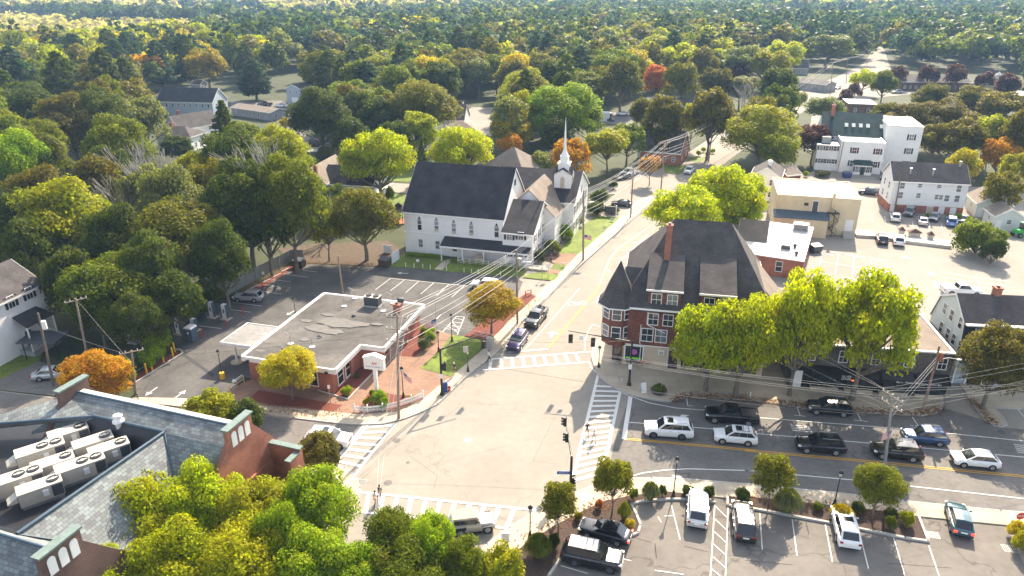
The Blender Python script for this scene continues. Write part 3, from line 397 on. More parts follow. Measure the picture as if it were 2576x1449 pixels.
# ================================================================== BUILDINGS
class House:
    def __init__(s, name, label, cat, A, B, z=0.0, group=None, ang=None):
        A = G(*A, z) if isinstance(A[0], str) else Vector(A); B = G(*B, z) if isinstance(B[0], str) else Vector(B)
        if ang is not None: u = Vector((math.cos(math.radians(ang)), math.sin(math.radians(ang)))); s.W = (B - A) @ u
        else: u = (B - A).normalized(); s.W = (B - A).length
        s.A, s.u, s.v = A, u, Vector((-u.y, u.x)); s.root = thing(name, label, cat, (A.x, A.y, 0), math.atan2(u.y, u.x), group)
    def loc(s, p): return Vector(((p - s.A) @ s.u, (p - s.A) @ s.v))
    def lg(s, c, x, y, z): return s.loc(G(c, x, y, z))
    def px(s, face, pos, c, x, y):
        """photo point on a wall plane -> (s along wall, height)"""
        if face in 'FB': B = s.A + s.v * pos; n = s.u
        else: B = s.A + s.u * pos; n = s.v
        return PL(c, x, y, B, n)
    def part(s, name, b, m, parent=None, label=None):
        o = b.build(name, m, parent or s.root)
        if label: o['label'] = label
        return o
    def fbox(s, b, face, pos, s0, s1, z0, z1, d0, d1):
        """box on a face: d measured outward"""
        if face == 'F': b.box(s0, s1, pos - d1, pos - d0, z0, z1)
        elif face == 'B': b.box(s0, s1, pos + d0, pos + d1, z0, z1)
        elif face == 'R': b.box(pos + d0, pos + d1, s0, s1, z0, z1)
        else: b.box(pos - d1, pos - d0, s0, s1, z0, z1)
    def ext(s, b, face, pos, poly, d0, d1):
        if face == 'F': b.extr([(p[0], pos - d0, p[1]) for p in poly], (0, -(d1 - d0), 0))
        elif face == 'R': b.extr([(pos + d0, p[0], p[1]) for p in poly], (d1 - d0, 0, 0))
        elif face == 'L': b.extr([(pos - d0, p[0], p[1]) for p in poly], (-(d1 - d0), 0, 0))
        else: b.extr([(p[0], pos + d0, p[1]) for p in poly], (0, d1 - d0, 0))
    def win(s, face, pos, c, z, w=.95, h=1.5, sh=False, arch=False, m=None, name='window', ac=False, bars=1, dark=None):
        """c = centre along wall, z = centre height"""
        t = .09; b = MB(); z0, z1 = z - h / 2, z + h / 2
        if arch:
            n = 8; k = h * .28 if arch == 1 else w / 2; sp = z1 - k
            def arc(g):
                r = []
                for i in range(n + 1):
                    a = math.pi * i / n; cx = math.cos(a); cz = math.sin(a)
                    if arch == 1: cz = 1 - abs(cx) ** 1.5
                    r.append((c + (w / 2 + g) * cx, sp + (k + g) * cz))
                return r
            outer = [(c - w / 2 - t, z0 - t), (c + w / 2 + t, z0 - t)] + arc(t); s.ext(b, face, pos, outer, 0, .05)
            o = s.part(name, b, m or M_['trim']); g = MB(); s.ext(g, face, pos, [(c - w / 2, z0), (c + w / 2, z0)] + arc(0), .04, .065); s.part('pane', g, dark or M_['glass'], o)
            if arch == 1:
                q = MB(); s.fbox(q, face, pos, c - w / 2, c + w / 2, sp - .05, sp + .04, .065, .08); s.fbox(q, face, pos, c - w / 2, c + w / 2, z - h * .12, z - h * .08, .065, .08)
                for i in range(-1, 2): s.fbox(q, face, pos, c + i * w * .28 - .015, c + i * w * .28 + .015, z - h * .1, z1 - k * .5, .065, .078)
                s.part('glazing_bars', q, M_['trim'], o)
        else:
            s.fbox(b, face, pos, c - w / 2 - t, c + w / 2 + t, z1, z1 + t, 0, .07); s.fbox(b, face, pos, c - w / 2 - t, c + w / 2 + t, z0 - t, z0, 0, .1)
            s.fbox(b, face, pos, c - w / 2 - t, c - w / 2, z0, z1, 0, .07); s.fbox(b, face, pos, c + w / 2, c + w / 2 + t, z0, z1, 0, .07)
            s.fbox(b, face, pos, c - w / 2, c + w / 2, z - .035, z + .035, .03, .062)
            if bars > 1:
                s.fbox(b, face, pos, c - .02, c + .02, z0, z - .036, .03, .058); s.fbox(b, face, pos, c - .02, c + .02, z + .036, z1, .03, .058)
            o = s.part(name, b, m or M_['trim']); g = MB(); s.fbox(g, face, pos, c - w / 2, c + w / 2, z0, z1, 0, .03); s.part('pane', g, dark or (M_['glassb'] if rnd.random() < .35 else M_['glass']), o)
        if sh:
            for d in (-1, 1):
                q = MB(); cc = c + d * (w / 2 + t + .24); s.fbox(q, face, pos, cc - .2, cc + .2, z0, z1, 0, .05)
                for i in range(6): s.fbox(q, face, pos, cc - .16, cc + .16, z0 + h * (i + .25) / 6, z0 + h * (i + .6) / 6, .05, .06)
                s.part('shutter', q, M_['shutter'])
        if ac:
            q = MB(); s.fbox(q, face, pos, c - .33, c + .33, z0 + .02, z0 + .45, .03, .4)
            for i in range(4): s.fbox(q, face, pos, c - .28, c + .28, z0 + .08 + i * .09, z0 + .12 + i * .09, .4, .415)
            s.part('window_air_conditioner', q, M_['hvac'], o)
    def grid(s, face, pos, a, b, n, zs, **k):
        for z in zs:
            for i in range(n): s.win(face, pos, a + (b - a) * (i + .5) / n, z, **k)
    def door(s, face, pos, c, h=2.1, w=1.0, m=None, z0=0.05):
        b = MB(); s.fbox(b, face, pos, c - w / 2 - .1, c + w / 2 + .1, z0, z0 + h + .1, 0, .05); o = s.part('door_frame', b, M_['trim'])
        b = MB(); s.fbox(b, face, pos, c - w / 2, c + w / 2, z0, z0 + h, .02, .06)
        for i in range(2): s.fbox(b, face, pos, c - w * .32, c + w * .32, z0 + .25 + i * h * .47, z0 + h * .42 + i * h * .47, .06, .075)
        o = s.part('door', b, m or M_['wht']); b = MB(); s.fbox(b, face, pos, c + w * .36, c + w * .42, z0 + 1, z0 + 1.08, .075, .12); s.part('handle', b, M_['steel'], o)
    def mass(s, x0, x1, y0, y1, prof, axis='x', wm=None, rm=None, oh=.35, wname='wall', rname='roof', trim=True, base=0.0, th=.16, rake=.25):
        """prof: points (t,z) across the ridge, from the front/left wall line to the back/right one"""
        a, b_ = (y0, y1) if axis == 'x' else (x0, x1); e0, e1 = (x0, x1) if axis == 'x' else (y0, y1)
        def P(t, e, z): return (e, t, z) if axis == 'x' else (t, e, z)
        w = MB(); poly = [(a, base)] + [(t, z - .02) for t, z in prof] + [(b_, base)]
        w.extr([P(t, e0, z) for t, z in poly], Vector(P(0, e1 - e0, 0))); wo = s.part(wname, w, wm)
        # roof sheets, with eaves continued outwards
        pr = list(prof)
        (t0, z0), (t1, z1) = pr[0], pr[1]; l = math.hypot(t1 - t0, z1 - z0); pr[0] = (t0 - (t1 - t0) / l * oh, z0 - (z1 - z0) / l * oh)
        (t0, z0), (t1, z1) = pr[-1], pr[-2]; l = math.hypot(t1 - t0, z1 - z0); pr[-1] = (t0 - (t1 - t0) / l * oh, z0 - (z1 - z0) / l * oh)
        r = MB(); f0, f1 = e0 - rake, e1 + rake
        for (ta, za), (tb, zb) in zip(pr, pr[1:]):
            r.extr([P(ta, f0, za + th), P(tb, f0, zb + th), P(tb, f1, zb + th), P(ta, f1, za + th)], (0, 0, -th + .01))
        ro = s.part(rname, r, rm)
        if trim:
            q = MB(); k = .03
            for (ta, za), (tb, zb) in zip(pr, pr[1:]):
                for f, dd in ((f0, -k), (f1, k)):
                    q.extr([P(ta, f, za + th + .01), P(tb, f, zb + th + .01), P(tb, f, zb - .12), P(ta, f, za - .12)], Vector(P(0, dd, 0)))
            for (t, z), d in ((pr[0], -1), (pr[-1], 1)):
                q.extr([P(t, f0, z + th + .005), P(t, f1, z + th + .005), P(t, f1, z - .1), P(t, f0, z - .1)], Vector(P(d * .05, 0, 0)))
            s.part('fascia', q, M_['trim'], ro)
        return wo, ro
    def gable(s, x0, x1, y0, y1, ze, zr, axis='x', **k):
        a, b_ = (y0, y1) if axis == 'x' else (x0, x1)
        return s.mass(x0, x1, y0, y1, [(a, ze), ((a + b_) / 2, zr), (b_, ze)], axis, **k)
    def hip(s, x0, x1, y0, y1, ze, zr, rx0, rx1, wm, rm, oh=.4, th=.16, wall=True, ym=None):
        if wall: w = MB(); w.box(x0, x1, y0, y1, 0, ze); s.part('wall', w, wm)
        ym = (y0 + y1) / 2 if ym is None else ym; X0, X1, Y0, Y1 = x0 - oh, x1 + oh, y0 - oh, y1 + oh; r = MB(); ez = ze - .1
        v = [(X0, Y0, ez), (X1, Y0, ez), (X1, Y1, ez), (X0, Y1, ez), (rx0, ym, zr), (rx1, ym, zr)]
        v += [(p[0], p[1], p[2] + th) for p in v[:4]] + [(rx0, ym, zr + th), (rx1, ym, zr + th)]
        r.add(v, [(3, 2, 1, 0), (0, 1, 7, 6), (1, 2, 8, 7), (2, 3, 9, 8), (3, 0, 6, 9), (6, 7, 11, 10), (7, 8, 11), (8, 9, 10, 11), (9, 6, 10)])
        ro = s.part('roof', r, rm); q = MB()
        for a in ((X0 - .03, X1 + .03, Y0 - .04, Y0), (X0 - .03, X1 + .03, Y1, Y1 + .04), (X0 - .04, X0, Y0, Y1), (X1, X1 + .04, Y0, Y1)): q.box(*a, ez - .08, ez + th + .01)
        s.part('fascia', q, M_['trim'], ro); return ro
    def flat(s, x0, x1, y0, y1, h, wm, rm, par=.35, cap=None, pw=.25):
        w = MB(); w.box(x0, x1, y0, y1, 0, h); s.part('wall', w, wm); w = MB(); w.box(x0 + pw, x1 - pw, y0 + pw, y1 - pw, h, h + .06); ro = s.part('roof', w, rm)
        q = MB(); q.box(x0 - .04, x1 + .04, y0 - .04, y0 + pw, h, h + par); q.box(x0 - .04, x1 + .04, y1 - pw, y1 + .04, h, h + par); q.box(x0 - .04, x0 + pw, y0 + pw, y1 - pw, h, h + par); q.box(x1 - pw, x1 + .04, y0 + pw, y1 - pw, h, h + par)
        s.part('parapet', q, cap or M_['trim'], ro)
    def chimney(s, x, y, z0, z1, w=.7, m=None, d=None):
        b = MB(); d = d or w; b.box(x - w / 2, x + w / 2, y - d / 2, y + d / 2, z0, z1); b.box(x - w / 2 - .08, x + w / 2 + .08, y - d / 2 - .08, y + d / 2 + .08, z1, z1 + .18)
        o = s.part('chimney', b, m or M_['brick']); b = MB(); b.box(x - .15, x + .15, y - .15, y + .15, z1 + .18, z1 + .4); s.part('flue', b, M_['dkgrey'], o)
# ------------------------------------------------------------------ white church with steeple
z = 7.9
C = House('church', 'large white clapboard church with dark roofs and a slender steeple on the main street', 'church', ('c1', 85, 850), ('c1', 965, 925), z=z)
W = C.W
C.mass(0, W, 0, 15.6, [(0, z), (2.4, 10.3), (7.8, 15.2), (13.2, 10.3), (15.6, z)], 'x', wm=M_['wht'], rm=M_['roof'])
b = MB(); b.box(-.06, W + .02, -.1, 0, 3.95, 4.12); C.part('belt_course', b, M_['trim'])
for qx, qy, ac in ((227, 955, 0), (377, 965, 1), (530, 985, 1), (685, 1000, 1), (908, 1018, 0)):
    c, zz = C.px('F', 0, 'c1', qx, qy); C.win('F', 0, c, zz, .72, 2.6, arch=1, ac=bool(ac), dark=M_['glassb'] if ac else M_['glass'])
for qx, qy in ((238, 1133), (387, 1148), (540, 1183)):
    c, zz = C.px('F', 0, 'c1', qx, qy); C.win('F', 0, c, zz, .8, 1.5 if qx != 540 else .9)
b = MB(); C.fbox(b, 'R', W, 7.3, 8.3, 12.1, 13.2, .02, .08); C.part('gable_louvre', b, M_['shutter'])
# front annexe with its own gable to the street
ax0, ax1 = W + .15, W + 5.6
C.gable(ax0, ax1, -.9, 14.2, 5.9, 9.7, 'x', wm=M_['wht'], rm=M_['roof'], rname='annexe_roof', wname='annexe_wall')
for qx in (1020, 1122): c, zz = C.px('F', -.9, 'c1', qx, 1072); C.win('F', -.9, c, zz, .9, 1.35, sh=True, bars=2)
for qx in (1030, 1125): c, zz = C.px('F', -.9, 'c1', qx, 1232); C.win('F', -.9, c, zz, .95, .85, sh=True)
for i in range(4):
    for zz in (4.7, 1.9): C.win('R', ax1, 1.0 + i * 3.2, zz, .9, 1.4, sh=True, bars=2)
C.win('R', ax1, 6.6, 7.7, .5, .8, arch=2)
# middle section, tan roof, ridge along the street
C.mass(W - 2.5, W + 7.6, 8.0, 20, [(W - 2.5, 6.6), (W + 2.6, 11.3), (W + 7.6, 6.6)], 'y', wm=M_['wht'], rm=M_['rooft'], rname='middle_roof', wname='middle_wall', trim=False)
for i in range(6):
    for zz in (5.2, 2.2): C.win('R', W + 7.6, 14.6 + i * .95 - .6 * 0, zz, .6, 1.3, sh=False, bars=2)
# far block with the steeple
C.gable(W - 7, W + 9.6, 15.5, 31, 7.3, 11.6, 'x', wm=M_['wht'], rm=M_['roof'], rname='front_roof', wname='front_wall')
for i in range(5):
    for zz in (5.6, 2.3): C.win('R', W + 9.6, 17 + i * 2.9, zz, .9, 1.7, sh=True, bars=2)
C.win('R', W + 9.6, 23.2, 8.2, .8, 1.6, arch=2)
sx, sy = W + 6.6, 20.3; ob = thing('t', 'x', 'x'); bpy.data.objects.remove(ob)
ts, te = 1.65, 11.9
b = MB(); b.box(sx - ts, sx + ts, sy - ts, sy + ts, 8.0, te)
b.extr([(sx - ts, sy - ts - .05, te), (sx + ts, sy - ts - .05, te), (sx, sy - ts - .05, te + 1)], (0, 2 * ts + .1, 0)); b.extr([(sx - ts - .05, sy - ts, te), (sx - ts - .05, sy + ts, te), (sx - ts - .05, sy, te + 1)], (2 * ts + .1, 0, 0))
st = C.part('tower', b, M_['trim'])
b = MB()
for a in range(4):
    M = Matrix.Translation((sx, sy, 0)) @ Matrix.Rotation(a * math.pi / 2, 4, 'Z')
    b.extr([(-2, -1.95, te - .1), (0, -1.95, te + 1.2), (0, 0, te + 1.2)], (0, 0, .1), M); b.extr([(2, -1.95, te - .1), (0, -1.95, te + 1.2), (0, 0, te + 1.2)], (0, 0, .1), M)
C.part('tower_roof', b, M_['roof'], st)
b = MB(); b.box(sx - 1.05, sx + 1.05, sy - 1.05, sy + 1.05, te + .5, te + 1.9); b.box(sx - 1.2, sx + 1.2, sy - 1.2, sy + 1.2, te + 1.9, te + 2.1); b.box(sx - .75, sx + .75, sy - .75, sy + .75, te + 2.1, te + 3.3)
b.lathe([(.95, te + 3.3), (.8, te + 3.45), (.62, te + 3.7), (.36, te + 4.3), (.3, te + 4.6), (.24, te + 6.4), (.03, te + 10.6)], 8, Matrix.Translation((sx, sy, 0))); C.part('spire', b, M_['trim'], st)
for fc, cc, pp in (('F', sx, sy - ts), ('R', sy, sx + ts)): b = MB(); C.ext(b, fc, pp, [(cc - .4, 9.2), (cc + .4, 9.2), (cc + .4, 11), (cc + .26, 11.4), (cc, 11.5), (cc - .26, 11.4), (cc - .4, 11)], .02, .1); C.part('louvre', b, M_['tan'], st)
# side porch with posts and rail
c0, z0 = C.px('F', -2.6, 'c1', 405, 1135); c1, z1 = C.px('F', -2.6, 'c1', 1190, 1195)
b = MB(); b.extr([(c0, -2.7, 2.75), (c1, -2.7, 2.75), (c1, 0, 3.75), (c0, 0, 3.75)], (0, 0, .12)); pr = C.part('porch_roof', b, M_['roof'])
b = MB(); b.box(c0 - .05, c1 + .05, -2.78, -2.7, 2.6, 2.88); C.part('fascia', b, M_['trim'], pr)
for i in range(5):
    b = MB(); xx = c0 + .2 + (c1 - c0 - .4) * i / 4; b.box(xx - .08, xx + .08, -2.6, -2.44, 0, 2.65); b.box(xx - .13, xx + .13, -2.65, -2.39, 0, .2); C.part('porch_post', b, M_['trim'])
b = MB(); xx = c0 + 3.4
for zz in (.45, .75, 1.05): b.box(xx, c1 + 3.5, -2.95, -2.9, zz, zz + .06)
k = xx
while k < c1 + 3.5: b.box(k, k + .07, -2.96, -2.89, 0, 1.1); k += 1.15
C.part('handrail', b, M_['trim'])
b = MB(); b.box(c0 + 3.4, c1 + 3.4, -2.8, -.95, .05, .35); C.part('ramp', b, M_['walk'])
C.door('F', 0, c0 + 5.3, m=M_['trim'], z0=.36); C.door('F', 0, c0 + 9.2, m=M_['trim'], z0=.36)
b = MB(); b.box(c0 + 6.1, c0 + 7.6, -1.6, -1.2, .36, .95); b.box(c0 + 6.1, c0 + 7.6, -1.3, -1.15, .95, 1.3); tag_b = b
bo = b.build('bench', M_['tan']); bo.matrix_world = Matrix.Translation(V3(C.A)) @ Matrix.Rotation(math.atan2(C.u.y, C.u.x), 4, 'Z'); tag(bo, 'tan bench under the side porch of the white church', 'bench')
# hall behind the church
Hh = House('church_hall', 'hall with a tan hipped roof showing behind the church ridge', 'building', ('c1', 785, 462), ('c1', 1140, 512), z=7)
Hh.hip(0, Hh.W, 0, 10, 7, 11.2, Hh.W / 2 - .3, Hh.W / 2 + .3, M_['wht'], M_['rooft'])
Hh.grid('F', 0, .5, Hh.W - .5, 4, (4.5,))
# ------------------------------------------------------------------ bank
zb = 3.55
K = House('bank_building', 'single storey red brick bank with a flat grey roof and broad white fascia', 'bank', ('6a', 70, 1110), ('6a', 685, 1190), z=zb, ang=-15.5)
W = K.W; q = K.lg('6a', 640, 715, zb); r = K.lg('6a', 1225, 792, zb); n1 = K.lg('6a', 940, 1055, zb); n2 = K.lg('6a', 845, 1040, zb)
xr = r.x; dep = q.y; W2 = W - .2; ny = (n1.y + n2.y) / 2
wall = [(0.5, .6), (W2 - .6, .6), (W2 - .6, ny + .4), (xr - .7, ny + .4), (xr - .7, dep - .5), (.5, dep - .5)]
b = MB(); b.prism(wall, 0, zb - .45); K.part('wall', b, M_['brick'])
ro = [(0, 0), (W2, 0), (W2, ny), (xr, ny), (xr, dep), (0, dep)]
b = MB(); b.prism(ro, zb - .6, zb); K.part('fascia_band', b, M_['trim'])
ri = [(.3, .3), (W2 - .3, .3), (W2 - .3, ny + .3), (xr - .3, ny + .3), (xr - .3, dep - .3), (.3, dep - .3)]
b = MB(); b.prism(ri, zb, zb + .012); rf = K.part('roof', b, M_['membrane'])
b = MB()
for (xa, ya), (xb, yb) in zip(ro, ro[1:] + ro[:1]):
    d = Vector((xb - xa, yb - ya)); M = Matrix.Translation((xa, ya, 0)) @ Matrix.Rotation(math.atan2(d.y, d.x), 4, 'Z'); b.box(-.08, d.length + .08, -.08, .12, zb - .08, zb + .1, M)
K.part('roof_edge', b, M_['trim'], rf)
patch = mat('pale_roof_patch', (.135, .125, .113), .85, .15, 1.5)
b = MB()
for qx, qy, rr in ((485, 887, .8), (560, 935, 1.6), (650, 900, 2.0), (720, 905, 2.2), (800, 905, 1.4), (640, 955, 1.5), (250, 1015, .9), (470, 1005, .8), (700, 885, 1.2), (195, 1075, .6), (620, 850, .8), (930, 910, .7)):
    p = K.lg('6a', qx, qy, zb); pts = []
    for i in range(14):
        a = i / 14 * 6.283; k = rr * (.7 + .5 * rnd.random()); pts.append((p.x + k * math.cos(a) * 1.2, p.y + k * math.sin(a) * .6, zb + .02 + .0001 * qx))
    b = MB(); b.add(pts, [tuple(range(14))]); K.part('roof_repair', b, patch, rf)
for c in (1.6, 9.0): pass
# windows of the bank front and corner, with white panels
b = MB()
fw = [(5.6, 7.0), (7.1, 8.5), (8.6, 10.1)]
for a, e in fw:
    if e < W2 - 1: K.win('F', .6, (a + e) / 2, 1.75, e - a - .15, 2.3, name='window', bars=1)
for a in (2.0, 4.0): K.win('R', W2 - .6, a, 1.7, 1.3, 2.2)
for i in range(4): K.win('R', xr - .7, ny + 2.0 + i * 1.5, 1.5, 1.3, 2.4, name='entrance_window', m=M_['steel'])
for (x, y) in ((W2 - 1.0, .15), (W2 - .75, ny - 2.4)):
    b = MB(); b.box(x - .45, x + .45, y, y + .7, 0, zb - .6); K.part('brick_pier', b, M_['brick'])
for qx in (125, 310, 610): c, _ = K.px('F', 0, '6a', qx, 1200); b = MB(); b.box(c - .18, c + .18, -.22, 0, zb - .6, zb - .35); b.box(c - .12, c + .12, -.32, -.22, zb - .56, zb - .42); K.part('floodlight', b, M_['black'])
# drive-through canopy
pL = K.lg('6a', 0, 1045, 3.0); pT = K.lg('6a', 90, 940, 3.0); p1 = K.lg('6a', 280, 962, 3.0)
b = MB(); b.box(-5.4, .02, 3.4, 9.2, 2.85, 3.1); b.box(-5.5, .02, 3.3, 3.4, 2.8, 3.2); b.box(-5.5, -5.4, 3.4, 9.2, 2.8, 3.2); b.box(-5.5, .02, 9.2, 9.3, 2.8, 3.2); cn = K.part('canopy', b, M_['trim'])
b = MB(); b.box(-5.38, -.02, 3.42, 6.2, 3.1, 3.125); b.box(-5.38, -.02, 6.3, 9.18, 3.1, 3.125); K.part('canopy_roof', b, mat('weathered_canopy_sheet', (.21, .20, .19), .8, .15, 1.5, stain=.2), cn)
b = MB(); b.box(-4.0, -3.8, 3.9, 4.1, 0, 2.85); K.part('canopy_post', b, M_['trim']); b = MB(); b.tube((-3.9, 4.0, 0), (-3.9, 4.0, .16), .8, n=16); K.part('island', b, M_['walk'])
# roof gear
def on(K, c, x, y, z): p = K.lg(c, x, y, z); return p.x, p.y
x, y = on(K, '6a', 905, 790, zb); r = thing('rooftop_unit', 'grey twin fan air conditioning unit on the bank roof', 'air conditioner', V3(K.A + K.u * x + K.v * y, zb), math.radians(-15.5))
b = MB(); b.box(-1.1, 1.1, -.6, .6, .2, 1.5); b.build('casing', M_['dkgrey'], r); b = MB(); b.box(-1.2, 1.2, -.7, .7, .02, .2); b.build('base', M_['kerb'], r); b = MB(); b.box(-1.15, 1.15, -.65, .65, 1.5, 1.56); b.build('top_panel', M_['hvac'], r)
for d in (-.55, .55): b = MB(); b.tube((d, 0, 1.56), (d, 0, 1.72), .42, n=16); b.build('fan', M_['black'], r)
x, y = on(K, '6a', 1058, 830, zb); K.chimney(x, y, zb, zb + 1.1, .95, d=.7)
x, y = on(K, '6a', 1080, 780, zb); p = K.A + K.u * x + K.v * y; b = MB(); b.lathe([(.25, 0), (.25, .35), (.5, .45), (.5, .9), (.3, 1.0)], 14); o = b.build('exhaust_fan', M_['dkgrey']); o.location = V3(p, zb); tag(o, 'round dark exhaust fan by the brick stack on the bank roof', 'fan')
for i, (qx, qy) in enumerate(((722, 795), (790, 745), (1030, 775), (968, 825), (385, 1032), (520, 1052))):
    x, y = on(K, '6a', qx, qy, zb); b = MB(); b.tube((x, y, zb + .01), (x, y, zb + .1), .42, n=14); b.tube((x, y, zb + .1), (x, y, zb + 1.3), .04, n=6); b.tube((x, y, zb + 1.25), (x + (1.4 if i in (0, 3, 5) else -1.4), y + .9, zb + 1.25), .035, n=6); K.part('roof_railing', b, M_['steel'])
for qx, qy in ((783, 857), (568, 988)):
    x, y = on(K, '6a', qx, qy, zb); b = MB(); b.lathe([(.35, 0), (.3, .15), (.12, .3)], 10, Matrix.Translation((x, y, zb + .01))); K.part('roof_vent', b, M_['dkgrey'])
# ------------------------------------------------------------------ corner block with turret
T = House('corner_building', 'brown shingled corner building with a pointed turret and steep charcoal roof', 'building', ('c2', 225, 1180), ('c2', 520, 1225), ang=-12)
WC, DC = 17.6, 19.0; ze = 8.5
b = MB(); b.box(0, WC, 0, DC, 0, 3.1); T.part('ground_floor_wall', b, M_['tan'])
b = MB(); b.box(-.03, WC + .03, -.03, DC + .03, 3.1, ze); T.part('wall', b, M_['shingle'])
T.hip(0, WC, 0, DC, ze, 17.2, 5.3, 12.6, None, M_['roofg'], oh=.7, wall=False, ym=9.4)
T.mass(-.2, 7, 0, 8, [(0, 8.5), (4.1, 12.0), (8, 8.5)], 'x', wm=M_['shingle'], rm=M_['roofg'], oh=.7, wname='side_gable_wall', rname='side_roof', trim=False, base=5)
# eaves brackets
b = MB()
for i in range(9): b.box(2.2 + i * .35, 2.32 + i * .35, -.5, -.03, ze - .35, ze - .2)
T.part('eave_brackets', b, M_['trim'])
for i, (dx0, dx1) in enumerate(((2.75, 6.75), (9.15, 13.1))):
    de = 11.0; b = MB(); b.extr([(dx0, -.06, ze - .3), (dx0, -.06, de), (dx0, 3.0, de + .9), (dx0, 3.0, ze - .3)], (dx1 - dx0, 0, 0)); dm = T.part('dormer', b, M_['shingle'])
    b = MB(); b.extr([(dx0 - .25, -.5, de - .05), (dx1 + .25, -.5, de - .05), (dx1 + .25, 5.3, de + 2.75), (dx0 - .25, 5.3, de + 2.75)], (0, 0, .15)); T.part('dormer_roof', b, M_['roofg'], dm)
    b = MB(); b.box(dx0 - .28, dx1 + .28, -.56, -.5, de - .12, de + .12); T.part('dormer_fascia', b, M_['trim'], dm)
    for k in (1.05, 3.0): T.win('F', -.06, dx0 + k, 9.65, 1.15, 1.5, bars=2, dark=M_['glassb'] if k > 2 and i == 0 else None)
for c, zz, w in ((3.6, 6.9, 1.15), (5.45, 6.9, 1.15), (10.2, 6.9, 1.15), (12.1, 6.9, 1.15)): T.win('F', -.03, c, zz, w, 1.5, bars=2)
for c in (3.0, 4.75, 9.8, 11.6, 14.8): T.win('F', -.03, c, 4.6, 1.35, 1.7, bars=2)
for i in range(5):
    for zz in (4.6, 7.0): T.win('L', 0, 3.5 + i * 3.2, zz, 1.0, 1.6); T.win('R', WC + .03, 3.5 + i * 3.2, zz, 1.0, 1.6)
p = T.px('F', 4.2, 'c2', 583, 350); q = T.px('F', 4.2, 'c2', 592, 130)
T.chimney(4.7, 4.6, 12.0, 17.9, .75); b = MB(); b.box(4.25, 5.15, 4.1, 4.35, 12.2, 12.75); T.part('chimney_flashing', b, M_['steel'])
# right wing under a continued slope
b = MB(); b.extr([(WC, 4.5, 0), (WC, 4.5, 8.2), (WC + 3.3, 4.5, 5.6), (WC + 3.3, 4.5, 0)], (0, 11, 0)); T.part('wing_wall', b, M_['shingle'])
b = MB(); b.extr([(15.0, 4.2, 12.6), (15.0, 15.5, 12.6), (WC + 3.8, 15.5, 5.3), (WC + 3.8, 4.2, 5.3)], (0, 0, .2)); T.part('wing_roof', b, M_['rooft'])  # paler shingles than the main roof: the slope's bright lit side put into colour
# turret
tc = Vector((-.95, 1.3)); tr = 2.05; M = Matrix.Translation((tc.x, tc.y, 0)) @ Matrix.Rotation(math.pi / 8, 4, 'Z')
b = MB(); b.lathe([(tr, 2.9), (tr, ze)], 8, M); 
for i in range(len(b.sm)): b.sm[i] = False
tu = T.part('turret', b, M_['shingle'])
b = MB(); b.lathe([(tr + .75, ze - .1), (tr + .05, ze + .75), (tr - .6, ze + 2.4), (.35, 13.2), (.05, 14.0)], 8, M)
for i in range(len(b.sm)): b.sm[i] = False
T.part('turret_roof', b, M_['roofg'], tu)
b = MB(); b.lathe([(tr + .8, ze - .22), (tr + .8, ze - .08)], 8, M); T.part('turret_fascia', b, M_['trim'], tu)
for face in range(8):
    an = face * math.pi / 4; 
    if face in (0, 1, 2): continue
    for zz in (4.75, 7.35):
        FM = Matrix.Translation((tc.x, tc.y, zz)) @ Matrix.Rotation(an, 4, 'Z'); ap = tr * math.cos(math.pi / 8); b = MB()
        for a in ((-.62, .62, -.85, -.75), (-.62, .62, .75, .85), (-.62, -.52, -.75, .75), (.52, .62, -.75, .75), (-.52, .52, -.03, .03)): b.box(ap, ap + .07, *a, FM)
        o = T.part('window', b, M_['trim'], tu); 
        b = MB(); b.box(ap, ap + .03, -.52, .52, -.75, .75, FM); T.part('turret_pane', b, M_['glassb'] if face == 5 else M_['glass'], tu)
b = MB(); b.prism([(-1.4, 1.3), (-1.4, 3.0), (.3, 3.0), (.3, .1), (-.2, .05), (-1.0, .55)], 0, 2.95); T.part('entrance_bay', b, M_['tan'])
dm_ = mat('dark_red_wood', (.13, .03, .02), .5, .1)
DMx = Matrix.Translation((-.62, .28, 0)) @ Matrix.Rotation(math.radians(-32), 4, 'Z')
b = MB(); b.box(-.75, -.6, -.12, .0, 0, 2.7, DMx); b.box(.6, .75, -.12, 0, 0, 2.7, DMx); b.box(-.6, .6, -.12, 0, 2.45, 2.7, DMx); o = T.part('shop_door', b, dm_); b = MB(); b.box(-.6, .6, -.05, -.02, .1, 2.45, DMx); T.part('door_glass', b, M_['glass'], o)
b = MB(); T.fbox(b, 'F', 0, .25, 2.75, .75, 2.9, 0, .08); sw = T.part('shop_window', b, M_['trim']); b = MB(); T.fbox(b, 'F', 0, .4, 2.6, .85, 2.8, .08, .1); T.part('pane', b, M_['glass'], sw)
b = MB(); T.fbox(b, 'F', 0, .55, 2.5, .98, 1.22, .1, .115); T.part('window_banner', b, mat('lime_green_vinyl', (.15, .7, .02), .4, .02), sw)
b = MB(); b.tube((1.55, -.12, 2.0), (1.55, -.1, 2.0), .38, n=20); T.part('window_emblem', b, mat('magenta_vinyl', (.45, .12, .45), .4, .02), sw)
me = text_mesh('S', .55, M_['black']); o = bpy.data.objects.new('emblem_letter', me); COL.objects.link(o); o.parent = sw; o.location = (1.55, -.125, 2.0); o.rotation_euler = (math.pi / 2, 0, 0)
b = MB(); T.fbox(b, 'F', 0, 4.6, 5.35, 2.0, 2.6, .0, .3); b2 = T.part('wall_air_conditioner', b, M_['trim']); b = MB(); T.fbox(b, 'F', 0, 4.7, 5.25, 2.08, 2.52, .3, .31); T.part('grille', b, M_['steel'], b2)
b = MB(); T.fbox(b, 'F', 0, 5.95, 7.1, .1, 2.6, 0, .06); T.part('side_door', b, mat('plum_paint', (.04, .015, .04), .5, .05))
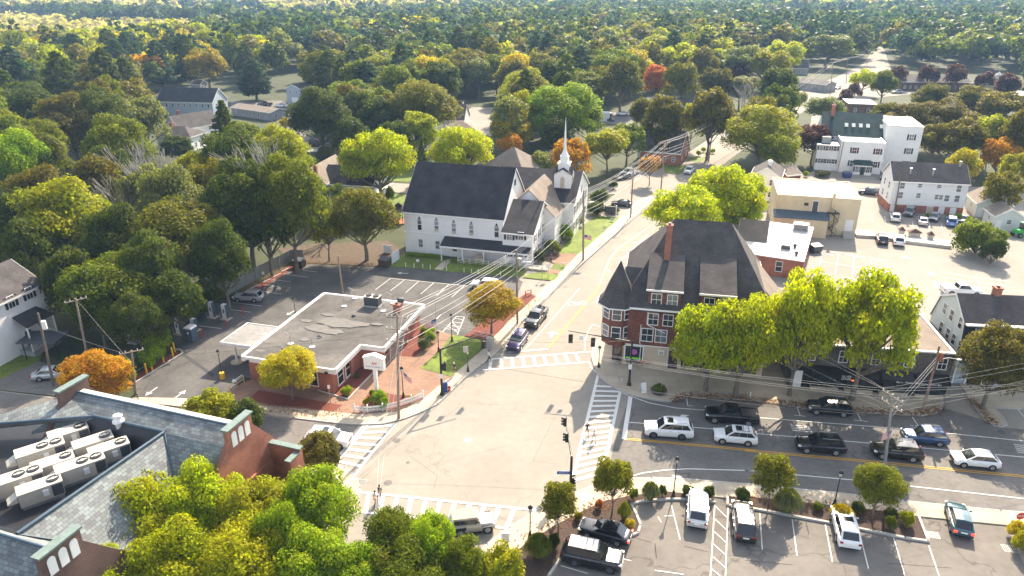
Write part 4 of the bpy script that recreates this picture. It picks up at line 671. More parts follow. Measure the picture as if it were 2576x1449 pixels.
b = MB(); T.fbox(b, 'F', 0, -.1, WC, 2.98, 3.1, 0.035, .09); T.part('shop_cornice', b, M_['trim'])
for i in range(4): T.win('F', 0, 8.6 + i * 2.4, 1.6, 1.9, 2.0, name='shop_window', m=M_['black'])
b = MB(); b.path([(2.9, -.1, ze - .3), (2.9, -.1, 6.1), (3.3, -.12, 5.9), (5.2, -.12, 5.1)], .06); b.path([(2.15, -.1, 6.0), (2.15, -.1, 3.4), (2.35, -.12, 3.0), (2.3, -.1, .9), (2.0, -.1, .3)], .05); b.tube((5.8, -.08, .1), (5.8, -.08, 3.1), .05); T.part('drainpipe', b, M_['trim'])
# ------------------------------------------------------------------ low brick building with a white roof, behind
ua = math.radians(-25.5); FR = G('2b', 370, 618, 3.3); uu = Vector((math.cos(ua), math.sin(ua)))
N1 = House('flat_brick_building', 'low red brick building with a bright white flat roof behind the turreted block', 'building', tuple(FR - uu * 17), tuple(FR))
N1.flat(0, 17, 0, 20, 3.3, M_['brick'], M_['wmembrane'], par=.18)
c, zz = N1.px('F', 0, '2b', 212, 655); N1.win('F', 0, c, 1.9, 1.0, 1.7)
c, zz = N1.px('F', 0, '2b', 120, 640)
def roofbox(H, c, x, y, z, dx, dy, dz, name, label, m):
    p = H.lg(c, x, y, z); o = thing(name, label, 'roof unit', V3(H.A + H.u * p.x + H.v * p.y, z), math.atan2(H.u.y, H.u.x)); b = MB(); b.box(-dx / 2, dx / 2, -dy / 2, dy / 2, .1, dz); b.build('casing', m, o)
    b = MB(); b.box(-dx / 2 - .08, dx / 2 + .08, -dy / 2 - .08, dy / 2 + .08, .0, .1); b.build('kerb_frame', M_['kerb'], o)
    b = MB(); b.tube((-dx / 4, 0, dz), (-dx / 4, 0, dz + .08), min(dx, dy) * .3, n=14); b.build('fan', M_['black'], o)
    b = MB()
    for i in range(5): b.box(-dx / 2 + .1, dx / 2 - .1, -dy / 2 - .03, -dy / 2, .2 + i * (dz - .3) / 5, .2 + (i + .6) * (dz - .3) / 5)
    b.build('louvre', M_['dkgrey'], o)
roofbox(N1, '2b', 350, 415, 3.4, 2.6, 1.6, 1.3, 'rooftop_unit', 'grey air handling unit at the back of the white flat roof', M_['steel'])
roofbox(N1, '2b', 255, 535, 3.4, 1.5, 1.0, .8, 'rooftop_unit', 'small square dark unit in the middle of the white flat roof', M_['dkgrey'])
for i, (qx, qy) in enumerate(((313, 528), (323, 575))): p = N1.lg('2b', qx, qy, 3.4); b = MB(); b.lathe([(.25, 3.38), (.25, 3.7), (.33, 3.75), (.33, 4.0), (.1, 4.15)], 10, Matrix.Translation((p.x, p.y, 0))); N1.part('roof_vent', b, M_['dkgrey'])
# white shed-roofed annexe left of it
A2 = House('white_annexe', 'small white annexe with a tan gabled roof tucked behind the turreted block', 'building', ('2b', -40, 480), ('2b', 128, 498), z=3.3)
A2.gable(0, A2.W, 0, 7, 3.3, 6.2, 'x', wm=M_['wht'], rm=M_['rooft'])
# ------------------------------------------------------------------ cream commercial building
Y = House('cream_building', 'cream painted two storey building with a flat pale roof and spiral fire stair', 'building', ('2b', 205, 197), ('2b', 735, 232), z=7.3, ang=-14.5)
W = Y.W; Y.flat(0, W, 0, 14, 7.3, M_['yel'], mat('pale_tan_membrane', (.62, .53, .43), .75, .05, .8, stain=.08), par=.25, cap=M_['yel'])
b = MB(); b.box(-.3, 9.7, -2.8, 0, 0, 3.6); Y.part('lean_to_wall', b, M_['yel']); b = MB(); b.extr([(-.45, -3.0, 3.6), (9.9, -3.0, 3.6), (9.9, 0, 4.4), (-.45, 0, 4.4)], (0, 0, .12)); Y.part('lean_to_roof', b, M_['flash'])
Y.door('F', 0, 7.3, m=M_['dkgrey'], z0=4.5); c, zz = Y.px('F', 0, '2b', 673, 405); Y.door('F', 0, W - 1.4, m=M_['trim'], z0=1.0, h=2.2, w=1.3)
b = MB(); b.box(W - 2.4, W - .5, -1.0, 0, 0, .95)
for i in range(3): b.box(W - 2.4, W - .5, -1.3 - i * .3, -1.0 - i * .3, 0, .7 - i * .24)
Y.part('steps', b, M_['kerb']); b = MB(); b.box(5.2, 6.0, -.04, 0, 5.6, 6.2); Y.part('vent_grille', b, M_['shutter'])
b = MB(); b.box(10.2, 10.7, -.35, 0, 0, 8.3); b.box(10.15, 10.75, -.4, .05, 8.3, 8.45); Y.part('chimney', b, M_['yel'])
b = MB(); cx, cy = 10.9, -1.2; b.tube((cx, cy, 0), (cx, cy, 5.4), .06)
for i in range(22):
    a = i * .42; zz = .25 + i * .21; b.extr([(cx, cy, zz), (cx + math.cos(a) * .85, cy + math.sin(a) * .85, zz), (cx + math.cos(a + .42) * .85, cy + math.sin(a + .42) * .85, zz)], (0, 0, .04)); b.tube((cx + math.cos(a) * .85, cy + math.sin(a) * .85, zz), (cx + math.cos(a) * .85, cy + math.sin(a) * .85, zz + 1), .02, n=4)
b.path([(cx + math.cos(i * .42) * .85, cy + math.sin(i * .42) * .85, 1.25 + i * .21) for i in range(23)], .03); b.box(9.7, 11.9, -.95, 0, 4.55, 4.63)
Y.part('spiral_stair', b, M_['black'])
# ------------------------------------------------------------------ white three storey block, right
W3 = House('white_block', 'long white clapboard block with a brick basement and grey roof beside the car park', 'building', ('2b', 940, 105), ('2b', 1415, 127), z=6.9)
W = W3.W; W3.mass(0, W, 0, 8.6, [(0, 6.9), (4.3, 10.05), (8.6, 6.9)], 'x', wm=M_['wht'], rm=M_['roofg'])
b = MB(); b.box(-.04, W + .04, -.05, 8.65, 0, 1.7); W3.part('basement_wall', b, M_['brick'])
for qx, qy, w, h in ((992, 135, .9, 1.3), (1104, 135, .8, .8), (1224, 141, .8, .7), (1349, 155, .9, 1.4), (980, 195, .9, 1.3), (1093, 198, .8, 1.0), (1208, 207, .8, 1), (1234, 209, .8, 1), (1272, 215, .9, 1.3), (1336, 218, .9, 1.4)):
    c, zz = W3.px('F', 0, '2b', qx, qy); W3.win('F', 0, c, zz, w, h, dark=M_['glassb'])
for c in (.9, 4.2, 8.3, 10.6, 12.9): W3.door('F', -.05, c, h=1.5, m=M_['trim'] if c != 8.3 else M_['tan'])
for z_ in (3, 5.4): W3.win('L', 0, 2.5, z_, .9, 1.3); W3.win('L', 0, 6, z_, .9, 1.3)
for x in (3.4, 7.9, 13.6): b = MB(); b.tube((x, 1.6 + (x > 10) * 2.2, 7.4), (x, 1.6 + (x > 10) * 2.2, 9.2 + (x > 10) * 1.4), .16, n=8); b.tube((x, 1.6 + (x > 10) * 2.2, 9.2 + (x > 10) * 1.4), (x, 1.6 + (x > 10) * 2.2, 9.5 + (x > 10) * 1.4), .28, n=8); W3.part('roof_vent', b, M_['steel'])
# sheds
for i, (a, c, dd, zr, rm, lb) in enumerate(((('2b', 1405, 190), ('2b', 1468, 247), 6.5, 5.2, M_['rooft'], 'pale shed with a tan roof, the taller and farther of the two sheds at right'), (('2b', 1515, 277), ('2b', 1583, 327), 5.2, 4.6, M_['rooft'], 'pale shed with a tan roof, the nearer and lower of the two sheds at right'))):
    h = House('shed', lb, 'shed', a, c, z=3, group='sheds by the car park'); h.gable(0, h.W, 0, dd, 3, zr, 'x', wm=M_['pale'], rm=rm); h.win('R', h.W, dd / 2, 1.9, .8, .8, dark=M_['glassb']); h.win('F', 0, h.W / 2, 1.8, .6, .8)
    b = MB(); h.ext(b, 'R', h.W, [(.4, .1), (1.3, .1), (1.3, 2.1), (.4, 2.1)], .02, .06); h.part('door', b, M_['trim'])
# ------------------------------------------------------------------ gambrel house
Gm = House('gambrel_house', 'pale green gambrel house with navy mansard front and white dormers at right edge', 'house', ('2b', 1400, 1012), ('2b', 1759, 1022), z=8.1, ang=-6)
WG = 15.0
Gm.mass(0, WG, 0, 8.6, [(0, 5.7), (.35, 8.0), (3.7, 10.5), (7.2, 8.8), (8.6, 5.6)], 'x', wm=M_['pale'], rm=M_['roofg'], oh=.15, rake=.15)
b = MB(); b.extr([(.1, -.1, 5.6), (.1, .3, 8.0), (WG, .3, 8.0), (WG, -.1, 5.6)], (0, -.1, 0)); Gm.part('mansard_face', b, brickmat('navy_shingles', (.035, .045, .07), (.025, .03, .05), (.015, .015, .02), .25, .18, .01))
b = MB(); b.box(.05, WG, -.08, -.0, 0, 5.5); Gm.part('front_wall', b, M_['blu']); b = MB(); b.box(-.1, WG, -.25, -.09, 5.45, 5.62); b.box(-.1, WG, -.35, .2, 8.0, 8.15); b.box(-.05, .12, -.12, -.081, 0, 5.45); Gm.part('cornice', b, M_['trim'])
for i in range(4):
    c = 1.9 + i * 3.0; b = MB(); b.box(c - .75, c + .75, -.55, .3, 5.75, 7.6); dm = Gm.part('dormer', b, M_['trim']); b = MB(); b.extr([(c - .95, -.75, 7.6), (c + .95, -.75, 7.6), (c + .75, .3, 7.95), (c - .75, .3, 7.95)], (0, 0, .12)); Gm.part('dormer_roof', b, M_['membrane'], dm)
    Gm.win('F', -.55, c, 6.7, .9, 1.4, bars=2); Gm.win('F', -.08, 1.35 + i * 3.2, 4.1, .9, 1.5, bars=2)
for qx, qy in ((1263, 912), (1305, 953), (1360, 1003), (1238, 1028), (1280, 1070), (1316, 1105), (1358, 1150)):
    c, zz = Gm.px('L', 0, '2b', qx, qy); Gm.win('L', 0, c, zz, .85, 1.35)
Gm.chimney(4.6, 3.9, 9.5, 11.4, .8); b = MB(); b.box(1.6, 3.4, -.12, -.081, 0, 2.7); Gm.part('doorway', b, M_['black']); b = MB(); b.box(1.35, 1.6, -.2, -.08, 0, 2.9); b.box(3.4, 3.65, -.2, -.08, 0, 2.9); b.box(1.35, 3.65, -.2, -.08, 2.7, 2.95); Gm.part('door_surround', b, M_['trim'])
b = MB(); b.box(-2.6, -.02, 3.2, 9.6, 0, 3.6); Gm.part('rear_wing', b, M_['pale']); b = MB(); b.extr([(-2.8, 3.0, 3.6), (-.02, 3.0, 4.4), (-.02, 9.8, 4.4), (-2.8, 9.8, 3.6)], (0, 0, .14)); Gm.part('rear_wing_roof', b, M_['rooft'])
# ------------------------------------------------------------------ row of shops behind the locust trees
sA = G('4a', 262, 258); sB = G('4a', 1240, 330)
Sh = House('shop_row', 'low grey shingled row of shops with black awnings under the locust trees', 'shops', tuple(sA), tuple(sB), ang=-9)
WS = Sh.W; Sh.flat(0, WS, 0, 11, 5.9, M_['gshingle'], M_['rooft'], par=.2)
b = MB(); b.box(0, WS, -.12, 0, 0, 3.0); Sh.part('shop_front', b, M_['black'])
for i in range(5):
    a = 2.4 + i * 4.0
    if a + 3 > WS: break
    b = MB(); b.extr([(a, -1.2, 2.5), (a + 3.6, -1.2, 2.5), (a + 3.6, -.12, 3.2), (a, -.12, 3.2)], (0, 0, .05)); b.box(a, a + 3.6, -1.22, -1.17, 2.2, 2.52); Sh.part('awning', b, M_['black'])
    b = MB(); b.box(a + .2, a + 3.4, -.6, -.12, .1, .55); Sh.part('stall_riser', b, M_['walk']); b = MB(); b.box(a + .3, a + 1.7, -.56, -.5, .6, 2.1); b.box(a + 1.8, a + 3.3, -.56, -.5, .6, 2.1); Sh.part('shop_window', b, M_['glass'])
for i in range(6): Sh.win('F', 0, 2.2 + i * 3.7, 4.6, .9, 1.4, bars=2)
for body, size, px_, dy in (('Gyro - Falafel - Shawarma - Juice Bar', .34, WS - 3.7, 0), ('SILVER', .38, 6.3, .2), ('DINER', .38, 6.3, -.14)):
    o = bpy.data.objects.new('sign_lettering', text_mesh(body, size, M_['trim'], .01)); COL.objects.link(o); o.parent = Sh.root; o.location = (px_, -1.24, 2.37 + dy); o.rotation_euler = (math.pi / 2, 0, 0)
Sh.door('F', -.12, .9, m=M_['trim'], h=2.2, w=1.1)
o = bpy.data.objects.new('neon_sign', text_mesh('OPEN', .35, mat('orange_neon', (.8, .15, .03), .5, 0, emit=(1, .15, .03, 3)))); COL.objects.link(o); o.parent = Sh.root; o.location = (7.6, -.6, 1.8); o.rotation_euler = (math.pi / 2, 0, 0)
b = MB(); b.extr([(WS, 0, 5.9), (WS, 11, 5.9), (WS, 5.5, 5.9)], (.01, 0, 0)); 
# ------------------------------------------------------------------ slate roofed building, lower left
zr = 11.0; B1 = G('1a', 520, 320, zr); B2 = G('1a', 1450, 522, zr)
Sl = House('slate_roofed_building', 'large brick building with patterned slate roofs and a sunken roof well full of air units', 'building', tuple(B1), tuple(B2))
WL = Sl.W; hz = 6.0; dh = zr - hz  # eaves; slopes at 45 degrees
# main range: ridge y=0 ; cross range from y=-1.4 to y=-14.6 ; second range ridge at y=-15.6
xl, xr_ = 2.9, 10.4; r2 = -15.8
b = MB(); b.box(-1.4, WL + 1.2, -dh * 1.05, 4.2, 0, hz); b.box(-8, xr_ + 4.0, r2, -dh, 0, hz - .01); b.box(-14, WL - 1.4, r2 - 5, r2 + .01, 0, hz - .02); Sl.part('wall', b, M_['brick'])
b = MB()
b.extr([(-1.0, .3, zr), (WL + .6, .3, zr), (WL + .6, 1.0, zr), (-1.0, 1.0, zr)], (0, 0, -.3)); Sl.part('ridge_ledge', b, mat('pale_ridge_coping', (.55, .53, .47), .7, .1))
b = MB()
b.add([(-1, -.0, zr), (WL + .6, 0, zr), (WL + .6, -dh - .5, hz - .5), (xr_ + dh + .5, -dh - .5, hz - .5), (xr_ - .05, -1.35, zr - .05 + .03), (xl, -1.35, zr - .0), (-1, -1.35, zr)], [])
# front slope of the main range (right part), plane falling towards the camera
def tri(b, pts): b.extr(pts, (0, 0, -.15))
tri(b, [(-1.0, .3, zr), (WL + .6, .3, zr), (WL + .6, -1.4, zr - 0.9), (-1.0, -1.4, zr - .9)])
tri(b, [(xr_, -1.4, zr - .9), (WL + .6, -1.4, zr - .9), (WL + .6, -dh - 1.0, hz - .2), (xr_ + dh, -dh - 1.0, hz - .2)])
tri(b, [(-1.0, -1.4, zr - .9), (xl, -1.4, zr - .9), (-3.0, -3.5, zr - 2.5), (-3.0, -3.4, zr - 2.4)])
m1 = Sl.part('main_roof', b, M_['slate'])
b = MB(); tri(b, [(xr_, -1.4, zr - .9), (xr_ + dh, -dh - 1.0, hz - .2), (xr_ + dh, r2 + dh + .8, hz - .2), (xr_ - .6, r2 + 1.0, zr - .9)]); Sl.part('cross_roof', b, M_['slate'])
b = MB(); tri(b, [(-14, r2, zr), (WL - 1.6, r2, zr), (WL - 1.6, r2 - dh - .6, hz - .6), (-14, r2 - dh - .6, hz - .6)]); tri(b, [(-14, r2, zr), (WL - 1.6, r2, zr), (WL - 1.6, r2 + 5.2, hz - .2), (xr_ + dh - .3, r2 + dh + .6, hz - .2), (xr_ - .6, r2 + 1.0, zr - .9), (-14, r2 + 1.0, zr - .9)]); Sl.part('south_roof', b, M_['slate'])
b = MB(); tri(b, [(-1.2, 1.0, zr - .1), (WL + .8, 1.0, zr - .1), (WL + .8, 5.2, hz), (-1.2, 5.2, hz)]); Sl.part('rear_roof', b, M_['slate'])
# roof well
b = MB(); b.box(-9.5, xr_ - .15, r2 + 1.3, -1.5, zr - 3.0, zr - 2.9); fl = Sl.part('well_floor', b, M_['bmembrane'])
b = MB(); b.extr([(xl - .5, -1.42, zr - .86), (xr_, -1.42, zr - .86), (xr_, -2.6, zr - 2.9), (xl - 2.5, -3.0, zr - 2.9)], (0, .08, 0)); b.extr([(xr_ - .02, -1.42, zr - .86), (xr_ - .6, r2 + 1.0, zr - .86), (xr_ - .62, r2 + 1.0, zr - 2.9), (xr_ - .04, -1.42, zr - 2.9)], (-.1, 0, 0)); b.box(-9.5, xr_ - .5, r2 + 1.05, r2 + 1.3, zr - 3, zr - .9); Sl.part('well_side', b, M_['bmembrane'])
b = MB(); b.path([(xl - .4, -1.4, zr - .8), (xr_, -1.4, zr - .8), (xr_ - .6, r2 + 1.0, zr - .8)], .14, 6); b.path([(-1, -.0 + .3, zr + .02), (WL + .6, .3, zr + .02)], .12, 6); b.path([(xr_, -1.4, zr - .85), (xr_ + dh, -dh - 1, hz - .15)], .09, 6); b.path([(xr_ - .6, r2 + 1, zr - .85), (xr_ + dh, r2 + dh + .8, hz - .15)], .06, 6); b.path([(-14, r2, zr + .02), (WL - 1.6, r2, zr + .02)], .12, 6); b.path([(WL + .5, .2, zr), (WL + .5, -dh - 1, hz - .1)], .2, 6); b.path([(xl - .4, -1.4, zr - .85), (-8.2, -6.8, zr - .85)], .12, 6); Sl.part('flashing', b, M_['flash'])
b = MB(); tri(b, [(xl - .5, -1.4, zr - .95), (-8.3, -6.8, zr - .95), (-9.2, -5.8, zr - 2.2), (-1.2, .3, zr - .2)]); Sl.part('west_roof', b, M_['slate'])
# parapet gables with three arched panels
def pgable(x, y0, y1, top, low, ym, lab, wins, lo=0):
    b = MB(); b.extr([(x, y0, lo), (x, y0, low), (x, ym - 1.5, top - .2), (x, ym - 1.5, top + .9), (x, ym + 1.6, top + .9), (x, ym + 1.6, top - .2), (x, y1, low), (x, y1, lo)], (.4, 0, 0)); o = Sl.part('gable_parapet', b, M_['brick' if lab else 'brick2'])
    b = MB(); b.box(x - .15, x + .6, ym - 1.6, ym + 1.7, top + .9, top + 1.05); Sl.part('coping', b, M_['copper'], o)
    if wins:
        for k in (-1, 0, 1):
            b = MB(); c = ym + .05 + k * .85; Sl.ext(b, 'R', x + .4, [(c - .3, top - .9)] + [(c + .3, top - .9)] + [(c + .3 * math.cos(i * math.pi / 8), top + .2 + .3 * math.sin(i * math.pi / 8)) for i in range(9)], .01, .06); Sl.part('arched_panel', b, M_['trim'], o)
pgable(WL + .6, -dh - 1, 5.2, zr, hz, -.2, 1, 1); pgable(-1.5, -dh - 1, 5, zr, hz, .1, 0, 0, lo=hz); pgable(WL - 1.4, r2 - dh - 1, r2 + 5.4, zr, hz, r2 - .1, 0, 1)
b = MB(); b.box(WL + 1.0, WL + 3.8, -4.6, 3.1, 0, 3.0); b.box(WL + 1.0, WL + 4.2, 3.1, 3.5, 0, 7.6); b.box(WL + 3.8, WL + 4.2, 1.6, 3.1, 0, 7.3); Sl.part('side_wing', b, M_['brick'])
b = MB(); b.box(WL + .95, WL + 4.3, 3.0, 3.6, 7.6, 7.72); b.box(WL + 3.7, WL + 4.3, 1.5, 3.0, 7.3, 7.42); Sl.part('coping', b, M_['copper'])
b = MB(); b.box(WL + 1.02, WL + 3.78, -4.58, 3.08, 3.0, 3.05); Sl.part('balcony_floor', b, M_['bmembrane'])
b = MB(); per = [(WL + 1.1, -4.5), (WL + 2.6, -4.5), (WL + 3.0, -3.7), (WL + 3.7, -3.3), (WL + 3.7, 1.3)]
for (xa, ya), (xb, yb) in zip(per, per[1:]):
    l = math.hypot(xb - xa, yb - ya); n = int(l / .16); M = Matrix.Translation((xa, ya, 0)) @ Matrix.Rotation(math.atan2(yb - ya, xb - xa), 4, 'Z'); b.box(0, l, -.05, .05, 3.95, 4.05, M); b.box(0, l, -.04, .04, 3.1, 3.18, M)
    for i in range(n + 1): b.box(i * l / n - .02, i * l / n + .02, -.02, .02, 3.18, 3.95, M)
    b.box(-.08, .08, -.08, .08, 3.0, 4.2, M)
Sl.part('balcony_rail', b, M_['trim'])
o = thing('roof_ventilator', 'round white mushroom ventilator beside the ridge of the slate roof', 'ventilator', V3(Sl.A + Sl.u * (Sl.lg('1a', 800, 455, zr - .9).x) + Sl.v * -1.5, zr - 1.4)); b = MB(); b.lathe([(.3, 0), (.3, .6), (.5, .65), (.5, .8), (.35, .9), (.35, 1.2), (.45, 1.25), (.3, 1.4)], 14); b.build('hood', M_['trim'], o); b = MB(); b.tube((0, 0, -.3), (0, 0, .02), .4, n=12); b.build('base', M_['dkgrey'], o)
# air units in the well
units = [(425, 540, 690, 1, 'back left in the roof well, one fan'), (250, 650, 780, 2, 'second row at left, with twin fans'), (580, 600, 700, 1, 'back centre beside the black wall, one fan'), (680, 640, 700, 1, 'back right against the slate slope, one fan'), (330, 730, 800, 1, 'middle of the well, one fan'), (500, 745, 820, 2, 'middle right of the well, twin fans'), (100, 830, 960, 2, 'front left of the well, twin fans'), (245, 880, 990, 1, 'nearest the camera by the slate edge, one fan')]
for i, (qx, qy, qb, nf, lb) in enumerate(units):
    p = Sl.lg('1a', qx, qy, zr - 1.5); r = thing('roof_air_unit', 'beige packaged air unit ' + lb, 'air conditioner', V3(Sl.A + Sl.u * p.x + Sl.v * p.y, zr - 2.75), math.atan2(Sl.u.y, Sl.u.x), 'air units in the roof well')
    M = Matrix.Rotation(math.radians(57), 4, 'Z'); Lx, Ly, hh = (1.78, .74, 1.4) if nf == 2 else (1.52, .70, 1.34)
    b = MB(); b.box(-Lx, Lx, -Ly, Ly, .15, hh, M); b.box(-Lx - .03, Lx + .03, -Ly - .03, Ly + .03, hh, hh + .05, M)
    for k in range(3): b.box(-Lx + .5 + k * .9, -Lx + .515 + k * .9, -Ly - .012, -Ly, .2, hh, M)
    b.build('casing', M_['hvac'], r)
    b = MB(); b.extr([(-Lx - .04, -Ly, hh - .1), (-Lx - .75, -Ly, hh - .5), (-Lx - .75, -Ly, hh - .6), (-Lx - .04, -Ly, hh - .6)], (0, 1.4 * Ly, 0), M); b.build('rain_hood', M_['hvac'], r)
    b = MB(); b.box(-Lx + .1, Lx - .1, -Ly + .05, Ly - .05, -.15, .15, M); b.build('base_rail', M_['steel'], r)
    b = MB(); b.box(Lx, Lx + .02, -Ly + .05, Ly - .05, .2, hh - .05, M); b.box(Lx - .8, Lx - .05, -Ly - .02, -Ly - .002, .25, hh - .1, M); b.build('coil_grille', M_['dkgrey'], r)
    for k in range(nf):
        b = MB(); b.tube((Lx - .55 - k * 1.0, 0, hh + .05), (Lx - .55 - k * 1.0, 0, hh + .13), .45, n=18, M=M); f = b.build('fan_guard', M_['black'], r); b = MB(); b.tube((Lx - .55 - k, 0, hh + .13), (Lx - .55 - k, 0, hh + .15), .16, n=10, M=M); b.box(Lx - .9 - k, Lx - .2 - k, -.07, .07, hh + .131, hh + .14, M); b.build('fan_hub', M_['hvac'], f)
    b = MB(); b.box(.1, .5, -Ly - .16, -Ly, .6, 1.1, M); b.build('control_box', M_['trim'], r)
x, y = Sl.lg('1a', 825, 590, zr - 2)
o = thing('duct_box', 'dark red metal hatch in the right corner of the roof well', 'hatch', V3(Sl.A + Sl.u * x + Sl.v * y, zr - 2.9), math.atan2(Sl.u.y, Sl.u.x)); b = MB(); b.extr([(-.5, -.5, .3), (.5, -.5, .3), (.5, .5, 1.0), (-.5, .5, 1.0)], (0, 0, -.3)); b.build('lid', mat('oxide_red_sheet', (.22, .03, .02), .6, .1), o); b = MB(); b.box(-.45, .45, -.45, .45, 0, .3); b.build('curb', M_['dkgrey'], o)
# ================================================================== TREES
nr = np.random.RandomState(11)
def quads_mesh(name, P, Nn, S_, m, tint=None, aspect=1.0):
    """one small leaf-cluster face per point"""
    n = len(P); up = nr.normal(size=(n, 3)); t = np.cross(Nn, up); t /= np.linalg.norm(t, axis=1, keepdims=True) + 1e-9; b = np.cross(Nn, t)
    S_ = S_[:, None]; k = S_ * aspect
    # five-sided ragged leaf sprays read softer than squares
    V = np.stack([P - t * S_ * .55, P - b * k * .5 + t * S_ * .1, P + t * S_ * .6 - b * k * .1, P + b * k * .55 + t * S_ * .05], 1).reshape(-1, 3)
    me = bpy.data.meshes.new(name); me.vertices.add(4 * n); me.vertices.foreach_set('co', V.astype(np.float32).ravel())
    me.loops.add(4 * n); me.loops.foreach_set('vertex_index', np.arange(4 * n, dtype=np.int32))
    me.polygons.add(n); me.polygons.foreach_set('loop_start', np.arange(0, 4 * n, 4, dtype=np.int32)); me.polygons.foreach_set('loop_total', np.full(n, 4, dtype=np.int32))
    me.materials.append(m)
    if tint is not None:
        at = me.attributes.new('tint', 'FLOAT_COLOR', 'FACE'); c = np.ones((n, 4), dtype=np.float32); c[:, :3] = tint; at.data.foreach_set('color', c.ravel())
    me.update(); me.validate(); return me
KIND = dict(round=(2.3, .56, .44, 1), spread=(1.6, .60, .40, 1), small=(2.5, .62, .37, 1), tall=(3.6, .56, .44, 1), pine=(3.0, .55, .45, 1), bush=(1.1, .5, .5, 1), cone=(3.4, .5, .5, 1))
def crown_points(kind, n, seed, nl=None):
    r = np.random.RandomState(seed); ratio, zc, sz, _ = KIND[kind]; Hh = ratio; L = []
    nl = nl or 46
    for i in range(nl):
        if kind in ('pine', 'cone'):
            f = (i + .5) / nl; z = Hh * (.16 + .82 * f) ; rad = (1 - f) ** (.75 if kind == 'cone' else .42) * (1 if kind == 'cone' else min(1, .55 + f * 1.6)) * (.95 if kind == 'cone' else .85) * (.75 + .5 * r.rand())
            a = i * 2.399 + r.rand() * .6; rr = max(.13, .30 * (1 - f * .6)); d = max(0, rad - rr * .6)
            L.append((math.cos(a) * d, math.sin(a) * d, z, rr, rr * (.45 if kind == 'pine' else .55)))
        else:
            d = r.normal(size=3); d /= np.linalg.norm(d); 
            if d[2] < -.45: d[2] *= -.6
            k = (.60 + .28 * r.rand() if nl > 36 else .62 + .16 * r.rand()) if i % 5 else .3
            rr = (.15 + .19 * r.rand()) if nl > 80 else (.20 + .16 * r.rand()) if nl > 36 else (.30 + .12 * r.rand()) if nl > 25 else (.38 + .12 * r.rand()) * (1.15 if kind == 'bush' else 1)
            if kind == 'spread': rr *= .85; k *= 1.05
            z = Hh * zc + d[2] * k * Hh * sz * (1.05)
            L.append((d[0] * k * (1.0 if kind != 'tall' else .9), d[1] * k, z, rr, rr * (.62 if kind == 'spread' else .85)))
    L = np.array(L); w = L[:, 3] ** 2; w /= w.sum(); idx = r.choice(len(L), n, p=w); c = L[idx]
    d = r.normal(size=(n, 3)); d /= np.linalg.norm(d, axis=1, keepdims=True); flip = (d[:, 2] < -.25) & (r.rand(n) < .75); d[flip, 2] *= -1
    rad = (.78 + .32 * r.rand(n)); sel = r.rand(n) < .14; rad[sel] *= r.rand(sel.sum())
    P = c[:, :3] + d * np.stack([c[:, 3], c[:, 3], c[:, 4]], 1) * rad[:, None]
    P += r.normal(size=(n, 3)) * .018
    N = d + r.normal(size=(n, 3)) * .55; N[:, 2] += .35; N /= np.linalg.norm(N, axis=1, keepdims=True)
    return P, N, L
LOD = {0: (36000, .043, 110), 1: (11000, .072, 60), 2: (3200, .12, 34)}
PROTO = {}
def proto(kind, lod, var):
    key = (kind, lod, var)
    if key in PROTO: return PROTO[key]
    n, s, nl = LOD[lod]
    if kind == 'spread': n = int(n * .66)
    P, N, L = crown_points(kind, n, hash(kind) % 0 if False else sum(map(ord, kind)) * 7 + var * 13 + lod, nl)
    sz = s * (.6 + .8 * nr.rand(n)); crown = quads_mesh('crown', P, N, sz, LEAF)
    b = MB(); Hh = KIND[kind][0]; top = Hh * (.9 if kind in ('pine', 'cone') else .55); r0 = .07 if kind != 'small' else .05
    if kind != 'bush':
        pts = [Vector((0, 0, -.02))]
        for i in range(1, 6): pts.append(Vector((rnd.uniform(-.03, .03) * i * .5, rnd.uniform(-.03, .03) * i * .5, top * i / 5)))
        for i in range(5): b.tube(pts[i], pts[i + 1], r0 * (1 - i * .17), r0 * (1 - (i + 1) * .17), 7, caps=False)
        for i in range(0, len(L), 2 if lod < 2 else 5):
            q = Vector(L[i][:3]); base = pts[min(4, max(1, int(q.z / top * 3)))] if q.z < top else pts[4 if kind in ('pine', 'cone') else 3]
            mid = base.lerp(q, .5) + Vector((0, 0, -.04)); b.tube(base, mid, r0 * .4, r0 * .25, 5, caps=False); b.tube(mid, q, r0 * .25, r0 * .08, 4, caps=False)
    else:
        for i in range(0, len(L), 4): b.tube((0, 0, 0), Vector(L[i][:3]) * .9, .03, .01, 4, caps=False)
    PROTO[key] = (crown, b.mesh('trunk', M_['bark'])); return PROTO[key]
COLS = dict(dg=(.062, .082, .010), mg=(.130, .155, .007), lg=(.31, .33, .004), yg=(.25, .25, .006), ol=(.140, .128, .010), **{'or': (.38, .19, .010)}, rd=(.38, .12, .04), pu=(.078, .030, .030), bp=(.038, .070, .034), wi=(.17, .18, .06), go=(.37, .29, .008), br=(.125, .108, .016), bg=(.20, .275, .006), tn=(.42, .36, .20), yo=(.17, .165, .008), au=(.27, .185, .010))
CN = dict(dg='dark green', mg='mid green', lg='bright lime green', yg='yellow green', ol='olive green', **{'or': 'orange'}, rd='red', pu='dark purple', bp='blue green', wi='pale grey green', go='golden yellow', br='dull brownish green', bg='fresh green', tn='tan')
ALLT = []
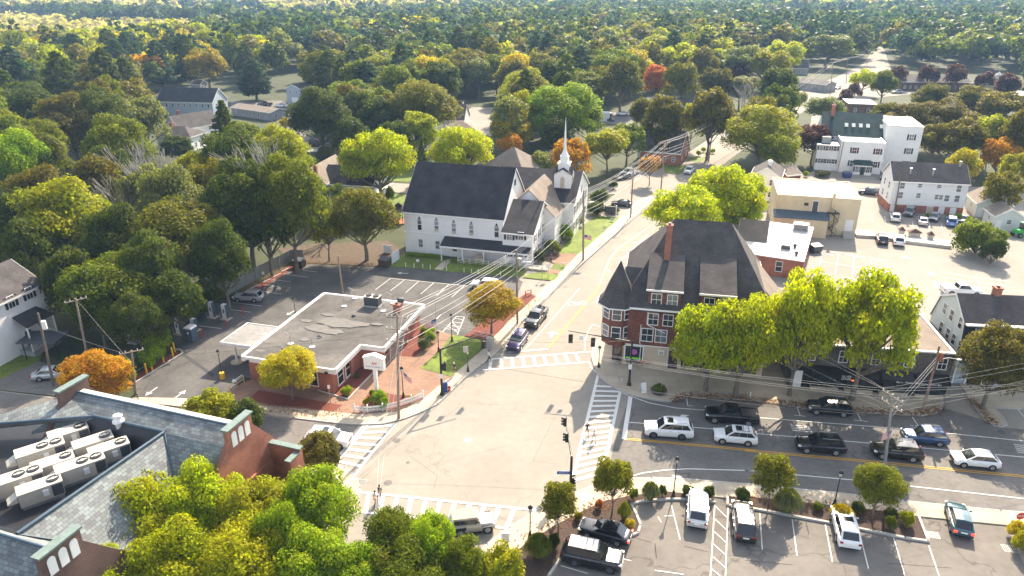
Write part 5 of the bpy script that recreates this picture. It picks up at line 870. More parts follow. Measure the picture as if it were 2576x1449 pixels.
def tree(x, y, w, h, kind, col, label=None, base=None, name=None, cat='tree', group=None, zbase=0.0, lod=None, pos=None, R=None):
    if pos is not None: p = Vector(pos)
    elif base is not None:
        p = G(*base) if isinstance(base[0], str) else G('D', *base)
        q = (base[1:] if isinstance(base[0], str) else base); bx, by = DD(*base) if isinstance(base[0], str) else base
        h = VH('D', bx, by, x, y)
    else:
        if y < 1100 and kind in ('round', 'spread') and w > 1 and h > 0:
            for _ in range(4): Wm = w / F_PX * (h * .7 - CAM_H) / ray('D', x, y + 10).z; h = max(h, min(19.5, (1.15 if kind == 'round' else .82) * Wm + .8))
        h = abs(h); p = G('D', x, y, h)
    dist = math.hypot(p.x, p.y)
    if R is None: t = (h * .7 - CAM_H) / ray('D', x, y + 10).z if base is None else ray('D', bx, by) and (-CAM_H / ray('D', bx, by).z); R = w / 2 / F_PX * t * .98
    else: w = R * 2 * F_PX / dist
    if lod is None: lod = 0 if w > 120 else 1 if w > 52 else 2
    c, tr = proto(kind, lod, rnd.randrange(2 if lod == 0 else 3)); ratio = KIND[kind][0]
    nm = name or {'pine': 'pine_tree', 'cone': 'spruce_tree', 'bush': 'shrub'}.get(kind, 'broadleaf_tree')
    r = thing(nm, label or 'x', cat, (p.x, p.y, zbase), rnd.uniform(0, 6.28), group); r.scale = (R, R, h / ratio)
    for me, n_ in ((c, 'crown'), (tr, 'trunk')):
        o = bpy.data.objects.new(n_ if kind != 'bush' else {'crown': 'foliage', 'trunk': 'stems'}[n_], me); COL.objects.link(o); o.parent = r
        if n_ == 'crown': k = rnd.uniform(.88, 1.12); o.color = tuple(min(1, v * k * rnd.uniform(.95, 1.05)) for v in COLS[col]) + (1,)
    ALLT.append((p.x, p.y, R)); return r
# --- trees at the lower left, nearest the camera
for i, (x, y, w, h, c, lb) in enumerate([(335, 1212, 215, 9.5, 'lg', 'bright lime tree against the lower slate slope, left one of the near clump'), (490, 1178, 205, 10, 'lg', 'tallest bright lime tree in front of the slate roof'), (625, 1225, 200, 9, 'yg', 'yellow green tree below the white balcony'), (775, 1190, 195, 9.5, 'bg', 'fresh green tree with rusty tips beside the lower left pavement'),
     (420, 1320, 240, 8.5, 'lg', 'lime tree at the bottom edge below the arched brick gable'), (600, 1330, 240, 8.5, 'lg', 'broad lime tree at the bottom edge left of centre'), (770, 1345, 210, 8, 'bg', 'fresh green tree at the bottom edge below the pavement corner'), (250, 1400, 200, 7.5, 'lg', 'lime tree cut off by the bottom edge beside the brick parapet'),
     (985, 1290, 150, 8, 'mg', 'mid green tree just below the lower crosswalk'), (1075, 1302, 140, 8, 'bg', 'green tree between the lower crosswalk and the jeep'), (1010, 1375, 200, 7.5, 'mg', 'mid green tree at the bottom edge below the crosswalk'), (1160, 1364, 135, 6.5, 'mg', 'mid green tree directly below the tan jeep'), (1265, 1378, 110, 6, 'yg', 'yellow tipped small tree at the bottom edge beside the pavement sign'), (890, 1385, 190, 7, 'bg', 'green tree at the bottom edge near the centre left'), (90, 1432, 180, 7, 'lg', 'lime tree tip in the bottom left corner'), (700, 1275, 150, 9, 'bg', 'green tree with orange tips right of the lime clump')]):
    tree(x, y, w, h, 'round', c, lb, group='near trees along the lower street')
# --- single trees of the town
for a in [(792, 1092, 115, 6, 'small', 'br', 'dark bronze tree hiding part of the white car at the left crosswalk'), (520, 992, 120, 6, 'small', 'yg', 'yellow green small tree just behind the slate ridge'), (612, 1012, 90, 5.4, 'round', 'dg', 'dark green small tree behind the slate roof beside the brick gable'), (232, 895, 165, 7, 'small', 'or', 'orange tree behind the slate roof at left'), (140, 1010, 60, 6, 'small', 'rd', 'thin reddish tree by the left street edge'),
    (163, 655, 115, 9, 'round', 'bg', 'bright fresh green tree beside the white house at left'), (255, 905, 1, 1, None, None, None),
    (1060, 352, 45, 11, 'cone', 'dg', 'slim dark spruce between the two lime crowns behind the church'), (947, 330, 172, 10, 'spread', 'lg', 'wide lime tree left behind the church roof'), (1163, 324, 150, 10, 'spread', 'lg', 'wide lime tree directly behind the church ridge'), (1290, 274, 95, 14, 'round', 'go', 'golden tree behind the tan hall roof'), (1283, 335, 62, 9, 'small', 'or', 'small orange yellow tree behind the hall peak'), (1285, 250, 100, 12, 'round', 'wi', 'pale willow like tree beside the white gabled shop'),
    (1420, 212, 170, 17, 'round', 'bg', 'very large green tree with yellow top left above the steeple'), (1358, 385, 74, 6.5, 'round', 'wi', 'pale grey green tree just left of the steeple'), (1325, 138, 65, 14, 'round', 'lg', 'lime tree left of the orange crown in the far woods edge'), (1356, 150, 55, 14, 'round', 'or', 'orange crowned tree beyond the big green tree'),
    (1533, 324, 118, 12, 'small', 'yg', 'airy yellow green tree right of the steeple'), (1437, 345, 95, 9, 'round', 'or', 'bright orange tree directly behind the spire'), (1582, 306, 85, 12, 'round', 'mg', 'green tree behind the airy yellow green one'), (1639, 391, 58, 7.5, 'small', 'or', 'small orange street tree beside the main road pole'),
    (1745, 258, 64, 14, 'tall', 'lg', 'narrow pointed lime tree beside the brick house'), (1728, 478, 180, 10.5, 'spread', 'lg', 'lower left lime crown of the group behind the turreted building'), (1835, 420, 190, 12, 'spread', 'lg', 'upper lime crown of the group behind the turreted building'), (1860, 480, 130, 10, 'spread', 'lg', 'right lime crown of the group behind the turreted building'), (1668, 337, 42, 8, 'small', 'br', 'small dark tree in front of the brick house'),
    (1677, 242, 100, 11, 'round', 'br', 'dull tree between the far car park and the brick house chimney'), (1796, 231, 108, 12, 'round', 'br', 'broad dull tree behind the long low roof'), (1868, 190, 100, 13, 'small', 'wi', 'sparse pale tree left of the wires'), (1864, 156, 52, 13, 'round', 'pu', 'dark purple tree beside the far grey roof'), (1803, 166, 74, 13, 'round', 'br', 'dull rounded tree left of the purple one'),
    (1567, 152, 96, 15, 'round', 'ol', 'large olive tree above the far car park'), (1430, 158, 60, 14, 'round', 'mg', 'mid green tree left of the olive ones'), (1480, 262, 80, 11, 'round', 'mg', 'green tree left of the far car park'), (1400, 300, 80, 12, 'round', 'dg', 'dark tree below the very large green one'), (1620, 250, 70, 11, 'round', 'ol', 'olive tree beside the far car park pole'), (1965, 330, 90, 11, 'round', 'mg', 'green tree behind the large maroon one'), (2230, 180, 60, 12, 'round', 'mg', 'green tree beside the far road bend'), (1490, 156, 62, 14, 'round', 'ol', 'olive tree second left of the largest olive crown'), (1655, 164, 68, 14, 'round', 'rd', 'coral red tipped tree in the far woods edge'), (1718, 152, 82, 14, 'round', 'ol', 'olive tree right of the coral red one'), (1707, 114, 100, 16, 'spread', 'lg', 'yellow lime tree standing above the coral red one'), (1656, 92, 92, 16, 'round', 'yg', 'yellow green tree behind the yellow lime one'),
    (1772, 122, 72, 15, 'round', 'br', 'dull brown green tree right of the yellow lime one'), (1875, 115, 100, 15, 'round', 'wi', 'pale rounded tree above the purple one, left half of a pair'), (1940, 119, 100, 15, 'round', 'yg', 'pale yellow rounded tree, right half of a pair'), (1975, 98, 90, 15, 'round', 'lg', 'lime tree above the pale pair'), (1962, 162, 82, 13, 'round', 'dg', 'dark green tree right of the far grey roofed house'),
    (2090, 84, 120, 17, 'round', 'mg', 'big green tree left of the far road'), (2179, 176, 66, 10, 'spread', 'lg', 'small spreading lime tree beside the bright far junction'), (2266, 162, 46, 9, 'round', 'pu', 'purple tree left end of the row by the long brick school'), (2342, 161, 48, 9, 'round', 'pu', 'purple tree second in the row by the long brick school'), (2413, 159, 52, 10, 'round', 'pu', 'purple tree third in the row by the long brick school'), (2485, 177, 44, 9, 'round', 'pu', 'purple tree fourth in the row by the school'), (2543, 185, 55, 9, 'round', 'pu', 'purple tree at the right end of the row'),
    (2155, 206, 36, 7, 'round', 'pu', 'purple tree beneath the small spreading lime one'), (2131, 223, 36, 6, 'round', 'pu', 'small maroon tree lowest of the purple ones by the far junction'), (1998, 228, 78, 11, 'small', 'wi', 'thin pale tree left of the bright side road'), (2083, 242, 90, 11, 'small', 'wi', 'thin pale tree right of the bright side road'), (2056, 310, 76, 10, 'round', 'pu', 'large dark maroon tree beside the white green roofed building'),
    (2300, 262, 130, -14, 'round', 'br', 'dull tree left of the big clump behind the white block'), (2390, 252, 140, -15, 'round', 'br', 'largest dull crown behind the white green roofed building'), (2460, 217, 110, -14, 'round', 'br', 'dull crown behind the largest one at right'), (2352, 214, 90, -13, 'round', 'ol', 'olive crown in the back of the right clump'), (2530, 228, 110, -14, 'round', 'ol', 'olive crown at the right edge of the back clump'), (2234, 258, 78, 9.5, 'round', 'br', 'low dark tree right of the brown flat roofed building'), (2504, 296, 95, 12, 'round', 'yg', 'yellow green tree above the white block roof'),
    (2528, 344, 85, 11, 'round', 'or', 'orange tree at the right edge above the sheds'), (2432, 378, 76, 8, 'round', 'go', 'golden tree just above the white block ridge'), (2565, 385, 75, 10, 'round', 'yg', 'yellow green tree at the far right edge above the sheds'), (2440, 300, 100, 13, 'round', 'br', 'dull tree between the big clump and the golden one'), (2535, 430, 90, 8, 'round', 'ol', 'low olive tree behind the sheds'), (2365, 310, 90, -12, 'round', 'br', 'dull tree just behind the white tall wing'),
    (2532, 825, 172, 8.5, 'round', 'br', 'dark bronze tree in front of the blue house at the right edge'),
    # behind the bank and left of the church
    (797, 224, 138, 15, 'round', 'dg', 'big dark oval tree above the grey houses'), (872, 210, 100, 15, 'round', 'br', 'dark brownish tree right of the big oval one'), (945, 217, 92, 15, 'round', 'mg', 'green tree with bare stems in the middle of the dark group'), (1060, 205, 150, 16, 'round', 'ol', 'big olive tree right in the dark group behind the church'), (1050, 282, 95, 13, 'round', 'yg', 'two toned tree in front of the big olive one'), (985, 300, 90, 12, 'round', 'dg', 'dark tree between the wide lime tree and the olive one'), (880, 300, 90, 12, 'round', 'dg', 'dark tree above the grey house ridge'),
    (632, 148, 95, 17, 'pine', 'bp', 'large blue green pine right of the long blue hall'), (555, 252, 95, 18, 'cone', 'dg', 'dark spruce in front of the long blue hall'), (575, 325, 160, 16, 'round', 'dg', 'dark tree below the spruce at centre left'), (690, 320, 140, 15, 'round', 'yg', 'yellow green tree left of the grey houses'), (715, 292, 34, 6, 'round', 'go', 'small golden tree beside the rear car park'), (620, 312, 110, 14, 'round', 'mg', 'green tree with a bright crest near the spruce'),
    (345, 238, 106, 13, 'round', 'wi', 'grey brown tree left of the long blue hall'), (440, 342, 80, -8, 'round', 'dg', 'dark low tree under the white gabled house'), (512, 118, 88, 15, 'round', 'au', 'large orange brown tree above the long blue hall')]:
    if a[4] is None: continue
    tree(*a[:6], label=a[6], group=None)
# --- street trees whose trunk foot is in view
for x, y, w, kind, c, base, lb in [(1537, 1150, 98, 'small', 'yo', (1539, 1299), 'young street tree in the mulch bed beside the black sedan'), (1405, 1215, 92, 'small', 'yo', (1404, 1347), 'young street tree nearest the lower pavement corner'), (1935, 1143, 104, 'small', 'yo', (1932, 1273), 'young street tree above the black and tan parked car'), (2207, 1170, 122, 'small', 'yo', (2192, 1307), 'young street tree at the right part of the planted strip'),
     (730, 884, 148, 'small', 'go', (737, 1008), 'gold and green tree in the red mulch in front of the bank'), (1236, 720, 150, 'small', 'au', (1236, 842), 'round orange and green tree beside the bank drive'), (917, 474, 165, 'round', 'ol', (923, 655), 'broad olive tree behind the bank car park'), (833, 530, 100, 'small', 'yg', (829, 657), 'yellow green tree at the back corner of the bank car park'), (833, 466, 85, 'round', 'mg', (845, 560), 'green tree below the grey house'),
     (1912, 268, 186, 'round', 'yg', (1905, 424), 'large yellow green tree above the main road on the right'), (190, 452, 240, 'round', 'yg', (205, 715), 'broad olive yellow crown at left'), (300, 642, 225, 'round', 'mg', (305, 850), 'big rounded green crown directly behind the bright green tree'), (440, 508, 250, 'round', 'ol', (470, 745), 'big dark crown above the bank fence'),
     (1760, 768, 200, 'spread', 'lg', (1775, 985), 'left locust tree in front of the turreted building'), (1868, 752, 200, 'spread', 'lg', (1850, 1000), 'right locust tree in front of the turreted building'), (2018, 690, 172, 'spread', 'lg', (1985, 997), 'locust tree at the left end of the shop row'), (2190, 698, 238, 'spread', 'lg', (2142, 1008), 'largest locust tree in front of the black awnings')]:
    tree(x, y, w, 0, kind, c, lb, base=base, group='young street trees' if c == 'yo' else None)
# --- big trees of the wood at the left
lw = [(285, 522, 165, 15, 'dg', 'dark crown right of the olive yellow one'), (420, 424, 160, 18, 'wi', 'grey green crown above the dark one over the fence'), (600, 410, 200, 18, 'dg', 'dark tall crown left of the bank trees'), (712, 395, 160, 20, 'mg', 'tall tree with a leaning trunk behind the fence'),
      (72, 308, 145, 16, 'mg', 'green crown at the left edge'), (15, 330, 150, 16, 'bg', 'fresh green crown cut by the left edge'), (90, 425, 160, 15, 'br', 'brownish crown below the left roofs'), (275, 296, 150, 16, 'mg', 'green crown right of the chimney roof'), (300, 330, 120, 15, 'yg', 'yellow green crown above the pale dead stems'), (480, 392, 110, 15, 'yg', 'olive crown in the middle of the left wood'), (520, 405, 130, 17, 'ol', 'drooping olive crown in the left wood'), (655, 480, 120, 15, 'dg', 'dark crown directly above the bank fence'),
      (30, 480, 160, 16, 'dg', 'dark crown at the left edge above the navy house'), (50, 560, 120, 14, 'dg', 'dark low crown beside the navy house'), (540, 560, 140, 14, 'dg', 'dark low crown at the fence corner'), (360, 590, 150, 14, 'dg', 'dark low crown in the middle of the near wood'), (350, 420, 110, 16, 'wi', 'pale crown with dead branches'), (235, 400, 120, 15, 'br', 'brown crown below the grey hipped roof'), (150, 620, 120, 13, 'dg', 'dark crown behind the bright green tree'), (240, 235, 130, 16, 'dg', 'dark crown left of the long blue hall'), (160, 240, 140, 16, 'br', 'brownish crown in the upper left'), (60, 215, 150, 16, 'dg', 'dark crown in the upper left corner of the wood'), (430, 690, 120, 10, 'dg', 'low dark crown by the charging bays'), (220, 690, 110, 11, 'dg', 'dark crown beside the leaning utility pole'), (330, 745, 130, 8, 'dg', 'low dark tree above the wooden fence end')]
for x, y, w, h, c, lb in lw: tree(x, y, w, h, 'round', c, lb)
# --- random woodland
def inpoly(x, y, P):
    r = False; j = len(P) - 1
    for i in range(len(P)):
        if (P[i][1] > y) != (P[j][1] > y) and x < (P[j][0] - P[i][0]) * (y - P[i][1]) / (P[j][1] - P[i][1]) + P[i][0]: r = not r
        j = i
    return r
def project(x, y, z=0.0):
    dz = z - CAM_H; cp, sp = math.cos(PITCH), math.sin(PITCH); fz = y * cp - dz * sp; up = y * sp + dz * cp
    return 1288 + F_PX * x / fz, 724.5 - F_PX * up / fz
WOOD = [[(-900, -20), (2231, -20), (2231, 104), (2192, 114), (2162, 156), (2085, 188), (1992, 200), (1900, 225), (1760, 232), (1600, 225), (1400, 262), (1330, 262), (1240, 300), (1100, 320), (860, 330), (800, 300), (770, 235), (600, 215), (385, 228), (380, 245), (-900, 245)],
        [(2231, -20), (3600, -20), (3600, 400), (2590, 400), (2590, 200), (2480, 180), (2290, 178), (2244, 200), (2232, 120)], [(-900, 245), (380, 245), (375, 300), (250, 330), (120, 325), (100, 420), (250, 420), (260, 330), (400, 330), (480, 410), (740, 400), (740, 560), (560, 690), (300, 820), (130, 620), (40, 560), (-200, 520), (-900, 520)],
        [(1100, 320), (1240, 300), (1330, 262), (1400, 262), (1600, 225), (1600, 285), (1480, 330), (1330, 400), (1250, 390), (1200, 340)], [(700, 300), (1080, 330), (1060, 400), (960, 385), (780, 385)], [(2300, 300), (2620, 270), (2620, 460), (2450, 455), (2440, 400), (2330, 400)], [(1880, 330), (2025, 290), (2020, 370), (1960, 440), (1860, 430)]]
CLEAR = [[(1475, 26), (1500, 14), (1560, 9), (1660, 10), (1650, 22), (1560, 28)], [(2460, 22), (2700, 26), (2700, 12), (2480, 14)], [(-100, 16), (500, 10), (800, 6), (900, 0), (300, -4), (-100, 2)], [(490, 195), (610, 195), (610, 260), (490, 250)], [(700, 180), (790, 180), (800, 300), (700, 300)], [(800, 180), (905, 180), (905, 200), (800, 200)], [(1850, 180), (1990, 170), (1990, 215), (1850, 215)], [(1150, 250), (1270, 250), (1270, 330), (1130, 330)], [(1970, 165), (2060, 160), (2060, 195), (1970, 200)], [(380, 250), (620, 250), (620, 330), (380, 330)], [(2290, 176), (2560, 176), (2560, 280), (2290, 280)]]
VIS = [(390, 225, 585, 292), (405, 275, 505, 345), (140, 318, 218, 372), (765, 400, 960, 500), (738, 325, 805, 410), (716, 212, 752, 262), (1120, 250, 1232, 330), (1490, 275, 1605, 325), (1600, 300, 1715, 400), (2060, 290, 2310, 470), (2000, 200, 2110, 226), (600, 262, 740, 300), (735, 300, 800, 345), (2268, 190, 2560, 225), (1870, 160, 1920, 190), (1990, 155, 2040, 180)]
def hides(px, py, R, h):
    u, v = project(px, py); ut, vt = project(px, py, h); w = 1.12 * R * F_PX / math.hypot(px, py)
    return any(u + w > a and u - w < c and vt < d and v > d - 40 for a, b, c, d in VIS)
def hill(x, y):
    d = math.hypot(x, y); k = min(1, max(0, (d - 1150) / 900.0)); k = k * k * (3 - 2 * k)
    return k * 20 * (.55 + mnoise.noise(Vector((x / 620.0, y / 420.0, 3.1)))) if k > 0 else 0.0
near, far = [], []
y = 95.0
while y < 3300:
    st = 9.6 if y < 230 else 12.5 if y < 420 else 15.5 if y < 620 else 18 if y < 1000 else 22 if y < 1500 else 28
    half = y * .76 + 30; x = -half
    while x < half:
        px, py = x + rnd.uniform(-.42, .42) * st, y + rnd.uniform(-.42, .42) * st; x += st
        u, v = project(px, py)
        if not any(inpoly(u, v, P) for P in WOOD) or any(inpoly(u, v, P) for P in CLEAR): continue
        R = st * rnd.uniform(.48, .72)
        if any((px - a) ** 2 + (py - b) ** 2 < (.62 * (R + r_)) ** 2 for a, b, r_ in ALLT[:260] if abs(py - b) < 14): continue
        if py < 480 and hides(px, py, R, 20): continue
        (near if py < 420 else far).append((px, py, R))
    y += st
near.sort(key=lambda t: t[0] ** 2 + t[1] ** 2)
def species(x, y):
    n = mnoise.noise(Vector((x / 90.0, y / 90.0, .5))); n2 = mnoise.noise(Vector((x / 160.0, y / 160.0, 9.5))); r = rnd.random(); d = math.hypot(x, y)
    left = x < -60
    if n > .08 and y > 230: kind = 'pine' if r < .5 else 'round'
    else: kind = 'pine' if r < .12 and y > 230 else 'round'
    r = rnd.random()
    if kind == 'pine': return kind, 'bp' if r < .6 else 'dg'
    if y > 330 and left and n2 > -.05: c = 'yg' if r < .28 else 'mg' if r < .5 else 'go' if r < .62 else 'lg' if r < .74 else 'ol' if r < .86 else 'or' if r < .89 else 'wi'
    elif y > 420 and n2 < .1: c = 'bp' if r < .35 else 'dg' if r < .6 else 'mg' if r < .8 else 'wi' if r < .9 else 'br'
    elif y > 300: c = 'dg' if r < .24 else 'mg' if r < .42 else 'br' if r < .60 else 'ol' if r < .74 else 'yg' if r < .84 else 'wi' if r < .95 else 'go'
    else: c = 'dg' if r < .4 else 'mg' if r < .62 else 'br' if r < .8 else 'ol' if r < .93 else 'yg'
    return kind, c
REG = lambda x, y: ('far ' if math.hypot(x, y) > 330 else '') + ('left' if x < -70 else 'central' if x < 80 else 'right')
nb = sum(1 for o in bpy.data.objects if o.get('category') == 'tree' and o.name.startswith('broad')); npine = 2; far_extra = []
for px, py, R in near:
    k, c = species(px, py)
    if k == 'round' and nb >= 299 or k == 'pine' and npine >= 160: far_extra.append((px, py, R, k, c)); continue
    h = rnd.uniform(14, 20) if k == 'round' else rnd.uniform(20, 26)
    RR = R if k == 'round' else R * 1.0
    if k == 'round': nb += 1
    else: npine += 1
    tree(0, 0, 0, h, k, c, '%s %s among the %s woods' % (CN[c], 'pine' if k == 'pine' else 'broadleaf tree', REG(px, py)), pos=(px, py), R=RR, group='%s %s of the %s woods' % (CN[c], 'pines' if k == 'pine' else 'trees', REG(px, py)))
print('individual', nb, npine, 'near', len(near), 'far', len(far), 'stuff near', len(far_extra))
# far woods: one mass of leaf sprays on every crown
PP, NN, SS, CC = [], [], [], []
cache = {}
allf = far_extra + [(a, b, r_) + species(a, b) for a, b, r_ in far]
for px, py, R, k, c in allf:
    d = math.hypot(px, py); lod = 900 if d < 520 else 480 if d < 760 else 190 if d < 1200 else 70; v = rnd.randrange(4); key = (k, lod, v)
    if key not in cache: P, N, _ = crown_points(k, lod, 900 + v * 7 + lod, (13 if k == 'round' else 20) if lod > 110 else 9); cache[key] = (P, N)
    P, N = cache[key]; u_ = project(px, py)[0]; nz_ = mnoise.noise(Vector((px / 260.0, py / 110.0, 20)))
    tanz = (u_ < 1080 and d > 600 and nz_ > -.12) or (d > 950 and nz_ > .12)
    h = (rnd.uniform(15, 23) if k == 'round' else rnd.uniform(20, 27)); z0 = hill(px, py) if d > 1150 else 0.0; a = rnd.uniform(0, 6.28); ca, sa = math.cos(a), math.sin(a)
    h *= .5 if tanz and d < 1300 else 1; Q = np.stack([(P[:, 0] * ca - P[:, 1] * sa) * R * 1.05 + px, (P[:, 0] * sa + P[:, 1] * ca) * R * 1.05 + py, P[:, 2] * h / KIND[k][0] + z0], 1); PP.append(Q)
    NN.append(np.stack([N[:, 0] * ca - N[:, 1] * sa, N[:, 0] * sa + N[:, 1] * ca, N[:, 2]], 1)); SS.append(np.full(len(P), R * (.17 if lod == 900 else .23 if lod == 480 else .34 if lod == 190 else .55)) * (.6 + .8 * nr.rand(len(P))))
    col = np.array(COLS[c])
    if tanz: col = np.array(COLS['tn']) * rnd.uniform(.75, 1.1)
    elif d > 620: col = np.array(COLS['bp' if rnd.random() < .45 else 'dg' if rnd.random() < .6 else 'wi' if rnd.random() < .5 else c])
    CC.append(np.tile(col * rnd.uniform(.8, 1.2), (len(P), 1)))
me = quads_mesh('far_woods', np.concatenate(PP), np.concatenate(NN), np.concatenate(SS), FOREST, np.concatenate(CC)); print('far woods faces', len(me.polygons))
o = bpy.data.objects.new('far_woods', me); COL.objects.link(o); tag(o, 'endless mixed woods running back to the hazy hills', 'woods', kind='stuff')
# hills
b = MB(); nxh, nyh = 60, 36; vs = []
for j in range(nyh + 1):
    for i in range(nxh + 1):
        yy = 1100 + j * 110; xx = (i / nxh - .5) * 2 * (yy * .9 + 200); vs.append((xx, yy, hill(xx, yy) - .5))
b.add(vs, [(j * (nxh + 1) + i, j * (nxh + 1) + i + 1, (j + 1) * (nxh + 1) + i + 1, (j + 1) * (nxh + 1) + i) for j in range(nyh) for i in range(nxh)], None, True); tag(b.build('hills', M_['soil']), kind='structure')
def bare(x, y, w, h, lb):
    p = G('D', x, y, h); r = thing('bare_tree', lb, 'tree', V3(p), 0, 'pale bare trees in the wood'); b = MB(); rb = random.Random(int(x))
    def grow(a, d, l, rr, n):
        e = a + d * l; b.tube(a, e, rr, rr * .7, 5, caps=False)
        if n:
            for k in range(3): grow(e, (d + Vector((rb.uniform(-.55, .55), rb.uniform(-.55, .55), rb.uniform(-.1, .35)))).normalized(), l * rb.uniform(.6, .85), rr * .62, n - 1)
    for k in range(3): grow(Vector((0, 0, .0)), Vector((rb.uniform(-.22, .22), rb.uniform(-.22, .22), 1)).normalized(), h * .42, .2, 3)
    b.build('trunk', M_['palebark'], r)
for x, y, h, lb in ((330, 392, 15, 'pale bare tree rising left of the yellow green crown'), (375, 440, 14, 'pale bare tree in the middle of the left wood'), (300, 470, 13, 'pale leaning bare tree above the dark low crown'), (440, 410, 14, 'pale bare tree beside the white low house'), (650, 395, 19, 'pale bare stems above the fence wood'), (838, 500, 8, 'pale bare tree behind the bank car park'), (410, 470, 13, 'pale bare tree right of the middle one'), (1880, 225, 13, 'pale bare tree left of the wires')): bare(x, y, 0, h, lb)
# shrubs
sh = [('3a', 1095, 865, 1090, 975, 120, 'wi', 'striped ornamental grass mound left of the lamp post'), ('3a', 395, 1195, 390, 1330, 180, 'mg', 'large green ornamental grass mound by the lower pavement'), ('3a', 925, 990, 925, 1100, 90, 'yg', 'grass mound beside the black sedan bed tip'), ('4a', 255, 905, 258, 1050, 190, 'wi', 'big striped ornamental grass mound in the planted strip'), ('4a', 600, 1010, 600, 1090, 150, 'go', 'golden grass mound above the white parked car'), ('4a', 1000, 1050, 1005, 1130, 95, 'yg', 'yellow green shrub at the right end of the planted strip')]
def clip(c, x, y, xb, yb, w, col, lb, name='shrub', kind='bush', group=None, R=None):
    X, Y = DD(c, x, y); bx, by = DD(c, xb, yb); r = tree(X, Y, w * ZT[c][2], 0, kind, col, lb, base=(bx, by), name=name, cat='shrub', group=group, zbase=.1, lod=1); return r
blade = M_['grass']
def grass_mound(c, x, y, xb, yb, w, col, lb):
    bx, by = DD(c, xb, yb); p = G('D', bx, by); t = -CAM_H / ray('D', bx, by).z; R = w * ZT[c][2] / 2 / F_PX * t; h = max(.5, VH('D', bx, by, *DD(c, x, y)) * .9)
    n = 900; a = nr.rand(n) * 6.283; rr = np.sqrt(nr.rand(n)); P = []; me = bpy.data.meshes.new('blades'); V = []; Fc = []
    for i in range(n):
        dx, dy = math.cos(a[i]), math.sin(a[i]); k = rr[i]; hh = h * (1.05 - .45 * k * k) * (.8 + .3 * nr.rand()); wv = .035; q = (-dy * wv, dx * wv)
        pts = [(dx * k * R * .25, dy * k * R * .25, 0), (dx * k * R * .6, dy * k * R * .6, hh * .75), (dx * k * R * .9, dy * k * R * .9, hh), (dx * k * R * 1.12, dy * k * R * 1.12, hh * .72)]
        o_ = len(V)
        for j, s_ in zip(pts, (1, 1.1, .8, .15)): V += [(j[0] - q[0] * s_, j[1] - q[1] * s_, j[2]), (j[0] + q[0] * s_, j[1] + q[1] * s_, j[2])]
        Fc += [(o_, o_ + 1, o_ + 3, o_ + 2), (o_ + 2, o_ + 3, o_ + 5, o_ + 4), (o_ + 4, o_ + 5, o_ + 7, o_ + 6)]
    me.from_pydata(V, [], Fc); me.materials.append(LEAF); me.update(); r = thing('ornamental_grass', lb, 'grass plant', (p.x, p.y, .12)); o = bpy.data.objects.new('blades', me); COL.objects.link(o); o.parent = r; o.color = COLS[col] + (1,)
    b = MB(); b.lathe([(R * .3, 0), (R * .2, .12)], 10); b.build('crown_base', M_['soil'], r)
for a in sh[:5]: grass_mound(*a)
clip(*sh[5])
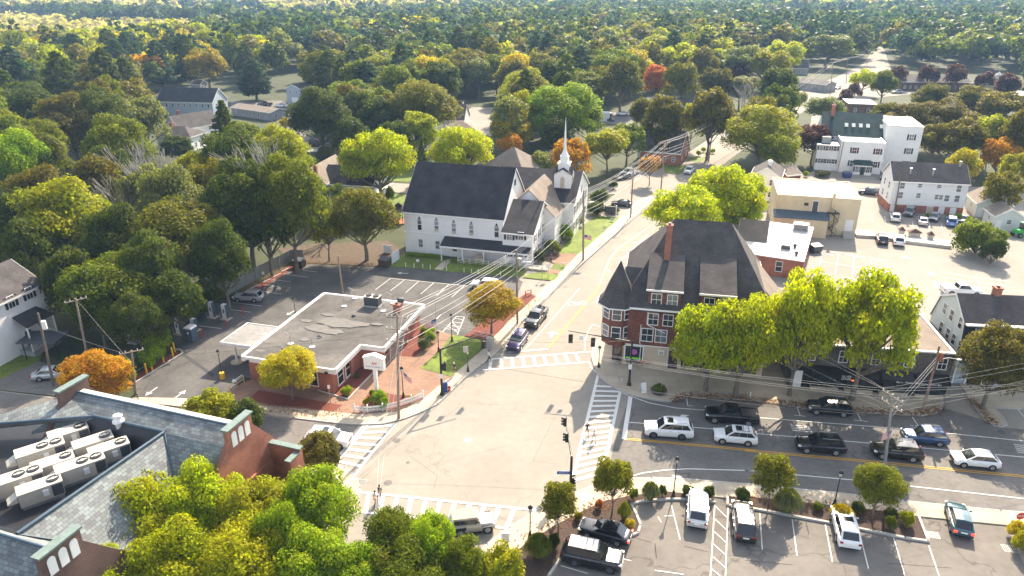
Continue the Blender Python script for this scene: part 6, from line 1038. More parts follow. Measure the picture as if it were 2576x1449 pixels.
for c, x, y, xb, yb, w, col, lb in [('3a', 1165, 893, 1165, 955, 52, 'dg', 'small clipped dark bush touching the striped grass mound'), ('3a', 1322, 893, 1322, 945, 80, 'dg', 'round clipped bush just right of the lamp post'), ('3a', 1455, 900, 1455, 965, 78, 'dg', 'round clipped bush right above the silver parked car'), ('3a', 1665, 918, 1665, 988, 102, 'dg', 'larger clipped bush at the left end of the right planted strip'), ('4a', 700, 995, 700, 1055, 84, 'dg', 'round clipped bush behind the golden grass mound'), ('4a', 905, 1035, 905, 1090, 84, 'dg', 'upper of two clipped bushes beside the fourth street tree'), ('4a', 905, 1080, 903, 1150, 72, 'mg', 'lower of two clipped bushes beside the fourth street tree'), ('4a', 450, 1000, 450, 1040, 70, 'mg', 'low sparse bush in the middle of the planted strip'),
     ('3a', 770, 985, 770, 1030, 55, 'rd', 'small rusty leaved bush between the two left street trees'), ('3a', 955, 1105, 958, 1170, 70, 'go', 'small golden bush in the rounded bed tip'), ('3a', 500, 1200, 490, 1270, 80, 'dg', 'dark bush beside the large green grass mound'), ('3a', 645, 1060, 640, 1100, 60, 'ol', 'little olive bush beside the left street tree'), ('3a', 985, 915, 985, 975, 60, 'mg', 'green bush between street tree and striped grass'),
     ('2a', 935, 300, 935, 372, 105, 'bg', 'larger clipped green bush under the white bank sign'), ('2a', 965, 345, 965, 400, 80, 'bg', 'smaller clipped green bush behind the picket fence'), ('2a', 895, 292, 895, 330, 45, 'mg', 'small bush left of the bank sign post'), ('2a', 855, 345, 855, 385, 40, 'yg', 'small yellow bush at the left end of the picket fence'), ('2a', 735, 275, 735, 318, 75, 'bg', 'low green bush by the bank corner pier'), ('2a', 1135, 322, 1135, 345, 45, 'go', 'yellow flowers behind the right end of the picket fence'), ('6a', 1250, 930, 1250, 970, 100, 'bg', 'bright shrub below the flag by the bank wall'), ('6a', 1225, 1000, 1225, 1065, 80, 'wi', 'pale leafy shrub in the bank side bed, lower one'), ('6a', 1265, 965, 1265, 1020, 80, 'bg', 'leafy shrub in the bank side bed, upper one'), ('6a', 805, 1225, 805, 1248, 40, 'mg', 'tiny plant in the mulch by the bank windows'),
     ('2b', 1450, 375, 1450, 560, 300, 'mg', 'large wild bush in the middle of the right car park'), ('2b', 1545, 480, 1545, 630, 150, 'dg', 'dark lower bush at the end of the car park wall'), ('2b', 1148, 318, 1148, 350, 42, 'bg', 'small bush between parked cars by the white block, left one'), ('2b', 1278, 325, 1278, 350, 42, 'bg', 'small bush above the police car'), ('2b', 1335, 318, 1335, 365, 50, 'bg', 'taller bush right of the police car'), ('2b', 1405, 335, 1405, 385, 45, 'bg', 'bush in the right car park nearest the sheds'),
     ('5b', 1275, 1115, 1275, 1148, 40, 'lg', 'leftmost clipped bush by the far bend of the road'), ('5b', 1310, 1090, 1310, 1120, 40, 'lg', 'upper clipped bush by the far bend of the road'), ('5b', 1345, 1120, 1345, 1150, 40, 'lg', 'lower clipped bush by the far bend of the road'), ('5b', 1380, 1100, 1380, 1130, 36, 'lg', 'rightmost clipped bush by the far bend of the road'), ('1b', 780, 70, 780, 160, 110, 'dg', 'dark conifer at the far corner of the church lawn'), ('1b', 760, 150, 760, 215, 130, 'dg', 'low dark juniper by the far church sign'), ('1b', 855, 170, 855, 205, 90, 'dg', 'spreading dark shrub beside the grey parked car'), ('1b', 545, 290, 545, 380, 130, 'bg', 'hedge along the church side wall'), ('1b', 480, 390, 480, 465, 110, 'mg', 'bush at the church corner facing the street'), ('1b', 395, 450, 395, 520, 80, 'dg', 'dark bush at the end of the church ramp'), ('1b', 655, 235, 655, 290, 60, 'wi', 'pale flowering shrub by the church steps'), ('5b', 650, 1345, 650, 1390, 70, 'dg', 'dark round shrub beside the far parking area'),
     ('1a', 60, 530, 60, 680, 260, 'mg', 'green shrub mass beside the slate roof at the left edge'), ('1a', 190, 480, 190, 560, 90, 'yg', 'yellow green shrub tip above the slate roof flank'), ('1a', 950, 30, 950, 130, 180, 'bg', 'leafy vine covered hedge behind the yellow bollards'), ('1a', 780, 110, 780, 240, 140, 'bg', 'leafy hedge left of the green transformer box'), ('5a', 1080, 1000, 1080, 1190, 210, 'bg', 'ivy hedge behind the yellow bollards, upper part'), ('5a', 1320, 800, 1320, 930, 200, 'mg', 'ivy hedge behind the charging points'), ('5a', 1470, 740, 1470, 830, 170, 'mg', 'ivy hedge next to the grey car'), ('5a', 1120, 900, 1120, 1010, 150, 'mg', 'ivy hedge left of the charging points'), ('4a', 1700, 1120, 1700, 1210, 120, 'go', 'yellow hedge at the right edge beside the stop sign, upper one'), ('4a', 1735, 1180, 1735, 1300, 130, 'yg', 'yellow green hedge at the lower right edge'), ('6a', 900, 1000, 900, 1000, 1, 'mg', None), ('4b', 480, 1090, 480, 1190, 170, 'wi', 'grey green shrub beside the grey house porch'), ('4b', 340, 1170, 340, 1230, 170, 'bg', 'bright hedge in front of the grey blue house'), ('4b', 350, 1370, 350, 1450, 140, 'mg', 'green bush in front of the L shaped grey house, left'), ('4b', 530, 1340, 530, 1450, 200, 'mg', 'green bush in front of the L shaped grey house, right'), ('4b', 925, 1385, 925, 1440, 60, 'wi', 'grey green shrub at the right end of the L shaped house'), ('6a', 1000, 50, 1000, 130, 90, 'mg', 'shrub below the L shaped house porch'), ('6b', 375, 1265, 375, 1300, 40, 'bg', 'small bush by the white cottage'), ('6b', 500, 1260, 500, 1300, 110, 'dg', 'dark hedge in front of the white building entrance'), ('1b', 1080, 0, 1080, 0, 1, 'mg', None)]:
    if lb: clip(c, x, y, xb, yb, w, col, lb)
for i, (a, c_, n) in enumerate(((('6a', 1120, 470), ('6a', 1340, 490), 7), (('6a', 1400, 510), ('6a', 1850, 560), 14))):
    p, q = G(*a), G(*c_); r = thing('foundation_hedge', ['low green hedge along the church wall, left of the path', 'low green hedge along the church ramp'][i], 'hedge', V3(p)); cr = []; d = q - p
    P, N, L_ = crown_points('bush', 5000, 5 + i); P = P * .6; P[:, :2] += (nr.rand(len(P), 1) * np.array([[d.x, d.y]])); P[:, 2] *= .8
    o = bpy.data.objects.new('foliage', quads_mesh('foliage', P, N, .12 * (.6 + .8 * nr.rand(len(P))), LEAF)); COL.objects.link(o); o.parent = r; o.color = COLS['bg'] + (1,)
    b = MB(); b.path([(0, 0, .1), (d.x, d.y, .1)], .08); b.build('stems', M_['bark'], r)
# haze
hz_ = MB(); hz_.box(-6500, 6500, -300, 7200, -2.0, 75); hm = bpy.data.materials.new('haze_air'); hm.use_nodes = True; hn = hm.node_tree; hn.nodes.clear()
ou = hn.nodes.new('ShaderNodeOutputMaterial'); pv = hn.nodes.new('ShaderNodeVolumePrincipled'); pv.inputs['Density'].default_value = .00018; pv.inputs['Color'].default_value = (.42, .66, 1.0, 1); pv.inputs['Anisotropy'].default_value = 0.0; hn.links.new(pv.outputs[0], ou.inputs['Volume'])
tag(hz_.build('haze', hm), 'thin blue haze lying over the distant woods', 'haze', kind='stuff')

# fallen leaves along the kerbs
LP, LN = [], []
for pts, n, w in (([('3a', 1210, 355), ('3a', 1320, 322), ('3a', 1747, 346), ('4a', 230, 371), ('4a', 700, 415), ('4a', 1100, 440), ('4a', 1230, 400)], 2600, .45), ([('6a', 0, 730), ('6a', 400, 520), ('6a', 900, 540)], 1500, 1.2), ([('1b', 200, 880), ('1b', 380, 735)], 500, 1.2), ([('3a', 290, 1272), ('3a', 640, 1062), ('3a', 970, 960)], 500, .6), ([('4a', 0, 960), ('4a', 1085, 1082)], 700, .6), ([('2a', 200, 395), ('2a', 700, 440)], 400, .8), ([('4a', 1400, 330), ('4a', 1560, 505)], 400, .4)):
    P_ = [G(*q) for q in pts]; L_ = [(b_ - a).length for a, b_ in zip(P_, P_[1:])]
    for i in range(n):
        k = rnd.choices(range(len(L_)), L_)[0]; q = P_[k].lerp(P_[k + 1], rnd.random()); LP.append((q.x + rnd.gauss(0, w), q.y + rnd.gauss(0, w), .165)); LN.append((rnd.gauss(0, .2), rnd.gauss(0, .2), 1))
LN = np.array(LN); LN /= np.linalg.norm(LN, axis=1, keepdims=True)
o = bpy.data.objects.new('fallen_leaves', quads_mesh('fallen_leaves', np.array(LP), LN, .13 * (.5 + nr.rand(len(LP))), LEAF)); COL.objects.link(o); o.color = (.22, .10, .03, 1); tag(o, 'brown fallen leaves scattered along the kerbs and beds', 'fallen leaves', kind='stuff')
# ================================================================== VEHICLES
def loft(st, mb, smooth=True):
    """stations: (x, zbot, ztop, halfwidth, round) -> closed hull"""
    rings = []
    for x, zb, zt, w, rd in st:
        h = zt - zb; pr = [(0, zb), (.82 * w, zb), (.97 * w, zb + .12 * h), (w, zb + .45 * h), (w * .985, zb + .72 * h), (w * (1 - .5 * rd), zt - .10 * h * rd * 2), (w * (1 - rd), zt - .01 * h), (.5 * w, zt + .012), (0, zt + .02)]
        rings.append([(x, a, z) for a, z in pr] + [(x, -a, z) for a, z in pr[-2:0:-1]])
    n = len(rings[0]); vs = [p for r in rings for p in r]
    fs = [(j * n + i, (j + 1) * n + i, (j + 1) * n + (i + 1) % n, j * n + (i + 1) % n) for j in range(len(rings) - 1) for i in range(n)]
    mb.add(vs, fs, None, smooth); mb.add(rings[0], [tuple(range(n))]); mb.add(rings[-1], [tuple(range(n))[::-1]]); return mb
SPEC = dict(  # L, W, H, belt, hood z, windscreen foot x, roof front x, roof rear x, glass rear foot x, wheel radius, front axle, wheelbase
 suv=(4.95, 1.96, 1.76, 1.10, 1.06, 1.25, 2.05, 4.25, 4.82, .39, .92, 2.95), bigsuv=(5.3, 2.03, 1.90, 1.18, 1.16, 1.35, 2.1, 4.75, 5.2, .41, .95, 3.05), smallsuv=(4.6, 1.86, 1.68, 1.05, 1.02, 1.15, 1.95, 3.95, 4.5, .37, .88, 2.69),
 sedan=(4.7, 1.82, 1.44, .94, .88, 1.35, 2.15, 3.55, 4.3, .33, .92, 2.75), hatch=(4.45, 1.80, 1.55, .98, .93, 1.0, 1.95, 3.6, 4.3, .34, .88, 2.7), pickup=(5.85, 2.03, 1.92, 1.22, 1.18, 1.55, 2.25, 3.6, 3.85, .42, 1.02, 3.7), jeep=(4.3, 1.75, 1.82, 1.18, 1.10, 1.35, 1.5, 3.95, 4.0, .42, .75, 2.5))
def car(kind, label, A, B, col, group=None, roof=None, hood=None, rear=False, facing=1, metal=.3, rack=False, brake=False, sunroof=False, cat=None, bed=None, name=None, decal=None):
    """A, B: photo points where the near side front and rear wheels touch the ground; the body lies beyond them"""
    Lc, Wc, Hc, belt, hz0, wx, rf, rr_, gx, wr, fa, wb = SPEC[kind]
    a, b_ = G(*A), G(*B); d = (a - b_).normalized(); mid = (a + b_) / 2; n = Vector((-d.y, d.x))
    if n.y < 0: n = -n
    if rear: c = mid   # A and B given on the centre line
    else: c = mid + n * (Wc / 2 - .12)
    org = c + d * (fa + wb / 2); rot = math.atan2(-d.y, -d.x)   # local +x runs to the rear
    r = thing(name or {'pickup': 'pickup_truck', 'jeep': 'soft_top_jeep'.replace('jeep', 'off_roader'), 'sedan': 'sedan_car', 'hatch': 'hatchback_car'}.get(kind, 'suv_car'), label, cat or ('pickup truck' if kind == 'pickup' else 'car'), V3(org, .006), rot, group)
    pm = paint('car_paint_%02x%02x%02x' % tuple(int(min(1, c_) * 255) for c_ in col), col, metal=metal, rough=.22); w = Wc / 2; m = MB(); bx = belt
    top = [(0.0, .42, hz0 - .28, w * .80, .15), (.06, .30, hz0 - .14, w * .88, .2), (.22, .24, hz0 - .06, w * .95, .22), (.6, .22, hz0 - .01, w * .985, .2), (wx, .22, hz0 + .03, w, .14), (wx + .5, .22, belt, w, .08)]
    if kind == 'pickup': top += [(gx, .22, belt, w, .08), (gx + .02, .25, belt + .02, w, .05), (Lc - .08, .28, belt + .02, w, .05), (Lc, .36, belt - .02, w * .97, .05)]
    elif kind == 'sedan': top += [(gx - .2, .22, belt + .02, w, .12), (Lc - .25, .25, belt, w * .95, .2), (Lc - .05, .32, belt - .1, w * .88, .2), (Lc, .42, belt - .2, w * .82, .2)]
    else: top += [(gx - .3, .22, belt + .02, w, .08), (Lc - .12, .26, belt, w * .95, .12), (Lc - .02, .34, belt - .08, w * .9, .15), (Lc, .42, belt - .3, w * .86, .15)]
    loft(top, m)
    gw, rw = w * .90, w * .74 if kind != 'jeep' else w * .86
    z0, zr_ = belt - .03, Hc
    # glasshouse shell, painted pillars and roof
    V = [(wx, gw, z0), (wx, -gw, z0), (rf, rw, zr_ - .05), (rf, -rw, zr_ - .05), (rr_, rw, zr_ - .04), (rr_, -rw, zr_ - .04), (gx, gw * .95, z0), (gx, -gw * .95, z0)]
    rm = (rf + rr_) / 2; V += [(rm, rw, zr_), (rm, -rw, zr_), (rm, 0, zr_ + .03), (rf + .05, 0, zr_ - .02), (rr_ - .05, 0, zr_)]
    m.add(V, [(0, 2, 3, 1), (4, 6, 7, 5), (0, 6, 4, 8, 2), (1, 3, 9, 5, 7), (2, 8, 10, 11), (3, 11, 10, 9), (8, 4, 12, 10), (9, 10, 12, 5), (2, 11, 3), (4, 5, 12)])
    body = m.build('body', pm, r)
    if roof:
        q = MB(); q.box(rf + .12, rr_ - .1, -rw * .93, rw * .93, zr_ - .005, zr_ + .035); q.build('roof', roof, r)
    def pane(name, pts, off, mt=None, parent=None):
        P = [Vector(p) for p in pts]; nn = (P[1] - P[0]).cross(P[2] - P[0]).normalized(); cc = sum(P, Vector()) / len(P)
        if nn.dot(cc - Vector((Lc / 2, 0, .9))) < 0: P = P[::-1]; nn = -nn
        q = MB(); q.add([p + nn * off for p in P], [tuple(range(len(P)))]); return q.build(name, mt or M_['carglass'], parent or r)
    def mix(p, q, t): return tuple(p[i] + (q[i] - p[i]) * t for i in range(3))
    def quad(p0, p1, p2, p3, s0, s1, t0, t1): return [mix(mix(p0, p1, s0), mix(p3, p2, s0), t0), mix(mix(p0, p1, s1), mix(p3, p2, s1), t0), mix(mix(p0, p1, s1), mix(p3, p2, s1), t1), mix(mix(p0, p1, s0), mix(p3, p2, s0), t1)]
    pane('windscreen', quad(V[0], V[1], V[3], V[2], .05, .95, .04, .93), .012); pane('rear_window', quad(V[6], V[7], V[5], V[4], .08, .92, .12, .9), .012)
    for s in (0, 1):
        f0, f1, r1_, r0_ = (V[0], V[2], V[4], V[6]) if s == 0 else (V[1], V[3], V[5], V[7])
        def sp(t, u): lo = mix(f0, r0_, t); hi = mix(f1, r1_, t); return mix(lo, hi, u)
        nwin = 2 if kind in ('sedan', 'pickup', 'hatch') else 3; cuts = [.05, .46, .93] if nwin == 2 else [.04, .38, .69, .95]
        for i in range(nwin): pane('side_window', [sp(cuts[i] + .004, .12), sp(cuts[i + 1] - .004, .12), sp(cuts[i + 1] - .004 - (.04 if i == nwin - 1 else 0), .88), sp(cuts[i] + .004 + (.05 if i == 0 else 0), .88)], .012)
    for s in (1, -1):
        for x in (fa, fa + wb):
            q = MB(); q.tube((x, s * (w - .22), wr), (x, s * (w + .008), wr), wr * 1.13, n=20); q.build('wheel_arch', M_['black'], r)
            q = MB(); q.tube((x, s * (w - .24), wr), (x, s * (w + .02), wr), wr, n=20); t = q.build('tyre', M_['tyre'], r); t.name = 'wheel'
            q = MB(); q.tube((x, s * (w + .02), wr), (x, s * (w + .03), wr), wr * .64, n=14)
            for k in range(5):
                an = k * 1.2566; q.tube((x, s * (w + .03), wr), (x + math.cos(an) * wr * .6, s * (w + .035), wr + math.sin(an) * wr * .6), .035, n=4)
            q.build('rim', M_['rim'] if kind != 'bigsuv' else M_['dkgrey'], t)
        q = MB(); q.box(.03, .3, s * w * .80 - .16, s * w * .80 + .10, hz0 - .26, hz0 - .12); q.build('headlight', M_['lampg'], r)
        q = MB(); q.box(Lc - .13, Lc + .015, s * w * .76 - .13, s * w * .76 + .13, belt - .28, belt - .08) if kind != 'pickup' else q.box(Lc - .12, Lc + .015, s * w * .88 - .09, s * w * .88 + .09, belt - .4, belt - .1); q.build('tail_light', M_['tail_on'] if brake else M_['tail'], r)
        q = MB(); q.ball((wx + .35, s * (w + .10), belt + .08), (.09, .12, .09)); q.build('wing_mirror', pm, r)
        q = MB(); q.box(fa + wr * 1.3, fa + wb - wr * 1.3, s * w - .03 * s - .02, s * w - .03 * s + .05 * (s > 0) + .02, .24, .36); q.build('sill', M_['black'], r)
        for x in (wx + 1.3, wx + 2.25):
            if x < rr_ + .2: q = MB(); q.box(x, x + .2, s * w - .01, s * w + .025, belt - .14, belt - .1); q.build('door_handle', pm if kind != 'bigsuv' else M_['rim'], r)
    q = MB(); q.box(-.02, .06, -w * .5, w * .5, hz0 - .36, hz0 - .16); q.box(-.015, .03, -w * .72, w * .72, .36, .5); q.build('grille', M_['black'], r)
    q = MB(); q.box(Lc - .06, Lc + .03, -w * .8, w * .8, .34, .46); q.build('rear_bumper', M_['black'] if kind != 'sedan' else pm, r)
    q = MB(); q.box(Lc + .0, Lc + .022, -.26, .26, .72, .86); q.build('number_plate', M_['trim'], r)
    if sunroof: q = MB(); q.box(rf + .3, rf + .95, -rw * .6, rw * .6, zr_ + .025, zr_ + .045); q.build('sunroof', M_['carglass'], r)
    if rack:
        for s in (1, -1): q = MB(); q.tube((rf + .3, s * rw * .92, zr_ + .09), (rr_ - .2, s * rw * .92, zr_ + .09), .025, n=5); q.build('roof_rail', M_['rim'] if rack != 2 else M_['black'], r)
        if rack == 2:
            for k in range(4): q = MB(); x = rf + .5 + k * .55; q.box(x, x + .05, -rw * .92, rw * .92, zr_ + .06, zr_ + .1); q.build('cross_bar', M_['dkgrey'], r)
    if hood: q = MB(); q.add([(.35, -w * .7, hz0 + .0), (wx, -w * .78, hz0 + .052), (wx, w * .78, hz0 + .052), (.35, w * .7, hz0 + .0)], [(0, 1, 2, 3)]); q.build('bonnet_panel', hood, r)
    if kind == 'pickup':
        q = MB(); q.box(gx + .1, Lc - .12, -w * .84, w * .84, belt + .035, belt + .05); q.build('bed_liner', M_['black'], r)
        q = MB(); q.box(gx + .03, Lc, -w, -w * .86, belt, belt + .1); q.box(gx + .03, Lc, w * .86, w, belt, belt + .1); q.box(Lc - .1, Lc, -w * .86, w * .86, belt, belt + .1); q.build('bed_rail', pm, r)
        if bed:
            for k in range(5): q = MB(); q.ball((gx + .4 + k * .35, (-1) ** k * .35, belt + .2), (.28, .25, .22), jit=.3); q.build('load', M_['dkgrey'], r)
    if kind == 'jeep':
        q = MB(); q.tube((Lc + .05, 0, .95), (Lc + .3, 0, .95), .4, n=18); q.build('spare_wheel', M_['tyre'], r)
        for s in (1, -1):
            for x in (fa, fa + wb): q = MB(); q.box(x - .55, x + .55, s * (w + .03) - .17, s * (w + .03) + .17, wr * 2 + .02, wr * 2 + .1); q.build('mudguard', M_['black'], r)
        q = MB(); q.box(.0, .12, -w * .85, w * .85, .45, .62); q.build('front_bumper', M_['black'], r)
    return r
BLK, WHT = (.008, .008, .01), (.80, .80, .79)
q_ = 'cars queueing at the lights on the east street'
car('bigsuv', 'large white SUV with black wheels first in the queue at the stop line', ('3a', 1110, 585), ('3a', 1285, 597), WHT, q_, sunroof=True, rack=1, metal=0)
car('smallsuv', 'small white SUV with black sunroof second in the queue', ('3a', 1540, 622), ('3a', 1700, 637), WHT, q_, sunroof=True, rack=2, metal=0)
car('pickup', 'black crew cab pickup truck in the far lane beside the white SUVs', ('3a', 1487, 492), ('3a', 1707, 512), BLK)
car('suv', 'black SUV parked at the kerb below the biggest locust tree', ('4a', 445, 440), ('4a', 610, 456), BLK, rack=1)
car('suv', 'glossy black SUV with panoramic roof behind the white ones in the queue', ('4a', 380, 680), ('4a', 566, 695), (.008, .01, .016), q_, rack=1, sunroof=True)
car('suv', 'black SUV with pale roof glare behind the utility pole in the queue', ('4a', 860, 717), ('4a', 1042, 737), BLK, q_, rack=1)
car('smallsuv', 'dark blue crossover in the far lane at right', ('4a', 1040, 623), ('4a', 1216, 640), (.02, .06, .16), rack=1)
car('hatch', 'white electric hatchback at the end of the queue', ('4a', 1362, 770), ('4a', 1542, 787), WHT, q_, metal=0)
car('suv', 'silver white SUV parked nose in beside the hatched bay', ('3a', 1388, 985), ('3a', 1382, 1125), (.62, .61, .59), 'cars parked in the lower car park', rear=True, sunroof=True)
car('suv', 'black SUV with a sun glared roof parked right of the hatched bay', ('3a', 1662, 1060), ('3a', 1680, 1215), (.03, .028, .025), 'cars parked in the lower car park', rear=True, sunroof=True, roof=mat('painted_roof_glare', (.55, .50, .45), .3, .03), rack=1)  # sun glare on the black roof is put into a tan panel colour
car('suv', 'white SUV parked crookedly below the golden grass mound', ('4a', 600, 1100), ('4a', 640, 1255), WHT, 'cars parked in the lower car park', rear=True, sunroof=True, metal=0)
car('hatch', 'dark teal electric car with a red light bar leaving the car park', ('4a', 1312, 1060), ('4a', 1350, 1190), (.03, .09, .11), rear=True, brake=True)
car('sedan', 'glossy black car with brake light on beside the mulch bed tip', ('3a', 690, 1205), ('3a', 890, 1262), BLK, brake=True, sunroof=True)
car('bigsuv', 'dark SUV with silver roof and bonnet parked in the lower left bay', ('3a', 828, 1430), ('3a', 627, 1388), (.015, .017, .022), rack=2, roof=mat('silver_car_paint', (.55, .54, .5), .3, .03, metal=.4), hood=mat('silver_car_paint', (.5, .5, .5)))
car('jeep', 'sand coloured soft top off roader crossing the lower crosswalk', ('2a', 1618, 1178), ('2a', 1440, 1200), (.42, .40, .35), roof=mat('tan_canvas', (.35, .32, .25), .9, .1))
car('suv', 'white SUV with a dark sunroof waiting at the left crosswalk', ('2a', 690, 655), ('2a', 525, 640), WHT, sunroof=True, metal=0, rack=1)
car('pickup', 'black pickup truck second in line on the main street', ('1b', 390, 928), ('1b', 438, 868), (.015, .018, .015), bed=True)
car('suv', 'purple blue SUV first in line on the main street', ('1b', 275, 1080), ('1b', 322, 1010), (.03, .025, .10), rack=1)
car('smallsuv', 'silver SUV alone in the bank car park near the fence', ('6a', 52, 768), ('6a', 158, 772), (.42, .43, .44), rack=1)
car('suv', 'white car half hidden behind the orange tree at the bank drive', ('6a', 1560, 690), ('6a', 1640, 700), WHT, metal=0)
car('sedan', 'old silver sedan parked under the trees at left', ('1a', 370, 220), ('1a', 285, 228), (.5, .53, .55))
car('sedan', 'dark grey car in the side street beyond the church lawn', ('1b', 880, 163), ('1b', 950, 168), (.05, .055, .06))
pk = 'cars parked behind the white block'
car('smallsuv', 'white SUV leftmost in the upper right parking row', ('2b', 940, 335), ('2b', 946, 370), WHT, pk, rear=True, metal=0)
car('sedan', 'silver sedan in the middle of the upper right parking row', ('2b', 1116, 355), ('2b', 1120, 393), (.55, .55, .54), pk, rear=True)
car('suv', 'white and blue marked police car in the upper right parking row', ('2b', 1296, 360), ('2b', 1300, 402), (.10, .22, .55), pk, rear=True, roof=M_['trim'], hood=M_['trim'])
car('smallsuv', 'grey car in the shade directly below the white block', ('2b', 1025, 330), ('2b', 1040, 312), (.25, .25, .26), pk, rear=True)
car('sedan', 'grey car in the shade behind the small bushes', ('2b', 1182, 360), ('2b', 1196, 340), (.35, .35, .36), pk, rear=True)
car('sedan', 'grey car in the shade next to the rightmost small bush', ('2b', 1360, 378), ('2b', 1372, 352), (.3, .3, .31), pk, rear=True)
car('suv', 'black SUV by the car park wall, left of a pair', ('2b', 852, 470), ('2b', 866, 512), BLK, 'pair of cars by the car park wall', rear=True)
car('suv', 'white SUV by the car park wall, right of a pair', ('2b', 960, 478), ('2b', 968, 522), WHT, 'pair of cars by the car park wall', rear=True, metal=0)
car('suv', 'dark blue black car parked behind the cream building', ('2b', 745, 193), ('2b', 820, 200), (.02, .03, .05))
car('smallsuv', 'blue car in the alley right of the tall white building', ('2b', 868, 112), ('2b', 888, 78), (.05, .08, .15), rear=True)
car('pickup', 'white pickup truck parked behind the gambrel house roof', ('2b', 1440, 838), ('2b', 1310, 832), WHT, metal=0)
for q in [('sedan', 'dark car beside the white trailer in the far car park', ('5b', 575, 852), ('5b', 610, 854), (.02, .02, .03)), ('suv', 'white car in the far car park, left of two', ('5b', 700, 852), ('5b', 730, 853), WHT), ('suv', 'white car in the far car park, right of two', ('5b', 758, 850), ('5b', 790, 852), WHT), ('sedan', 'dark car parked lower left in the far car park', ('5b', 590, 893), ('5b', 620, 895), (.03, .03, .05)), ('suv', 'white car right of the pole in the far car park', ('5b', 875, 950), ('5b', 905, 952), WHT), ('suv', 'white car driving down the far main road', ('5b', 1215, 1290), ('5b', 1245, 1262), WHT),
          ('pickup', 'white pickup truck beneath the airy tree by the church', ('5b', 760, 1300), ('5b', 810, 1290), WHT), ('sedan', 'grey car beside the white pickup by the church', ('5b', 720, 1325), ('5b', 760, 1318), (.1, .11, .12)), ('suv', 'white SUV in the yard right of the long blue hall', ('3b', 2045, 792), ('3b', 2090, 792), WHT), ('pickup', 'dark pickup in the yard right of the long blue hall', ('3b', 1920, 782), ('3b', 1965, 783), (.02, .02, .03)), ('suv', 'pale blue car in the rear car park by the small golden tree', ('4b', 225, 935), ('4b', 262, 937), (.5, .6, .7)),
          ('sedan', 'dark car on the far bright junction', ('6b', 445, 655), ('6b', 495, 657), (.01, .01, .02)), ('sedan', 'silver car on the far bright junction', ('6b', 605, 660), ('6b', 640, 650), (.5, .5, .5)), ('suv', 'pale silver van by the far lawn at right', ('6b', 1015, 690), ('6b', 1085, 688), (.6, .6, .6))]:
    car(q[0], q[1], q[2], q[3], q[4])
# green telehandler cut by the right edge
p = G('2b', 1738, 455); r = thing('tractor', 'bright green tractor with black tyres at the right edge', 'tractor', V3(p), .3); gm = mat('green_machine_paint', (.02, .35, .06), .4, .05)
b = MB(); b.box(-1.8, 1.0, -.6, .6, .8, 1.5); b.box(-1.7, -.4, -.7, .7, 1.5, 1.6); b.build('chassis', gm, r); b = MB(); b.box(-.3, 1.1, -.65, .65, 1.5, 2.7); b.build('cab', M_['carglass'], r); b = MB(); b.box(-.4, 1.2, -.75, .75, 2.7, 2.82); b.build('cab_roof', gm, r)
for x, rr_ in ((-1.3, .5), (.8, .75)):
    for s in (-1, 1): b = MB(); b.tube((x, s * .6, rr_), (x, s * .95, rr_), rr_, n=18); w_ = b.build('wheel', M_['tyre'], r); b = MB(); b.tube((x, s * .95, rr_), (x, s * .97, rr_), rr_ * .5, n=12); b.build('hub', gm, w_)
